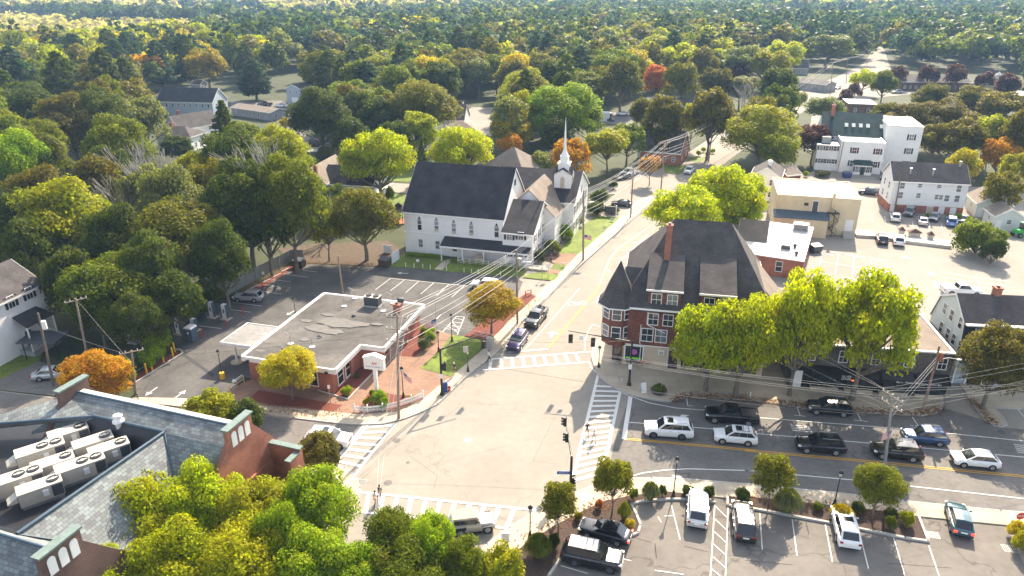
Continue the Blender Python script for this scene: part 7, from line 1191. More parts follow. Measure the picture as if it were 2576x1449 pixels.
# ================================================================== PEOPLE
HAIR = mat('dark_hair', (.03, .02, .015), .7, .2)
def skinmesh(name, verts, edges, m, parent, root=0, sub=1):
    me = bpy.data.meshes.new(name); me.from_pydata([v[:3] for v in verts], edges, []); o = bpy.data.objects.new(name, me); COL.objects.link(o); o.parent = parent
    md = o.modifiers.new('Skin', 'SKIN'); md.use_smooth_shade = True
    for i, v in enumerate(verts): me.skin_vertices[0].data[i].radius = (v[3], v[4] if len(v) > 4 else v[3]); me.skin_vertices[0].data[i].use_root = (i == root)
    if sub: s = o.modifiers.new('Subsurf', 'SUBSURF'); s.levels = sub; s.render_levels = sub
    me.materials.append(m); return o
def person(label, c, x, y, head, shirt, legs, shorts=False, dress=False, cap=None, hair=True, step=.28, arms=(.25, -.25), bag=False, long_hair=False, hold=None, z=0.01):
    p = G(c, x, y); s = 1.0; r = thing('person', label, 'person', V3(p, z), head); st = step
    sh = mat('shirt_%d' % int(sum(v * 997 * (i + 1) for i, v in enumerate(shirt))), shirt, .85, .06, 12); lg = mat('cloth_%d' % int(sum(v * 991 * (i + 1) for i, v in enumerate(legs))), legs, .85, .06, 12)
    hip, sho = .92, 1.42
    V = [(0, 0, hip, .13, .10), (0, 0, 1.12, .125, .095), (0, 0, 1.30, .15, .10), (0, 0, sho + .02, .10, .08), (0, 0, 1.50, .052), (.02, 0, 1.56, .06), (.02, 0, 1.63, .085, .095), (.015, 0, 1.70, .08, .09)]; E_ = [(i, i + 1) for i in range(7)]
    for sd, k in ((1, 1), (-1, -1)):
        n = len(V); V += [(0, sd * .10, hip - .06, .085), (k * st * .55, sd * .10, .48, .058), (k * st - .04 * (k < 0) * 0, sd * .10, .09, .038), (k * st + .14, sd * .11, .045, .04, .03)]; E_ += [(0, n), (n, n + 1), (n + 1, n + 2), (n + 2, n + 3)]
        a = arms[0] if sd > 0 else arms[1]; n = len(V); ex, ez = math.sin(a) * .28, -math.cos(a) * .28; hx, hz2 = ex + math.sin(a + .35) * .24, ez - math.cos(a + .35) * .24
        V += [(0, sd * .19, sho - .03, .052), (ex, sd * .24, sho - .03 + ez, .040), (hx, sd * .25, sho - .03 + hz2, .026), (hx + .03 * math.sin(a + .5), sd * .25, sho - .08 + hz2, .03, .018)]; E_ += [(3, n), (n, n + 1), (n + 1, n + 2), (n + 2, n + 3)]
        for f in range(5):
            m_ = len(V); fl = (.055, .075, .082, .076, .06)[f]; oy = (f - 2) * .018; px_, pz = V[n + 3][0], V[n + 3][2]
            V += [(px_ + oy, sd * (.25 - (.02 if f == 0 else 0)), pz - .03, .009), (px_ + oy + .01, sd * .245, pz - .03 - fl * .6, .008), (px_ + oy - .004, sd * .235, pz - .03 - fl, .007)]; E_ += [(n + 3, m_), (m_, m_ + 1), (m_ + 1, m_ + 2)]
    skinmesh('body', V, E_, M_['skin'], r)
    T = [(0, 0, hip - .02, .155, .12), (0, 0, 1.12, .145, .11), (0, 0, 1.30, .172, .12), (0, 0, sho + .03, .115, .09)]; TE = [(0, 1), (1, 2), (2, 3)]
    for sd in (1, -1):
        a = arms[0] if sd > 0 else arms[1]; n = len(T); T += [(0, sd * .19, sho - .03, .07), (math.sin(a) * .18, sd * .235, sho - .03 - math.cos(a) * .18, .062)]; TE += [(3, n), (n, n + 1)]
    skinmesh('shirt', T, TE, sh, r)
    if dress: b = MB(); b.lathe([(.16, 1.02), (.20, .85), (.27, .55)], 12); b.build('dress_skirt', lg, r)
    else:
        P = [(0, 0, hip + .04, .15, .12)]; PE = []
        for sd, k in ((1, 1), (-1, -1)):
            n = len(P); P += [(0, sd * .10, hip - .08, .105), (k * st * (.55 if not shorts else .48), sd * .10, .48 if not shorts else .56, .078 if not shorts else .09)]; PE += [(0, n), (n, n + 1)]
            if not shorts: P.append((k * st, sd * .10, .12, .058)); PE.append((n + 1, n + 2))
        skinmesh('shorts' if shorts else 'trousers', P, PE, lg, r)
    for k in (1, -1): b = MB(); b.ball((k * st + .07, k * .11, .05), (.13, .05, .055)); b.build('shoe', M_['trim'] if shorts or dress else M_['black'], r)
    if cap: b = MB(); b.ball((.01, 0, 1.73), (.105, .095, .075)); b.box(.06, .19, -.07, .07, 1.71, 1.73); b.build('cap', cap, r)
    if hair and not cap: b = MB(); b.ball((-.01, 0, 1.70), (.11, .10, .10)); 
    if hair and not cap:
        if long_hair: b.ball((-.07, 0, 1.58), (.06, .09, .16))
        b.build('hair', HAIR, r)
    b = MB(); b.ball((.107, 0, 1.645), (.02, .012, .02)); b.build('nose', M_['skin'], r)
    for sd in (1, -1): b = MB(); b.ball((.095, sd * .035, 1.68), .012); b.build('eye', M_['black'], r); b = MB(); b.ball((.01, sd * .098, 1.65), (.022, .012, .032)); b.build('ear', M_['skin'], r)
    b = MB(); b.box(.098, .106, -.025, .025, 1.605, 1.613); b.build('mouth', M_['red'], r)
    return r
person('man in a black shirt and khaki shorts crossing with a white cap', '3a', 694, 570, math.radians(110), (.012, .014, .02), (.30, .25, .18), shorts=True, cap=M_['trim'])
person('person in white clothes with a white cap and blue bag on the right crosswalk', '3a', 738, 608, math.radians(-80), (.70, .66, .64), (.72, .70, .68), cap=M_['trim'])
person('person in a white shirt and black trousers stepping off at the main street crosswalk', '3a', 82, 110, math.radians(200), (.70, .70, .72), (.012, .012, .012), step=.34)
person('woman in black with pink legs walking on the lower crosswalk, rearmost of three', '2a', 943, 972, math.radians(250), (.012, .012, .014), (.012, .012, .012), shorts=True, long_hair=True)
person('person in a white top with one arm stretched out on the lower crosswalk', '2a', 915, 1010, math.radians(240), (.66, .62, .62), (.03, .03, .05), arms=(1.2, -.2))
person('woman in a pale dress nearest the camera on the lower crosswalk', '2a', 930, 1040, math.radians(255), (.68, .66, .70), (.66, .66, .70), dress=True, long_hair=True)
person('woman in a dark vest and shorts waiting on the pavement by the mast', '2a', 1408, 192, math.radians(240), (.03, .03, .06), (.02, .02, .03), shorts=True, cap=M_['hvac'], step=.12, z=.13)
person('man in dark blue standing on the church forecourt', '1b', 473, 522, math.radians(90), (.03, .045, .08), (.02, .025, .04), step=.1, z=.14)
# ================================================================== STREET FURNITURE
def lamp(label, c, x, y, xt, yt, collar=None, z=.1, group='black post lamps'):
    p = G(c, x, y); h = max(3.2, min(5.2, VH(c, x, y, xt, yt))); r = thing('street_lamp', label, 'street lamp', V3(p, z), 0, group)
    b = MB(); b.lathe([(.20, 0), (.20, .12), (.14, .2), (.13, .55), (.08, .7), (.06, .8)], 12); b.build('base', M_['black'], r)
    b = MB(); b.tube((0, 0, .7), (0, 0, h - .7), .055, .045, n=8); b.lathe([(.05, 0), (.09, .04), (.05, .1)], 8, Matrix.Translation((0, 0, h - .8))); b.build('post', M_['black'], r)
    b = MB(); b.lathe([(.10, h - .7), (.19, h - .3)], 8); b.build('lantern_glass', M_['lampg'], r)
    b = MB(); b.lathe([(.24, h - .3), (.20, h - .2), (.08, h - .1), (.03, h)], 10)
    for i in range(6): a = i * math.pi / 3; b.tube((.10 * math.cos(a), .10 * math.sin(a), h - .7), (.20 * math.cos(a), .20 * math.sin(a), h - .3), .014, n=4)
    b.build('lantern_cap', M_['black'], r)
    if collar: b = MB(); b.tube((0, 0, -.05), (0, 0, .85), .3, n=16); b.build('concrete_collar', M_['yellow'], r)
for a in [('black post lamp beside the striped grass mound at the car park', '3a', 1235, 955, 1252, 705), ('black post lamp on the planted strip left of the white parked car', '4a', 557, 1010, 596, 790), ('black post lamp on the lower pavement near the crosswalk', '3a', 338, 1215, 340, 1010), ('black post lamp by the brick plaza beside the tall pole', '2a', 1088, 335, 1078, 140), ('black post lamp in the lawn left of the orange tree', '6a', 1402, 1018, 1397, 842), ('black post lamp behind the bank roof', '6a', 417, 862, 406, 770), ('black post lamp with a sign at the pavement beside the signal arm', '2a', 1492, 172, 1496, 45), ('black post lamp by the flagpole near the lawn', '6a', 1318, 1085, 1316, 1003)]: lamp(*a)
lamp('black post lamp in a yellow collar beside the bank canopy', '5a', 1512, 1345, 1485, 1145, collar=True, z=.02); lamp('black short lamp at the corner pavement by the turreted building', '3a', 768, 145, 762, 12, group=None)
def sighead(parent, x, y, z, yaw, m=None):
    M = Matrix.Translation((x, y, z)) @ Matrix.Rotation(yaw, 4, 'Z'); b = MB(); b.box(-.17, .17, -.14, .14, -.5, .5, M); b.box(-.27, .27, .14, .16, -.62, .62, M); s = b.build('signal_head', M_['black'], parent)
    for k, (mm) in enumerate((mat('red_signal_lens', (.25, .01, .01), .3, 0), mat('amber_signal_lens', (.2, .1, .01), .3, 0), mat('green_signal_lens', (.01, .12, .08), .3, 0))):
        b = MB(); b.tube((0, -.14, .32 - k * .32), (0, -.16, .32 - k * .32), .11, n=12, M=M); b.build('signal_lens', mm, s); b = MB(); b.tube((0, -.14, .36 - k * .32), (0, -.36, .35 - k * .32), .12, .12, n=10, M=M, caps=False); b.build('visor', M_['black'], s)
def mast(label, c, x, y, xt, yt, arm, heads, z=.12, extra=None):
    p = G(c, x, y); h = VH(c, x, y, xt, yt); r = thing('traffic_signal', label, 'traffic signal', V3(p, z), 0)
    b = MB(); b.lathe([(.28, 0), (.28, .25), (.17, .35), (.14, 1.2), (.12, h)], 12); b.build('mast', M_['black'], r)
    e = None
    if arm: ax, ay = arm; b = MB(); b.tube((0, 0, h - .15), (ax, ay, h + .35), .10, .05, n=8); b.build('mast_arm', M_['black'], r)
    for hx, hy, hz_, yw in heads: sighead(r, hx, hy, hz_, yw)
    return r, h
m1, h1 = mast('tall signal mast with a long arm over the main street by the turreted building', '3a', 958, 258, 968, -20, (-7.6, 2.0), [(-7.3, 1.9, 5.55, math.radians(180)), (-4.6, 1.2, 5.4, math.radians(180))])
b = MB(); b.box(-6.3, -5.8, 1.5, 1.53, 5.5, 6.1); b.build('signal_sign', M_['trim'], m1); b = MB(); b.box(-.25, .15, -.18, -.16, 2.3, 3.0); b.build('notice', M_['trim'], m1)
m2, h2 = mast('signal mast with an arm at the bank corner pavement', '2a', 1330, 320, 1322, 30, (5.4, 3.4), [(5.0, 3.15, 5.2, math.radians(60)), (.35, 0, 3.9, math.radians(-60))])
b = MB(); b.box(-.2, .2, -.2, -.17, 2.4, 3.0); b.build('notice', M_['trim'], m2); b = MB(); b.box(2.6, 3.2, 1.7, 1.73, 4.9, 5.7); b.build('signal_sign', M_['steel'], m2)
m3, h3 = mast('signal mast by the lower pavement with two heads on a steel arm', '3a', 590, 945, 592, 700, (-.25, 5.4), [(-.35, 4.7, 5.3, math.radians(-90)), (-.35, 2.2, 5.15, math.radians(-90)), (.25, 0, 1.6, math.radians(20))])
def street_sign(parent, body, x, z, yaw, m):
    M = Matrix.Rotation(yaw, 4, 'Z'); b = MB(); b.box(-1.35, -.1, -.02, .02, z - .17, z + .17, M); s = b.build('street_name_sign', mat('blue_sign', (.02, .10, .45), .4, .02), parent)
    o = bpy.data.objects.new('sign_lettering', text_mesh(body, .24, M_['trim'])); COL.objects.link(o); o.parent = s; o.matrix_local = M @ Matrix.Translation((-.72, -.024, z)) @ Matrix.Rotation(math.pi / 2, 4, 'X')
street_sign(m3, 'North St', 0, 2.6, 0, None)
def post(label, c, x, y, xt, yt, name='sign_post', r0=.04, m=None, z=0.02, board=None, cat='sign', face=0.0):
    p = G(c, x, y); h = max(.6, VH(c, x, y, xt, yt)); r = thing(name, label, cat, V3(p, z), face); b = MB(); b.tube((0, 0, 0), (0, 0, h), r0, n=6); b.build('post', m or M_['steel'], r)
    if board: w, hh, bm = board[:3]; b = MB(); b.box(-w / 2, w / 2, -.05, -.03, h - hh, h); bo = b.build('board', bm, r)
    if board and len(board) > 3:
        lines = board[3].split('|')
        for i, t in enumerate(lines): o = bpy.data.objects.new('sign_lettering', text_mesh(t, board[4], board[5])); COL.objects.link(o); o.parent = bo; o.location = (0, -.055, h - hh * (i + .5) / len(lines)); o.rotation_euler = (math.pi / 2, 0, 0)
    return r, h
post('white sign reading right turn on red on the lower pavement', '3a', 185, 1250, 185, 1188, board=(.75, 1.0, M_['trim'], 'RIGHT|TURN|ON RED|AFTER STOP', .17, M_['black']), z=.12)
r_, h_ = post('red stop sign at the lower right edge by the yellow hedge', '4a', 1705, 1130, 1718, 1058, board=None, z=.12)
b = MB(); b.tube((0, -.03, h_ - .3), (0, -.05, h_ - .3), .42, n=8); so_ = b.build('stop_board', M_['red'], r_); o = bpy.data.objects.new('sign_lettering', text_mesh('STOP', .26, M_['trim'])); COL.objects.link(o); o.parent = so_; o.location = (0, -.056, h_ - .3); o.rotation_euler = (math.pi / 2, 0, 0)
post('small parking sign in front of the bank mulch', '2a', 632, 370, 628, 258, board=(.3, .45, M_['trim']), z=.12); post('white sign on a red post in the church lawn', '6a', 1188, 552, 1188, 497, board=(.5, .45, M_['trim']), m=M_['red']); post('white sign on a red post in the bank fence bed', '6a', 218, 635, 213, 575, board=(.4, .55, M_['trim']), m=M_['red']); post('small sign on a post in the church front lawn', '1b', 806, 380, 812, 290, board=(.5, .6, M_['hvac']), z=.1)
post('white no parking sign on the grass by the church ramp', '1b', 455, 620, 457, 530, board=(.7, .8, M_['trim']), z=.1); post('second sign on the grass by the church ramp', '1b', 417, 625, 418, 548, board=(.4, .5, M_['trim']), z=.1); post('small white banner on a dark post at the left street edge', '1a', 158, 520, 132, 415, board=(.8, 1.0, M_['trim']), z=.1); post('small white plaque on the lawn by the forecourt', '1b', 552, 548, 552, 520, board=(.7, .35, M_['trim']), z=.1); post('small blue sign on the far end of the church lawn', '1b', 857, 262, 857, 240, board=(.8, .5, mat('pale_blue_board', (.4, .55, .65), .5)), z=.1)
for i, (c, x, y) in enumerate((('3a', 912, 240), ('4a', 30, 330), ('3a', 1717, 330))): post(['thin white marker post near the signal mast foot', 'thin white marker post on the shop pavement', 'thin white marker post at the kerb by the black pickup'][i], c, x, y, x, y - 24, m=M_['trim'], cat='post', name='marker_post', z=.12)
post('thin steel post behind the round planter', '3a', 1158, 310, 1160, 225, cat='post', name='steel_post', z=.12)
for i, x in enumerate((1110, 1163, 1218, 1265, 1368, 1478, 1525, 1568, 1707)): post('white marker stake number %s from the left along the church lawn edge' % ['one', 'two', 'three', 'four', 'five', 'six', 'seven', 'eight', 'nine'][i], '6a', x, 545 + (x - 1110) * .095, x, 518 + (x - 1110) * .095, m=M_['trim'], r0=.07, cat='stake', name='marker_stake')
# flags
flagm = mat('flag_red', (.55, .03, .04), .7, .05); flagw = mat('flag_white', (.78, .75, .72), .7, .03); flagb = mat('flag_blue', (.03, .05, .20), .7, .05)
def flag(label, p, z, yaw, w=1.3, h=.8, pole=None, droop=.25):
    r = thing('national_flag', label, 'flag', V3(p, 0 if pole else z), yaw); zz = z if pole else 0
    if pole: b = MB(); b.tube((0, 0, 0), (0, 0, pole), .05, .03, n=8); b.build('flagpole', M_['steel'], r)
    def P(u, v): return (u * w * .9, .12 * math.sin(u * 7) * u, zz + (1 - v) * h - u * droop * w)
    for mm, rows, nm in ((flagm, range(0, 13, 2), 'red_stripes'), (flagw, range(1, 13, 2), 'white_stripes')):
        b = MB()
        for k in rows:
            u0 = .42 if k < 7 else 0
            for i in range(8):
                a, e = u0 + (1 - u0) * i / 8, u0 + (1 - u0) * (i + 1) / 8; b.add([P(a, (k + 1) / 13), P(e, (k + 1) / 13), P(e, k / 13), P(a, k / 13)], [(0, 1, 2, 3)])
        b.build(nm, mm, r)
    b = MB()
    for i in range(4): a, e = .42 * i / 4, .42 * (i + 1) / 4; b.add([P(a, 7 / 13), P(e, 7 / 13), P(e, 0), P(a, 0)], [(0, 1, 2, 3)])
    ca = b.build('blue_canton', flagb, r); b = MB()
    for i in range(5):
        for j in range(4): u, v = .04 + i * .085, .06 + j * .13; q = P(u, v); b.box(q[0] - .012, q[0] + .012, q[1] - .012, q[1] + .012, q[2] - .015, q[2] + .015)
    b.build('stars', flagw, ca)
fp = G('6a', 1308, 1020); hfp = VH('6a', 1308, 1020, 1298, 765); flag('national flag flying left on the tall pole beside the bank', fp, hfp * .42, math.pi + .2, 1.8, 1.05, pole=hfp)
p = G('2a', 1090, 335); flag('small national flag hanging from the plaza lamp post', p + Vector((.15, 0)), 2.9, -.3, 1.1, .7, droop=.7)
p = G('4a', 868, 800); flag('national flag on the utility pole in the east street', p + Vector((-.2, 0)), 4.3, math.pi + .3, 1.3, .9, droop=.35)
p = G('1b', 672, 512); flag('small national flag on the pole by the church lawn', p + Vector((.15, 0)), 4.3, -.1, 1.4, .8, droop=.1)
# bank sign
p = G('2a', 925, 335); h = VH('2a', 925, 335, 908, 62); r = thing('bank_sign', 'white post sign with a small roof reading bank of america', 'sign', V3(p, .12), math.radians(-12)); b = MB(); b.box(-.2, .2, -.2, .2, 0, h - 1.9); b.build('post', M_['trim'], r)
b = MB(); b.box(-1.25, 1.25, -.28, .28, h - 2.0, h - .5); b.box(-1.3, 1.3, -.33, .33, h - .58, h - .45); bs = b.build('cabinet', M_['trim'], r); b = MB(); b.extr([(-1.35, -.38, h - .45), (1.35, -.38, h - .45), (.0, -.38, h)], (0, .76, 0)); b.build('sign_roof', M_['trim'], r)
o = bpy.data.objects.new('sign_lettering', text_mesh('BANK OF AMERICA', .235, mat('navy_lettering', (.02, .04, .15), .5))); COL.objects.link(o); o.parent = bs; o.location = (0, -.285, h - 1.62); o.rotation_euler = (math.pi / 2, 0, 0)
b = MB()
for k in range(3): x = -.28 + k * .22; b.extr([(x, -.29, h - 1.32), (x + .14, -.29, h - 1.28), (x + .26, -.29, h - .98), (x + .12, -.29, h - 1.02)], (0, .005, 0))
b.build('emblem', M_['red'], bs)
# picket fence
pts = [G('2a', 782, 425), G('2a', 865, 430), G('2a', 960, 420), G('2a', 1060, 395), G('2a', 1140, 368), G('2a', 1212, 340)]
r = thing('picket_fence', 'low white picket fence curving round the corner bed', 'fence', V3(pts[0], .12)); b = MB(); o0 = pts[0]
for a, e in zip(pts, pts[1:]):
    d = e - a; n = max(2, int(d.length / .15)); M = Matrix.Translation((a.x - o0.x, a.y - o0.y, 0)) @ Matrix.Rotation(math.atan2(d.y, d.x), 4, 'Z'); b.box(0, d.length, -.02, .02, .25, .33, M); b.box(0, d.length, -.02, .02, .62, .70, M)
    for i in range(n): x = i * d.length / n; b.box(x, x + .075, -.045, -.021, .08, .85, M)
b.build('pickets', M_['wfence'], r)
for a in pts: b = MB(); b.box(a.x - o0.x - .07, a.x - o0.x + .07, a.y - o0.y - .07, a.y - o0.y + .07, 0, 1.05); b.build('post', M_['wfence'], r)
def fence(label, pts, h, m, name='board_fence', step=2.4):
    P = [G(*q) for q in pts]; r = thing(name, label, 'fence', V3(P[0])); o0 = P[0]
    b = MB(); pb = []
    for a, e in zip(P, P[1:]):
        d = e - a; M = Matrix.Translation((a.x - o0.x, a.y - o0.y, 0)) @ Matrix.Rotation(math.atan2(d.y, d.x), 4, 'Z'); n = int(d.length / .18)
        for i in range(n): x = i * d.length / n; b.box(x + .005, x + d.length / n - .006, -.02 - .012 * (i % 2), .02, .05, h, M)
        for k in range(int(d.length / step) + 1): pb.append(M @ Vector((min(d.length, k * step), -.08, 0)))
    b.build('boards', m, r)
    for q in pb: b = MB(); b.box(q.x - .07, q.x + .07, q.y - .07, q.y + .07, 0, h + .08); b.build('post', m, r)
fence('long grey green board fence between the bank car park and the woods', [('6a', -20, 730), ('6a', 200, 610), ('6a', 395, 508), ('6a', 470, 510)], 2.2, M_['fence'])
fence('short weathered board fence behind the ivy by the charging points', [('5a', 870, 1050), ('5a', 1040, 1010)], 1.9, M_['fence'])
fence('white vinyl fence panel beside the church dumpster', [('6a', 1022, 530), ('6a', 1070, 495)], 2.0, M_['wfence'], 'vinyl_fence')
fence('white vinyl fence behind the church dumpster', [('6a', 975, 455), ('6a', 1022, 462)], 1.6, M_['wfence'], 'vinyl_fence')
# retaining wall in the car park
P = [G('2b', 700, 462), G('2b', 830, 470), G('2b', 1000, 498), G('2b', 1300, 535)]; b = MB()
for a, e in zip(P, P[1:]): d = e - a; b.box(0, d.length, 0, 3.5, -.1, .55, Matrix.Translation((a.x, a.y, 0)) @ Matrix.Rotation(math.atan2(d.y, d.x), 4, 'Z'))
tag(b.build('retaining_wall', mat('pale_concrete', (.55, .50, .43), .85, .1, 2, stain=.1)), 'low pale concrete platform dividing the right car park', 'wall')
for i, (x, y, w) in enumerate(((980, 455, .9), (1062, 470, 1.9), (1162, 485, .9))):
    p = G('2b', x, y); r = thing('roofed_bin', ['small peaked roof bin shelter, left of three', 'wide peaked roof bin shelter, middle of three', 'small peaked roof bin shelter, right of three'][i], 'shelter', V3(p, .55), -.2); b = MB(); b.box(-w / 2, w / 2, -.4, .4, 0, .8); b.build('box', M_['hvac'], r); b = MB(); b.add([(-w * .7, -.7, .8), (w * .7, -.7, .8), (w * .7, .7, .8), (-w * .7, .7, .8), (0, 0, 1.5)], [(3, 2, 1, 0), (0, 1, 4), (1, 2, 4), (2, 3, 4), (3, 0, 4)]); b.build('roof', M_['brick2'], r)
# dumpsters, boxes, charging points
def dumpster(label, c, x, y, yaw, m, s=1.0, lid=None):
    p = G(c, x, y); r = thing('dumpster', label, 'dumpster', V3(p, .03), yaw); b = MB(); b.extr([(-.9 * s, -.6 * s, .1), (.9 * s, -.6 * s, .1), (1.0 * s, -.7 * s, 1.2 * s), (-1.0 * s, -.7 * s, 1.2 * s)], (0, 1.4 * s, 0)); b.box(-1.05 * s, 1.05 * s, -.75 * s, .75 * s, 1.15 * s, 1.25 * s); b.build('container', m, r); b = MB(); b.extr([(-1.0 * s, -.75 * s, 1.26 * s), (1.0 * s, -.75 * s, 1.26 * s), (1.0 * s, .75 * s, 1.5 * s), (-1.0 * s, .75 * s, 1.5 * s)], (0, 0, .05)); b.build('lid', lid or M_['dkgrey'], r)
dumpster('dark brown dumpster at the far end of the bank fence', '6a', 440, 545, -.3, mat('brown_steel', (.08, .05, .03), .6, .15)); dumpster('dark dumpster with a yellow mark beside the white vinyl fence', '6a', 980, 540, -.3, mat('brown_steel', (.08, .05, .03))); dumpster('dark bin by the end wall of the white roofed brick building', '2b', 443, 555, .3, M_['dkgrey']); dumpster('blue dumpster in front of the tall white building', '2b', 640, 85, 0, mat('blue_steel', (.02, .05, .18), .5, .1))
for i, (x, y, xt, yt) in enumerate(((1222, 1042, 1215, 935), (1325, 1020, 1320, 955), (1447, 930, 1437, 825), (1537, 942, 1527, 840))):
    p = G('5a', x, y); h = max(1.9, VH('5a', x, y, xt, yt)); r = thing('charging_point', ['tall charging point at the left end beside the toilet cabin', 'charging point half hidden behind the toilet cabin', 'tall charging point nearest the ivy', 'tall charging point at the right end of the row'][i], 'charging point', V3(p, .02), -.35, 'car charging points'); b = MB(); b.box(-.35, .35, -.3, .3, .12, h); b.build('cabinet', M_['trim'], r); b = MB(); b.box(.35, .38, -.3, .3, .12, h); b.box(-.12, .12, -.32, -.3, h * .45, h * .72); b.build('dark_panel', M_['flash'], r); b = MB(); b.box(-.7, .7, -.6, .6, 0, .12); b.build('plinth', M_['walk'], r)
    b = MB(); b.path([(.38, -.1, h * .8), (.75, -.3, h * .6), (.7, -.3, h * .3), (.4, -.1, h * .35)], .03); b.build('cable', M_['black'], r)
    for s in (-1, 1): b = MB(); b.tube((s * .6, -.5, .12), (s * .6, -.5, 1.0), .05); b.build('guard_post', M_['steel'], r)
p = G('5a', 1308, 1088); r = thing('portable_toilet', 'dark blue grey portable toilet with a white roof by the charging points', 'portable toilet', V3(p, .02), -.3); b = MB(); b.box(-.58, .58, -.6, .6, .05, 2.05); b.build('cabin', mat('slate_blue_plastic', (.06, .09, .13), .5, .06), r); b = MB(); b.extr([(-.62, -.64, 2.05), (.62, -.64, 2.05), (.5, -.64, 2.28), (-.5, -.64, 2.28)], (0, 1.28, 0)); b.build('roof', M_['trim'], r); b = MB(); b.box(-.36, .36, -.63, -.6, .12, 1.95); d_ = b.build('door', mat('slate_blue_door', (.08, .11, .15), .5, .05), r); b = MB(); b.box(-.1, .2, -.64, -.63, 1.3, 1.6); b.build('label', M_['trim'], d_)
for i, (c, x, y, xt, yt) in enumerate((('5a', 1655, 912, 1652, 862), ('5a', 1540, 995, 1538, 948), ('5a', 1373, 1068, 1372, 1018))): post(['red delineator nearest the silver car', 'red delineator in the middle by the charging bays', 'red delineator beside the toilet cabin'][i], c, x, y, xt, yt, name='delineator', r0=.09, m=M_['red'], cat='delineator')
for i, (x, y, xt, yt) in enumerate(((998, 1310, 985, 1243), (1035, 1290, 1023, 1220), (1113, 1238, 1104, 1172), (1176, 1198, 1168, 1134), (1188, 1165, 1180, 1098))): post(['lowest yellow bollard', 'second yellow bollard', 'third yellow bollard', 'fourth yellow bollard', 'farthest yellow bollard'][i] + ' in the kerbed mulch strip', '5a', x, y, xt, yt, name='bollard', r0=.13, m=M_['yellow'], cat='bollard')
p, q = G('1a', 1440, 305), G('1a', 1530, 240); d = q - p; r = thing('pipe_rail', 'yellow pipe rail at the bank corner by the plaza', 'rail', V3(p, .1), math.atan2(d.y, d.x)); b = MB(); L_ = d.length; b.tube((0, 0, .9), (L_, 0, .9), .05); b.tube((0, 0, .5), (L_, 0, .5), .04); b.build('rail', M_['hvac'], r)
for k in range(3): b = MB(); b.tube((k * L_ / 2, 0, 0), (k * L_ / 2, 0, .95), .06); b.build('post', M_['yellow'], r)
def cabinet(name, label, cat, c, x, y, dx, dy, h, m, yaw=0, z=.02, top=None, trim=None):
    p = G(c, x, y); r = thing(name, label, cat, V3(p, z), yaw); b = MB(); b.box(-dx / 2, dx / 2, -dy / 2, dy / 2, .08, h); bo = b.build('housing', m, r); b = MB(); b.box(-dx / 2 - .05, dx / 2 + .05, -dy / 2 - .05, dy / 2 + .05, 0, .08); b.build('plinth', M_['kerb'], r)
    b = MB(); b.extr([(-dx / 2 - .04, -dy / 2 - .04, h), (dx / 2 + .04, -dy / 2 - .04, h), (dx / 2 + .04, dy / 2 + .04, h), (-dx / 2 - .04, dy / 2 + .04, h)], (0, 0, .06)); b.build('lid', top or m, r); b = MB(); b.box(-dx / 2 + .08, dx / 2 - .08, -dy / 2 - .015, -dy / 2, .2, h - .12); b.build('door_panel', trim or m, bo); return r
cabinet('transformer_box', 'green transformer box in the hedge at left', 'transformer', '1a', 835, 150, 1.9, 1.6, 1.9, mat('utility_green', (.05, .10, .07), .5, .06), -.3); cabinet('utility_cabinet', 'pale equipment cabinet in the ivy, left of two', 'cabinet', '5a', 912, 1100, 1.6, 1.1, 1.6, M_['steel'], -.3); cabinet('utility_cabinet', 'pale equipment cabinet in the ivy, right of two', 'cabinet', '5a', 1045, 1085, 1.5, 1.0, 1.3, M_['trim'], -.3)
cabinet('signal_cabinet', 'grey traffic signal cabinet on the pavement behind the purple SUV', 'cabinet', '1b', 92, 1068, .9, .6, 1.7, M_['kerb'], -.4, .12, trim=M_['steel']); r = cabinet('mailbox', 'blue mailbox on the pavement beside the signal mast', 'mailbox', '2a', 1348, 300, .6, .6, 1.05, mat('mail_blue', (.02, .06, .22), .4, .05), .3, .12)
b = MB(); b.tube((-.3, 0, 1.05), (.3, 0, 1.05), .28, n=12); b.build('curved_top', MATS['mail_blue'], r)
p = G('2a', 1375, 295); r = thing('fire_hydrant', 'red fire hydrant beside the blue mailbox', 'hydrant', V3(p, .12)); b = MB(); b.lathe([(.18, 0), (.18, .06), (.12, .08), (.12, .5), (.16, .55), (.12, .68), (.04, .75)], 12); b.build('barrel', M_['red'], r); b = MB(); b.tube((-.22, 0, .42), (.22, 0, .42), .06); b.tube((0, -.2, .42), (0, 0, .42), .07); b.build('outlets', M_['red'], r)
p = G('3a', 1045, 300); r = thing('a_frame_sign', 'white folding sign on the corner pavement', 'sign', V3(p, .12), .3)
for s in (-1, 1): b = MB(); b.extr([(-.33, s * .35, 0), (.33, s * .35, 0), (.33, s * .03, 1.25), (-.33, s * .03, 1.25)], (0, .03, 0)); b.build('board', M_['trim'], r)
p = G('3a', 1143, 305); r = thing('round_planter', 'low round planter full of green plants on the corner pavement', 'planter', V3(p, .12)); b = MB(); b.lathe([(.75, 0), (.95, .3), (1.0, .45), (.85, .45)], 20); b.build('bowl', M_['dkgrey'], r)
P, N, _ = crown_points('bush', 2500, 3); P = P * np.array([.85, .85, .55]); P[:, 2] += .35; o = bpy.data.objects.new('foliage', quads_mesh('foliage', P, N, .09 * (.6 + .8 * nr.rand(len(P))), LEAF)); COL.objects.link(o); o.parent = r; o.color = COLS['mg'] + (1,)
ow = mat('orange_cafe_metal', (.45, .12, .04), .5, .1)
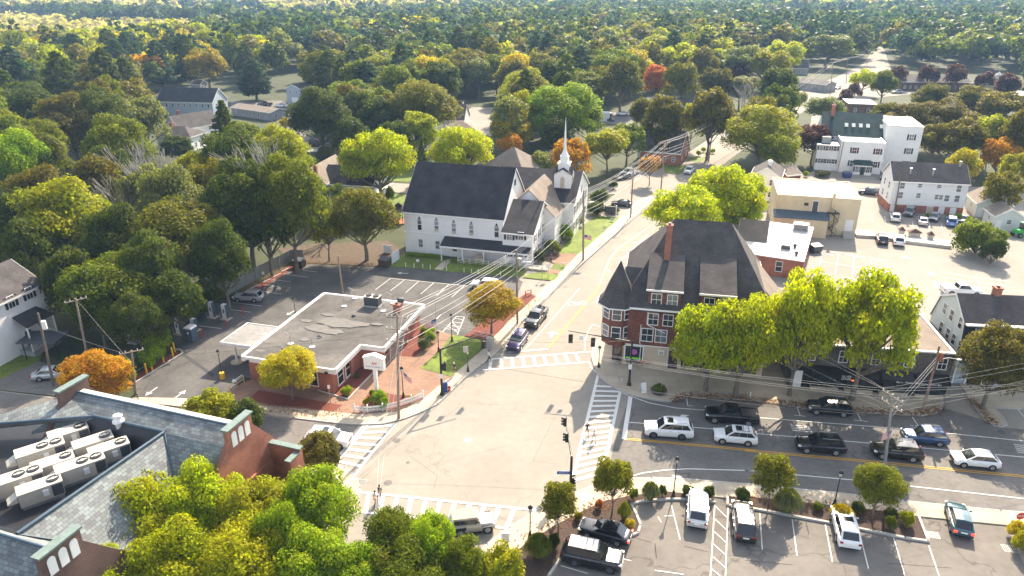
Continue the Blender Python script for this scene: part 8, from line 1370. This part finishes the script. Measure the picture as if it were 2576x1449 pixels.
for i, (x, y) in enumerate(((1040, 140), (985, 135))):
    p = G('3a', x, y); r = thing('cafe_table', ['orange round cafe table under the wall air conditioner', 'darker cafe table below the shop window'][i], 'table', V3(p, .12)); b = MB(); b.tube((0, 0, .72), (0, 0, .75), .38, n=16); b.build('tabletop', ow if i == 0 else M_['dkgrey'], r)
    b = MB(); b.tube((0, 0, 0), (0, 0, .72), .03); b.tube((-.25, 0, .02), (.25, 0, .02), .02); b.tube((0, -.25, .02), (0, .25, .02), .02); b.build('leg', M_['dkgrey'], r)
    for k, s in enumerate((-.7, .7)):
        r = thing('cafe_chair', ['chair at the left of the orange cafe table', 'chair at the right of the orange cafe table', 'chair at the left of the darker cafe table', 'chair at the right of the darker cafe table'][i * 2 + k], 'chair', V3(p + Vector((s, .1)), .12), 0 if s > 0 else math.pi); b = MB(); b.box(-.2, .2, -.2, .2, .43, .46); b.build('seat', ow if i == 0 else M_['dkgrey'], r); b = MB(); b.box(.18, .21, -.2, .2, .5, .88); b.build('backrest', ow if i == 0 else M_['dkgrey'], r)
        for ax in (-.17, .17):
            for ay in (-.17, .17): b = MB(); b.tube((ax, ay, 0), (ax, ay, .44), .015, n=5); b.build('leg', M_['dkgrey'], r)
for i, q in enumerate((('6a', 155, 672), ('6a', 235, 633), ('6a', 300, 600), ('6a', 350, 567), ('6a', 60, 722))):
    p = G(*q); b = MB(); b.box(-.9, .9, -.1, .1, 0, .13); o = b.build('wheel_stop', M_['kerb']); o.location = V3(p, .02); o.rotation_euler = (0, 0, math.radians(62)); tag(o, 'concrete wheel stop at the head of a bank parking bay', 'wheel stop', 'wheel stops along the bank fence')
p = G('1b', 330, 730); r = thing('red_bench', 'small bright red frame in the mulch by the main street', 'bench', V3(p, .15), .6); b = MB(); b.box(-.6, .6, -.05, .05, .8, .9); b.build('top_bar', M_['red'], r)
for s in (-.55, .55): b = MB(); b.box(s - .05, s + .05, -.05, .05, 0, .8); b.build('leg', M_['red'], r)
b = MB(); b.box(-.5, .5, -.03, .03, .35, .43); b.build('lower_bar', M_['red'], r)
# gazebo and church name board
p = G('6a', 1072, 260); r = thing('gazebo', 'small dark roofed gazebo left of the church', 'gazebo', V3(p)); b = MB(); b.lathe([(2.1, 2.5), (.7, 3.5), (.7, 3.6), (.9, 3.55), (.05, 4.2)], 6); b.build('roof', M_['roof'], r); b = MB(); b.box(-1.9, 1.9, -1.9, 1.9, 0, .15); b.build('deck', ow, r)
for i in range(6): a = i * math.pi / 3; b = MB(); b.tube((1.8 * math.cos(a), 1.8 * math.sin(a), 0), (1.8 * math.cos(a), 1.8 * math.sin(a), 2.5), .07); b.build('post', M_['dkgrey'], r)
p = G('1b', 845, 225); r = thing('notice_board', 'dark church notice board at the far end of the lawn', 'sign', V3(p, .1), -.3); b = MB(); b.box(-1.3, 1.3, -.1, .1, .7, 2.1); b.build('board', M_['dkgrey'], r)
for s in (-1.3, 1.3): b = MB(); b.box(s - .08, s + .08, -.12, .12, 0, 2.4); b.build('post', M_['trim'], r)
# ================================================================== UTILITY POLES AND WIRES
def upole(label, c, x, y, xt, yt, arms=1, m=None, yaw=0.0, trans=False, r0=.17, z=0.0, h=None, lampa=None, base=None):
    p = G(c, x, y) if base is None else base; h = h or VH(c, x, y, xt, yt)
    rt = ray(c, xt, yt); t = (h - CAM_H) / rt.z; top = Vector((rt.x * t, rt.y * t)) - p
    r = thing('utility_pole', label, 'utility pole', V3(p, z)); T = Vector((top.x, top.y, h)); b = MB(); b.tube((0, 0, 0), T, r0, r0 * .65, n=9); b.build('pole', m or M_['wood'], r)
    ends = []
    for k in range(arms):
        f = 1 - (.03 + k * .11); C_ = T * f; dx, dy = math.cos(yaw) * 1.25, math.sin(yaw) * 1.25; b = MB(); b.tube(C_ - Vector((dx, dy, 0)), C_ + Vector((dx, dy, 0)), .07, n=5); ar = b.build('crossarm', M_['wood'] if k < 9 else M_['steel'], r)
        for s in (-.95, -.5, .5, .95):
            q = C_ + Vector((dx * s, dy * s, 0)); b = MB(); b.tube(q, q + Vector((0, 0, .28)), .045, n=6); b.build('insulator', M_['lampg'], ar)
            if k == 0: ends.append(V3(p) + q + Vector((0, 0, .28)))
    if trans: b = MB(); C_ = T * .84; b.tube(C_ + Vector((.42, 0, -.5)), C_ + Vector((.42, 0, .5)), .28, n=14); b.tube(C_ + Vector((.42, 0, .5)), C_ + Vector((.42, 0, .58)), .2, n=10); b.build('transformer', trans, r)
    if lampa:
        C_ = T * .78; e = C_ + Vector((lampa[0], lampa[1], .5)); b = MB(); b.path([C_, C_.lerp(e, .5) + Vector((0, 0, .35)), e], .035); a_ = b.build('lamp_arm', M_['steel'], r); b = MB(); b.ball(e, (.32, .16, .1)); b.build('lamp_head', M_['trim'], a_)
    return [V3(p) + T] + ends, [V3(p) + T * f for f in (.84, .78, .70, .64)]
rust = mat('rusty_transformer', (.30, .10, .05), .7, .35, 6); gT = M_['steel']
U1, L1 = upole('tall utility pole with several crossarms at the bank corner', 'D', 1003, 1055, 999, 790, arms=3, yaw=-.2); U3, L3 = upole('utility pole with a grey transformer by the bank drive', 'D', 1301.7, 815, 1299, 628, arms=0, trans=gT, lampa=(1.8, .5)); U2, L2 = upole('utility pole on the pavement by the church lawn', 'D', 1467, 655, 1468, 478, arms=0, r0=.2, lampa=(1.6, .8))
U4, L4 = upole('utility pole at the far crosswalk', 'D', 1586, 548, 1594, 420, arms=1, yaw=.2, lampa=(1.5, .6)); U5, L5 = upole('dark utility pole beside the small orange tree', 'D', 1662, 484, 1673, 356, arms=2, yaw=.2); U6, L6 = upole('dark utility pole at the bend beside the large yellow tree', 'D', 1782.6, 407, 1794.5, 305, arms=1, yaw=.2); U7, L7 = upole('utility pole at the bright far junction, left of two', 'D', 2088.6, 236, 2095.5, 155, arms=2, yaw=.1); U7b, L7b = upole('utility pole at the bright far junction, right of two', '6b', 672, 610, 682, 425, arms=1)
U8, _ = upole('leaning wooden pole with a pale crossarm above the orange tree', '5a', 612, 1275, 512, 800, arms=1, yaw=.75); U9, L9 = upole('dark leaning pole with a white transformer by the white house', '5a', 365, 1395, 258, 900, arms=0, trans=M_['trim'], m=M_['bark']); U10, L10 = upole('pole with a white sleeve and crossarm behind the slate roof', '5a', 920, 1450, 893, 1155, arms=1, yaw=.5, h=7.5)
U11, _ = upole('half white pole behind the bank roof', '6a', 716, 735, 683, 475, arms=0, m=M_['wood']); U12, L12 = upole('grey utility pole with twin crossarms in front of the car queue', '4a', 868, 810, 925, 310, arms=2, yaw=1.9, m=mat('grey_pole', (.27, .26, .24), .9, .2, 6)); U13, L13 = upole('leaning brown utility pole with a rusty transformer by the shops', '4a', 1112, 418, 1218, 10, arms=0, trans=rust, m=mat('brown_pole', (.26, .17, .12), .9, .2, 6), lampa=(2.2, -.6))
U14, L14 = upole('dark pole beside the white block with a red box', '2b', 942, 305, 983, 65, arms=0, m=M_['bark']); U15, L15 = upole('utility pole behind the sheds at right', '6b', 1690, 1290, 1722, 1080, arms=1, lampa=(1.2, -.5)); U16, L16 = upole('utility pole by the far car park', '5b', 862, 1005, 878, 745, arms=1, trans=M_['trim']); U17, L17 = upole('utility pole by the white gabled shop behind the church', '4b', 1478, 890, 1466, 740, arms=1, trans=M_['trim']); U18, L18 = upole('short pole beside the tan hall roof', 'c1', 1040, 500, 1030, 290, arms=0)
U19, _ = upole('pole beside the white cottage', '6b', 600, 1310, 655, 1040, arms=0); U20, _ = upole('pole by the small golden tree', '3b', 2150, 990, 2120, 755, arms=0)
# low street name and signs on poles already; wires
WN = [0]
def wire(pts, sag=.5, r=.022, m=None, label=None, group=None):
    r *= .62; P = [Vector(p) for p in pts]; path = []
    for a, b_ in zip(P, P[1:]):
        n = max(8, int((b_ - a).length / 3))
        for i in range(n): t = i / n; q = a.lerp(b_, t); q.z -= sag * ((b_ - a).length / 40) ** 1.2 * 4 * t * (1 - t); path.append(q)
    path.append(P[-1]); b = MB(); b.path(path, r, 4); o = b.build('overhead_wire', m or M_['wire'])
    tag(o, label or 'x', 'wire', group); WN[0] += 1; return o
def off(p, dx=0, dy=0, dz=0): return Vector(p) + Vector((dx, dy, dz))
names = ['front left', 'front right', 'rear left', 'rear right']
for k in range(4):
    e = lambda U, k=k: U[1 + k] if len(U) > 4 else off(U[0], 0, 0, -.3 * k)
    wire([e(U1), e(U3), e(U2), e(U4), e(U5), e(U6), e(U7)], .55, .036, label='bare wire on top of the main street poles, from the %s insulator' % names[k], group='main line wires')
dd = ['highest', 'second', 'third', 'lowest']
for k in range(4): wire([L1[k], L3[k], L2[k], L4[k], L5[k], L6[k], L7[k]], .6, .045 if k > 1 else .034, m=M_['wire'] if k != 3 else M_['cable'], label='%s of the four lower cables on the main street poles' % dd[k], group='lower cables of the main street')
for k in range(3): wire([U7[1 + k], U7b[1 + k], V3(G('D', 2215, 130), 9 + k)], .5, .03, label='wire of the far line running up the distant road', group='far road wires')
for k in range(4): wire([V3(G('3a', -700, 60), 9.5) if k < 0 else U1[1 + k], U12[1 + k], V3(G('D', 2900, 1110), 9.5 + .0 * k) + Vector((k * .5, 0, 0))], .8, .016, label='wire over the intersection between bank pole and queue pole, %s insulator' % names[k], group='wires over the intersection')
for k in range(4): wire([V3(G('D', 1760 - 60 * k, 860), 9 - .4 * k), U12[4 - k] if k < 2 else L12[k - 2], V3(G('D', 2950, 980 + 20 * k), 9)], .4, .015, label='wire along the shop fronts, %s of four' % dd[k], group='wires along the shops')
for k in range(3): wire([L12[k], L13[k]], .3, .022, label='short cable from grey pole to rusty transformer pole, %s of three' % dd[k], group='service cables by the shops')
wire([L1[1], m1.location + Vector((0, 0, h1))], .5, .025, m=M_['cable'], label='black cable from the bank corner pole across to the big signal mast'); wire([L1[2], V3(G('D', 2223, 1185), 6.5)], .8, .028, m=M_['cable'], label='thick black cable across the lower half of the intersection'); wire([L10[0], L1[0]], .5, .02, m=M_['cable'], label='black cable from the white sleeved pole past the bank front'); wire([L10[1], V3(G('D', -300, 700), 8)], .5, .02, m=M_['cable'], label='black cable running left from the white sleeved pole'); wire([U8[0], L10[2]], .3, .015, m=M_['wire'], label='thin wire between the leaning pole and the white sleeved pole'); wire([L9[0], U10[1]], .4, .02, m=M_['wire'], label='wire from the dark leaning pole towards the slate roof')
for k in range(2): wire([U8[1 + k * 3], V3(G('D', 480, 640), 6)], .5, .018, m=M_['cable'], label='cable from the leaning pole towards the charging bays, %s of two' % ['upper', 'lower'][k]); wire([U1[1 + k], V3(G('2a', 900 + k * 100, 400), .3)], 0.02, .022, label='guy wire anchored beside the bank corner pole, %s of two' % ['left', 'right'][k]); wire([V3(G('2a', 990, 960), 0) if False else U1[3 + k], V3(G('2a', 960 + 30 * k, 1000), 5.5), V3(G('D', 955, 1500), 6)], .1, .022, label='wire running towards the camera over the left crosswalk, %s of two' % ['left', 'right'][k])
for k in range(2): wire([L14[k], L15[k]], .5, .02, label='wire from the dark pole over the white block, %s of two' % ['upper', 'lower'][k]); wire([L15[k], V3(G('D', 2130, 380), 9)], .5, .02, label='wire behind the white block roof, %s of two' % ['upper', 'lower'][k])
# satellite dishes on the low wing by the gambrel house
for i, (x, y) in enumerate(((958, 345), (1005, 375))):
    p = Gm.A + Gm.u * (-3.4 - i * .0 + (-.6 if i == 0 else .3)) + Gm.v * 4; r = thing('satellite_dish', ['round satellite dish beside the gambrel house, left of two', 'round satellite dish beside the gambrel house, right of two'][i], 'satellite dish', V3(p, 3.0)); b = MB(); b.lathe([(.02, 0), (.3, .04), (.5, .13)], 16, Matrix.Rotation(math.radians(60), 4, 'Y')); b.build('dish', M_['dkgrey'], r); b = MB(); b.tube((0, 0, -2.9), (0, 0, 0), .04); b.build('mount', M_['steel'], r)
# ================================================================== HOUSES FARTHER OFF
def simple(name, label, a, b_, z, d, zr, wm, rm, kind='gable', nw=4, rows=None, chim=None, ang=None, cat='house', sh=False, rw=2, **k):
    h = House(name, label, cat, a, b_, z=z, ang=ang); W = h.W
    if kind == 'gable': h.gable(0, W, 0, d, z, zr, 'x', wm=wm, rm=rm)
    elif kind == 'front': h.gable(0, W, 0, d, z, zr, 'y', wm=wm, rm=rm)
    elif kind == 'hip': h.hip(0, W, 0, d, z, zr, min(d / 2, W * .45), W - min(d / 2, W * .45), wm, rm)
    else: h.flat(0, W, 0, d, z, wm, rm, par=.25)
    rows = rows or ([1.6] if z < 4.2 else [1.6, 4.3]); rows = [r for r in rows if r < z - .5]
    h.grid('F', 0, .4, W - .4, nw, rows, w=.8, h=1.2, sh=sh); h.grid('R', W, .5, d - .5, rw, rows, w=.8, h=1.2)
    if kind != 'front' : h.grid('L', 0, .5, d - .5, rw, rows, w=.8, h=1.2)
    if chim: h.chimney(chim[0] * W, chim[1] * d, z, zr + .9, .8, m=chim[2] if len(chim) > 2 else None)
    return h
M = M_
BW = House('white_complex', 'large white building with green sloped roof, skylights and a tall right wing', 'building', ('6b', 640, 1045), ('6b', 965, 1062), z=7.9)
w = BW.W; BW.flat(0, w, 0, 8, 7.9, M['wht'], M['wmembrane'])
b = MB(); b.box(-5.6, 0, .8, 9, 0, 6.6); BW.part('west_wall', b, M['wht']); b = MB(); b.box(-5.7, -.02, .7, 9, 6.6, 6.75); BW.part('west_roof', b, M['flash'])
b = MB(); b.extr([(-4, 8, 0), (-4, 8, 8.2), (-4, 15, 13), (-4, 22, 8.2), (-4, 22, 0)], (w + 5.5, 0, 0)); BW.part('rear_wall', b, M['wht']); b = MB(); b.extr([(-4.3, 7.6, 8.1), (w + .8, 7.6, 8.1), (w + .8, 15, 13.2), (-4.3, 15, 13.2)], (0, 0, .15)); gr = BW.part('green_roof', b, M['roofgr'])
for i, x in enumerate((1.6, 3.4, 5.2, 7.0, 10.4)): b = MB(); b.extr([(x, 10.4, 10.2), (x + .9, 10.4, 10.2), (x + .9, 11.4, 10.9), (x, 11.4, 10.9)], (0, 0, .12)); BW.part('skylight', b, M['lampg'], gr)
b = MB(); b.box(w + .6, w + 9, 4.5, 20, 0, 11.8); BW.part('tall_wing', b, M['wht']); b = MB(); b.box(w + .5, w + 9.1, 4.4, 20.1, 11.8, 12.05); BW.part('wing_roof', b, M['wmembrane'])
for z_ in (2.2, 5.6, 9.2): BW.win('F', 4.5, w + 6.6, z_, 1.0, 1.5, sh=True, bars=2); BW.win('R', w + 9, 9, z_, .9, 1.4, sh=True); BW.win('R', w + 9, 15, z_, .9, 1.4, sh=True)
for z_ in (2.5, 5.9):
    for x in (3.4, 9.0): BW.win('F', 0, x, z_, 1.0, 1.5, sh=True, bars=2)
    for x in (-4.6, -3.2, -1.2): BW.win('F', .8, x, z_, .8, 1.1, sh=True)
    BW.win('R', w, 4, z_, .9, 1.4, sh=True)
b = MB(); b.box(3.6, 8.0, -2.2, 0, 0, 2.6); BW.part('entrance_porch', b, M['wht']); b = MB(); b.extr([(3.4, -2.5, 2.6), (8.2, -2.5, 2.6), (7.8, 0, 3.4), (3.8, 0, 3.4)], (0, 0, .12)); BW.part('porch_roof', b, M['roofgr']); BW.win('F', -2.2, 4.5, 1.5, .8, 1.4, sh=True, bars=2); BW.win('F', -2.2, 7.1, 1.5, .8, 1.4, sh=True, bars=2); BW.door('F', -2.2, 5.8, m=M['roofgr']); BW.chimney(-1.5, 14, 12, 15.2, .9)
b = MB(); b.box(-4.4, -2.2, 3.4, 5.6, 6.75, 8.4); BW.part('rooftop_unit', b, M['kerb'])
C2 = simple('white_cottage', 'white cottage with a broad white chimney right of the lime tree group', ('6b', -25, 1290), ('6b', 190, 1310), 5.6, 9, 7.6, M['wht'], M['roofg'], 'front', 2, chim=(.55, .35, M['trim'])); simple('cottage_extension', 'brown roofed rear extension right of the white cottage', ('6b', 240, 1290), ('6b', 340, 1280), 4, 6, 5.4, M['shingle'], M['rooft'], nw=1)
simple('brown_flat_building', 'brown two storey building with a bright white flat roof in the far right trees', ('6b', 690, 765), ('6b', 900, 772), 6, 12, 6, M['brick2'], M['wmembrane'], 'flat', 2, rows=[3.9], cat='building')
simple('school', 'long brick school with a dark roof behind the purple trees', ('6b', 1085, 602), ('6b', 1590, 606), 4, 14, 6.5, M['brick2'], M['roofg'], nw=12, cat='school'); sc = simple('school_hall', 'tan roofed hall with a small white cupola right of the school', ('6b', 1590, 612), ('6b', 1815, 640), 4, 14, 6.6, M['yel'], M['rooft'], 'hip', 3, cat='school')
b = MB(); x, y_ = sc.W * .5, 7; b.box(x - .9, x + .9, y_ - .9, y_ + .9, 6, 8.2); b.lathe([(1.2, 8.2), (.5, 9), (.05, 9.6)], 8, Matrix.Translation((x, y_, 0))); sc.part('cupola', b, M['trim'])
simple('white_roofed_store', 'low store with a white flat roof at the far right edge', ('6b', 1890, 700), ('6b', 2150, 720), 4, 16, 4, M['grys'], M['wmembrane'], 'flat', 3, cat='building')
simple('far_house', 'grey house with a white dormer far up the road, left of the wires', ('6b', 270, 500), ('6b', 395, 503), 3.5, 9, 7.5, M['grys'], M['roofg'], nw=3); simple('far_house', 'grey roofed house half hidden behind the dark purple tree', ('6b', -60, 520), ('6b', 62, 560), 4, 9, 8, M['pale'], M['roofg'], nw=2)
simple('filling_station', 'low grey building at the bright far junction', ('6b', 300, 600), ('6b', 520, 625), 3.4, 9, 4.6, M['grys'], M['roofg'], nw=4, cat='building')
simple('brick_house', 'brick house with grey roofs and a brick chimney beside the main road', ('5b', 850, 1105), ('5b', 1140, 1130), 3.4, 13, 8.2, M['brick'], M['roofg'], 'gable', 4, chim=(.8, .5)); simple('brick_house_wing', 'pale gabled wing in front of the brick house', ('5b', 830, 1080), ('5b', 950, 1105), 3.2, 6, 5.6, M['pale'], M['rooft'], 'front', 1)
simple('long_low_building', 'long low grey roofed building behind the dull trees', ('5b', 915, 775), ('5b', 1320, 790), 3.2, 10, 5.4, M['brick2'], M['roofg'], nw=8, cat='building'); simple('white_trailer', 'white box trailer in the far car park', ('5b', 503, 832), ('5b', 622, 835), 2.9, 3, 3, M['trim'], M['trim'], 'flat', 1, rows=[9], cat='trailer')
simple('gabled_shop', 'white gabled shop with a grey roof behind the church trees', ('4b', 1330, 885), ('4b', 1480, 888), 4, 12, 8.4, M['wht'], M['roofg'], nw=3, cat='building'); simple('tan_roofed_shop', 'tan roofed low shop in front of the white gabled shop', ('4b', 1370, 960), ('4b', 1560, 955), 3, 9, 5.2, M['pale'], M['rooft'], 'hip', 2, cat='building')
simple('brick_annexe', 'low pale roofed annexe behind the tower at the church side street', ('5b', 130, 1165), ('5b', 240, 1180), 3.4, 10, 4.6, M['brick'], M['rooft'], nw=2, cat='building')
simple('long_hall', 'long pale blue hall with a dark roof and a row of white windows', ('3b', 1150, 745), ('3b', 1560, 755), 5.2, 11, 9.6, M['blu'], M['roof'], nw=9, rows=[3.9], cat='building')
b = House('hall_porch', 'x', 'x', ('3b', 1165, 800), ('3b', 1540, 810), z=2.6); bpy.data.objects.remove(b.root)
simple('white_gabled_house', 'white house with a steep grey roof in front of the long blue hall', ('3b', 1205, 935), ('3b', 1325, 955), 5.2, 14, 8.8, M['wht'], M['roofg'], 'front', 2, chim=(.3, .3)); simple('white_low_house', 'low grey roofed house below the white gabled one', ('3b', 1150, 1000), ('3b', 1400, 1010), 4.2, 8, 6.4, M['wht'], M['roofg'], 'hip', 3, chim=(.25, .5))
simple('grey_roofed_house', 'grey hip roofed house with a brick chimney in the left wood', ('3b', 400, 1060), ('3b', 600, 1075), 4.5, 12, 7.6, M['grys'], M['roofg'], 'hip', 3, chim=(.8, .4)); simple('tan_roofed_sheds', 'low tan roofed building right of the long blue hall', ('3b', 1700, 790), ('3b', 1990, 830), 3, 8, 4.0, M['grys'], M['rooft'], nw=5, cat='building'); simple('small_far_house', 'small grey house beneath the orange brown tree', ('3b', 1400, 620), ('3b', 1470, 622), 3, 6, 4.6, M['grys'], M['roofg'], nw=2)
gb = simple('garage_building', 'blue grey two storey garage with a white door', ('4b', 172, 650), ('4b', 275, 655), 6.5, 12, 8.0, M['blu'], M['roofg'], 'front', 2, rows=[5.2], cat='garage'); b = MB(); b.box(2.2, 6.0, -.06, 0, .1, 3.0); gb.part('garage_door', b, M['trim'])
simple('blue_house', 'blue grey house with a tall chimney partly behind the yellow green tree', ('4b', 140, 1060), ('4b', 262, 1045), 5.6, 8, 8.4, M['blu'], M['roof'], 'gable', 2, chim=(.6, .5)); bh = simple('blue_annexe', 'single storey blue grey annexe with a white awning', ('4b', 266, 1085), ('4b', 400, 1085), 3, 7, 4.6, M['blu'], M['roof'], 'hip', 1); b = MB(); b.extr([(2.6, -2.6, 2.3), (6.6, -2.6, 2.3), (6.6, 0, 2.8), (2.6, 0, 2.8)], (0, 0, .06)); bh.part('awning', b, M['trim'])
lh = simple('l_shaped_house', 'blue grey L shaped house with dark roof and two brick chimneys left of the church', ('4b', 440, 1350), ('4b', 808, 1368), 4.4, 9, 7.6, M['blu'], M['roof'], 'gable', 3, sh=True, chim=(.33, .5)); lh.gable(-5, 1.5, -1.5, 12, 4.8, 8.2, 'y', wm=M['blu'], rm=M['rooft'], rname='wing_roof', wname='wing_wall'); lh.win('F', -1.5, -3.4, 5.6, .9, 1.4, sh=True); lh.win('F', -1.5, -3.4, 2.0, .9, 1.4, sh=True); lh.chimney(-.4, -1.9, 0, 8.6, .7)
b = MB(); b.box(lh.W, lh.W + 2.2, 1, 8, 2.2, 2.35); b.box(lh.W + 2.1, lh.W + 2.2, 1, 8, 2.35, 3.2); lh.part('deck', b, M['trim'])
wh = House('white_house', 'white two storey house with dark shutters and a small porch at the left edge', 'house', tuple(G('5a', 0, 820, 8.2)), tuple(G('5a', 285, 690, 8.2))); a_ = wh.A - wh.u * 8; wh.A = a_; wh.root.location = V3(a_); wh.W += 8; W = wh.W
wh.gable(0, W, 0, 9, 8.0, 11.0, 'x', wm=M['wht'], rm=M['roofg'])
for qx, qy in ((75, 825), (197, 765)): c, zz = wh.px('F', 0, '5a', qx, qy); wh.win('F', 0, c, zz, .9, 1.6, sh=True, bars=2)
c, _ = wh.px('F', 0, '5a', 150, 900); wh.door('F', 0, c, m=M['dkgrey'], z0=.7); wh.win('F', 0, c + 2.2, 3.2, .8, 1.2); b = MB(); b.extr([(c - 2, -2.4, 4.3), (c + 2.6, -2.4, 4.3), (c + 2.2, 0, 5.3), (c - 1.6, 0, 5.3)], (0, 0, .14)); wh.part('porch_roof', b, M['roof']); b = MB(); b.box(c - 1.9, c + 2.5, -2.3, 0, 0, .7); wh.part('porch_floor', b, M['grys'])
for x in (-1.8, 2.4): b = MB(); b.box(c + x - .08, c + x + .08, -2.3, -2.14, .7, 4.3); wh.part('porch_post', b, M['trim'])
b = MB(); b.box(c - 1.8, c + 2.4, -2.28, -2.2, 1.55, 1.63)
for i in range(22): b.box(c - 1.8 + i * .19, c - 1.74 + i * .19, -2.26, -2.22, .75, 1.55)
wh.part('porch_rail', b, M['trim'])
nh = simple('navy_house', 'small navy house with white trimmed door at the left edge', tuple(G('5a', -60, 640)), tuple(G('5a', 130, 590)), 0, 8, 0, M['navy'], M['roofg'], 'none', 1, rows=[9]) if False else House('navy_house', 'small navy house with a white trimmed door at the left edge', 'house', tuple(G('5a', -150, 640)), tuple(G('5a', 130, 600)))
nh.gable(0, nh.W, 0, 7, 3.2, 5.6, 'x', wm=M['navy'], rm=M['roofg']); nh.gable(0, nh.W - 3.5, 6, 14, 6.4, 9.5, 'x', wm=M['navy'], rm=M['roofg'], wname='rear_wall', rname='rear_roof'); c, _ = nh.px('F', 0, '5a', 65, 560); nh.door('F', 0, c, m=M['trim'], z0=.6); nh.win('F', 0, c + 2.2, 1.9, .9, 1.2); nh.win('F', 0, c - 2, 1.9, .7, .7); nh.win('F', 0, c - 4, 1.9, .7, .7)
ct = thing('bus_shelter', 'flat dark roofed carport beside the grass at the left', 'carport', V3(G('5a', 185, 1220))); b = MB(); b.box(-.6, 4.6, -.4, 3.2, 2.6, 2.78); b.build('roof', M['dkgrey'], ct); ct.name = 'carport'
for x, y_ in ((0, 0), (4.2, 0), (0, 2.9), (4.2, 2.9)): b = MB(); b.tube((x, y_, 0), (x, y_, 2.6), .07); b.build('post', M['black'], ct)
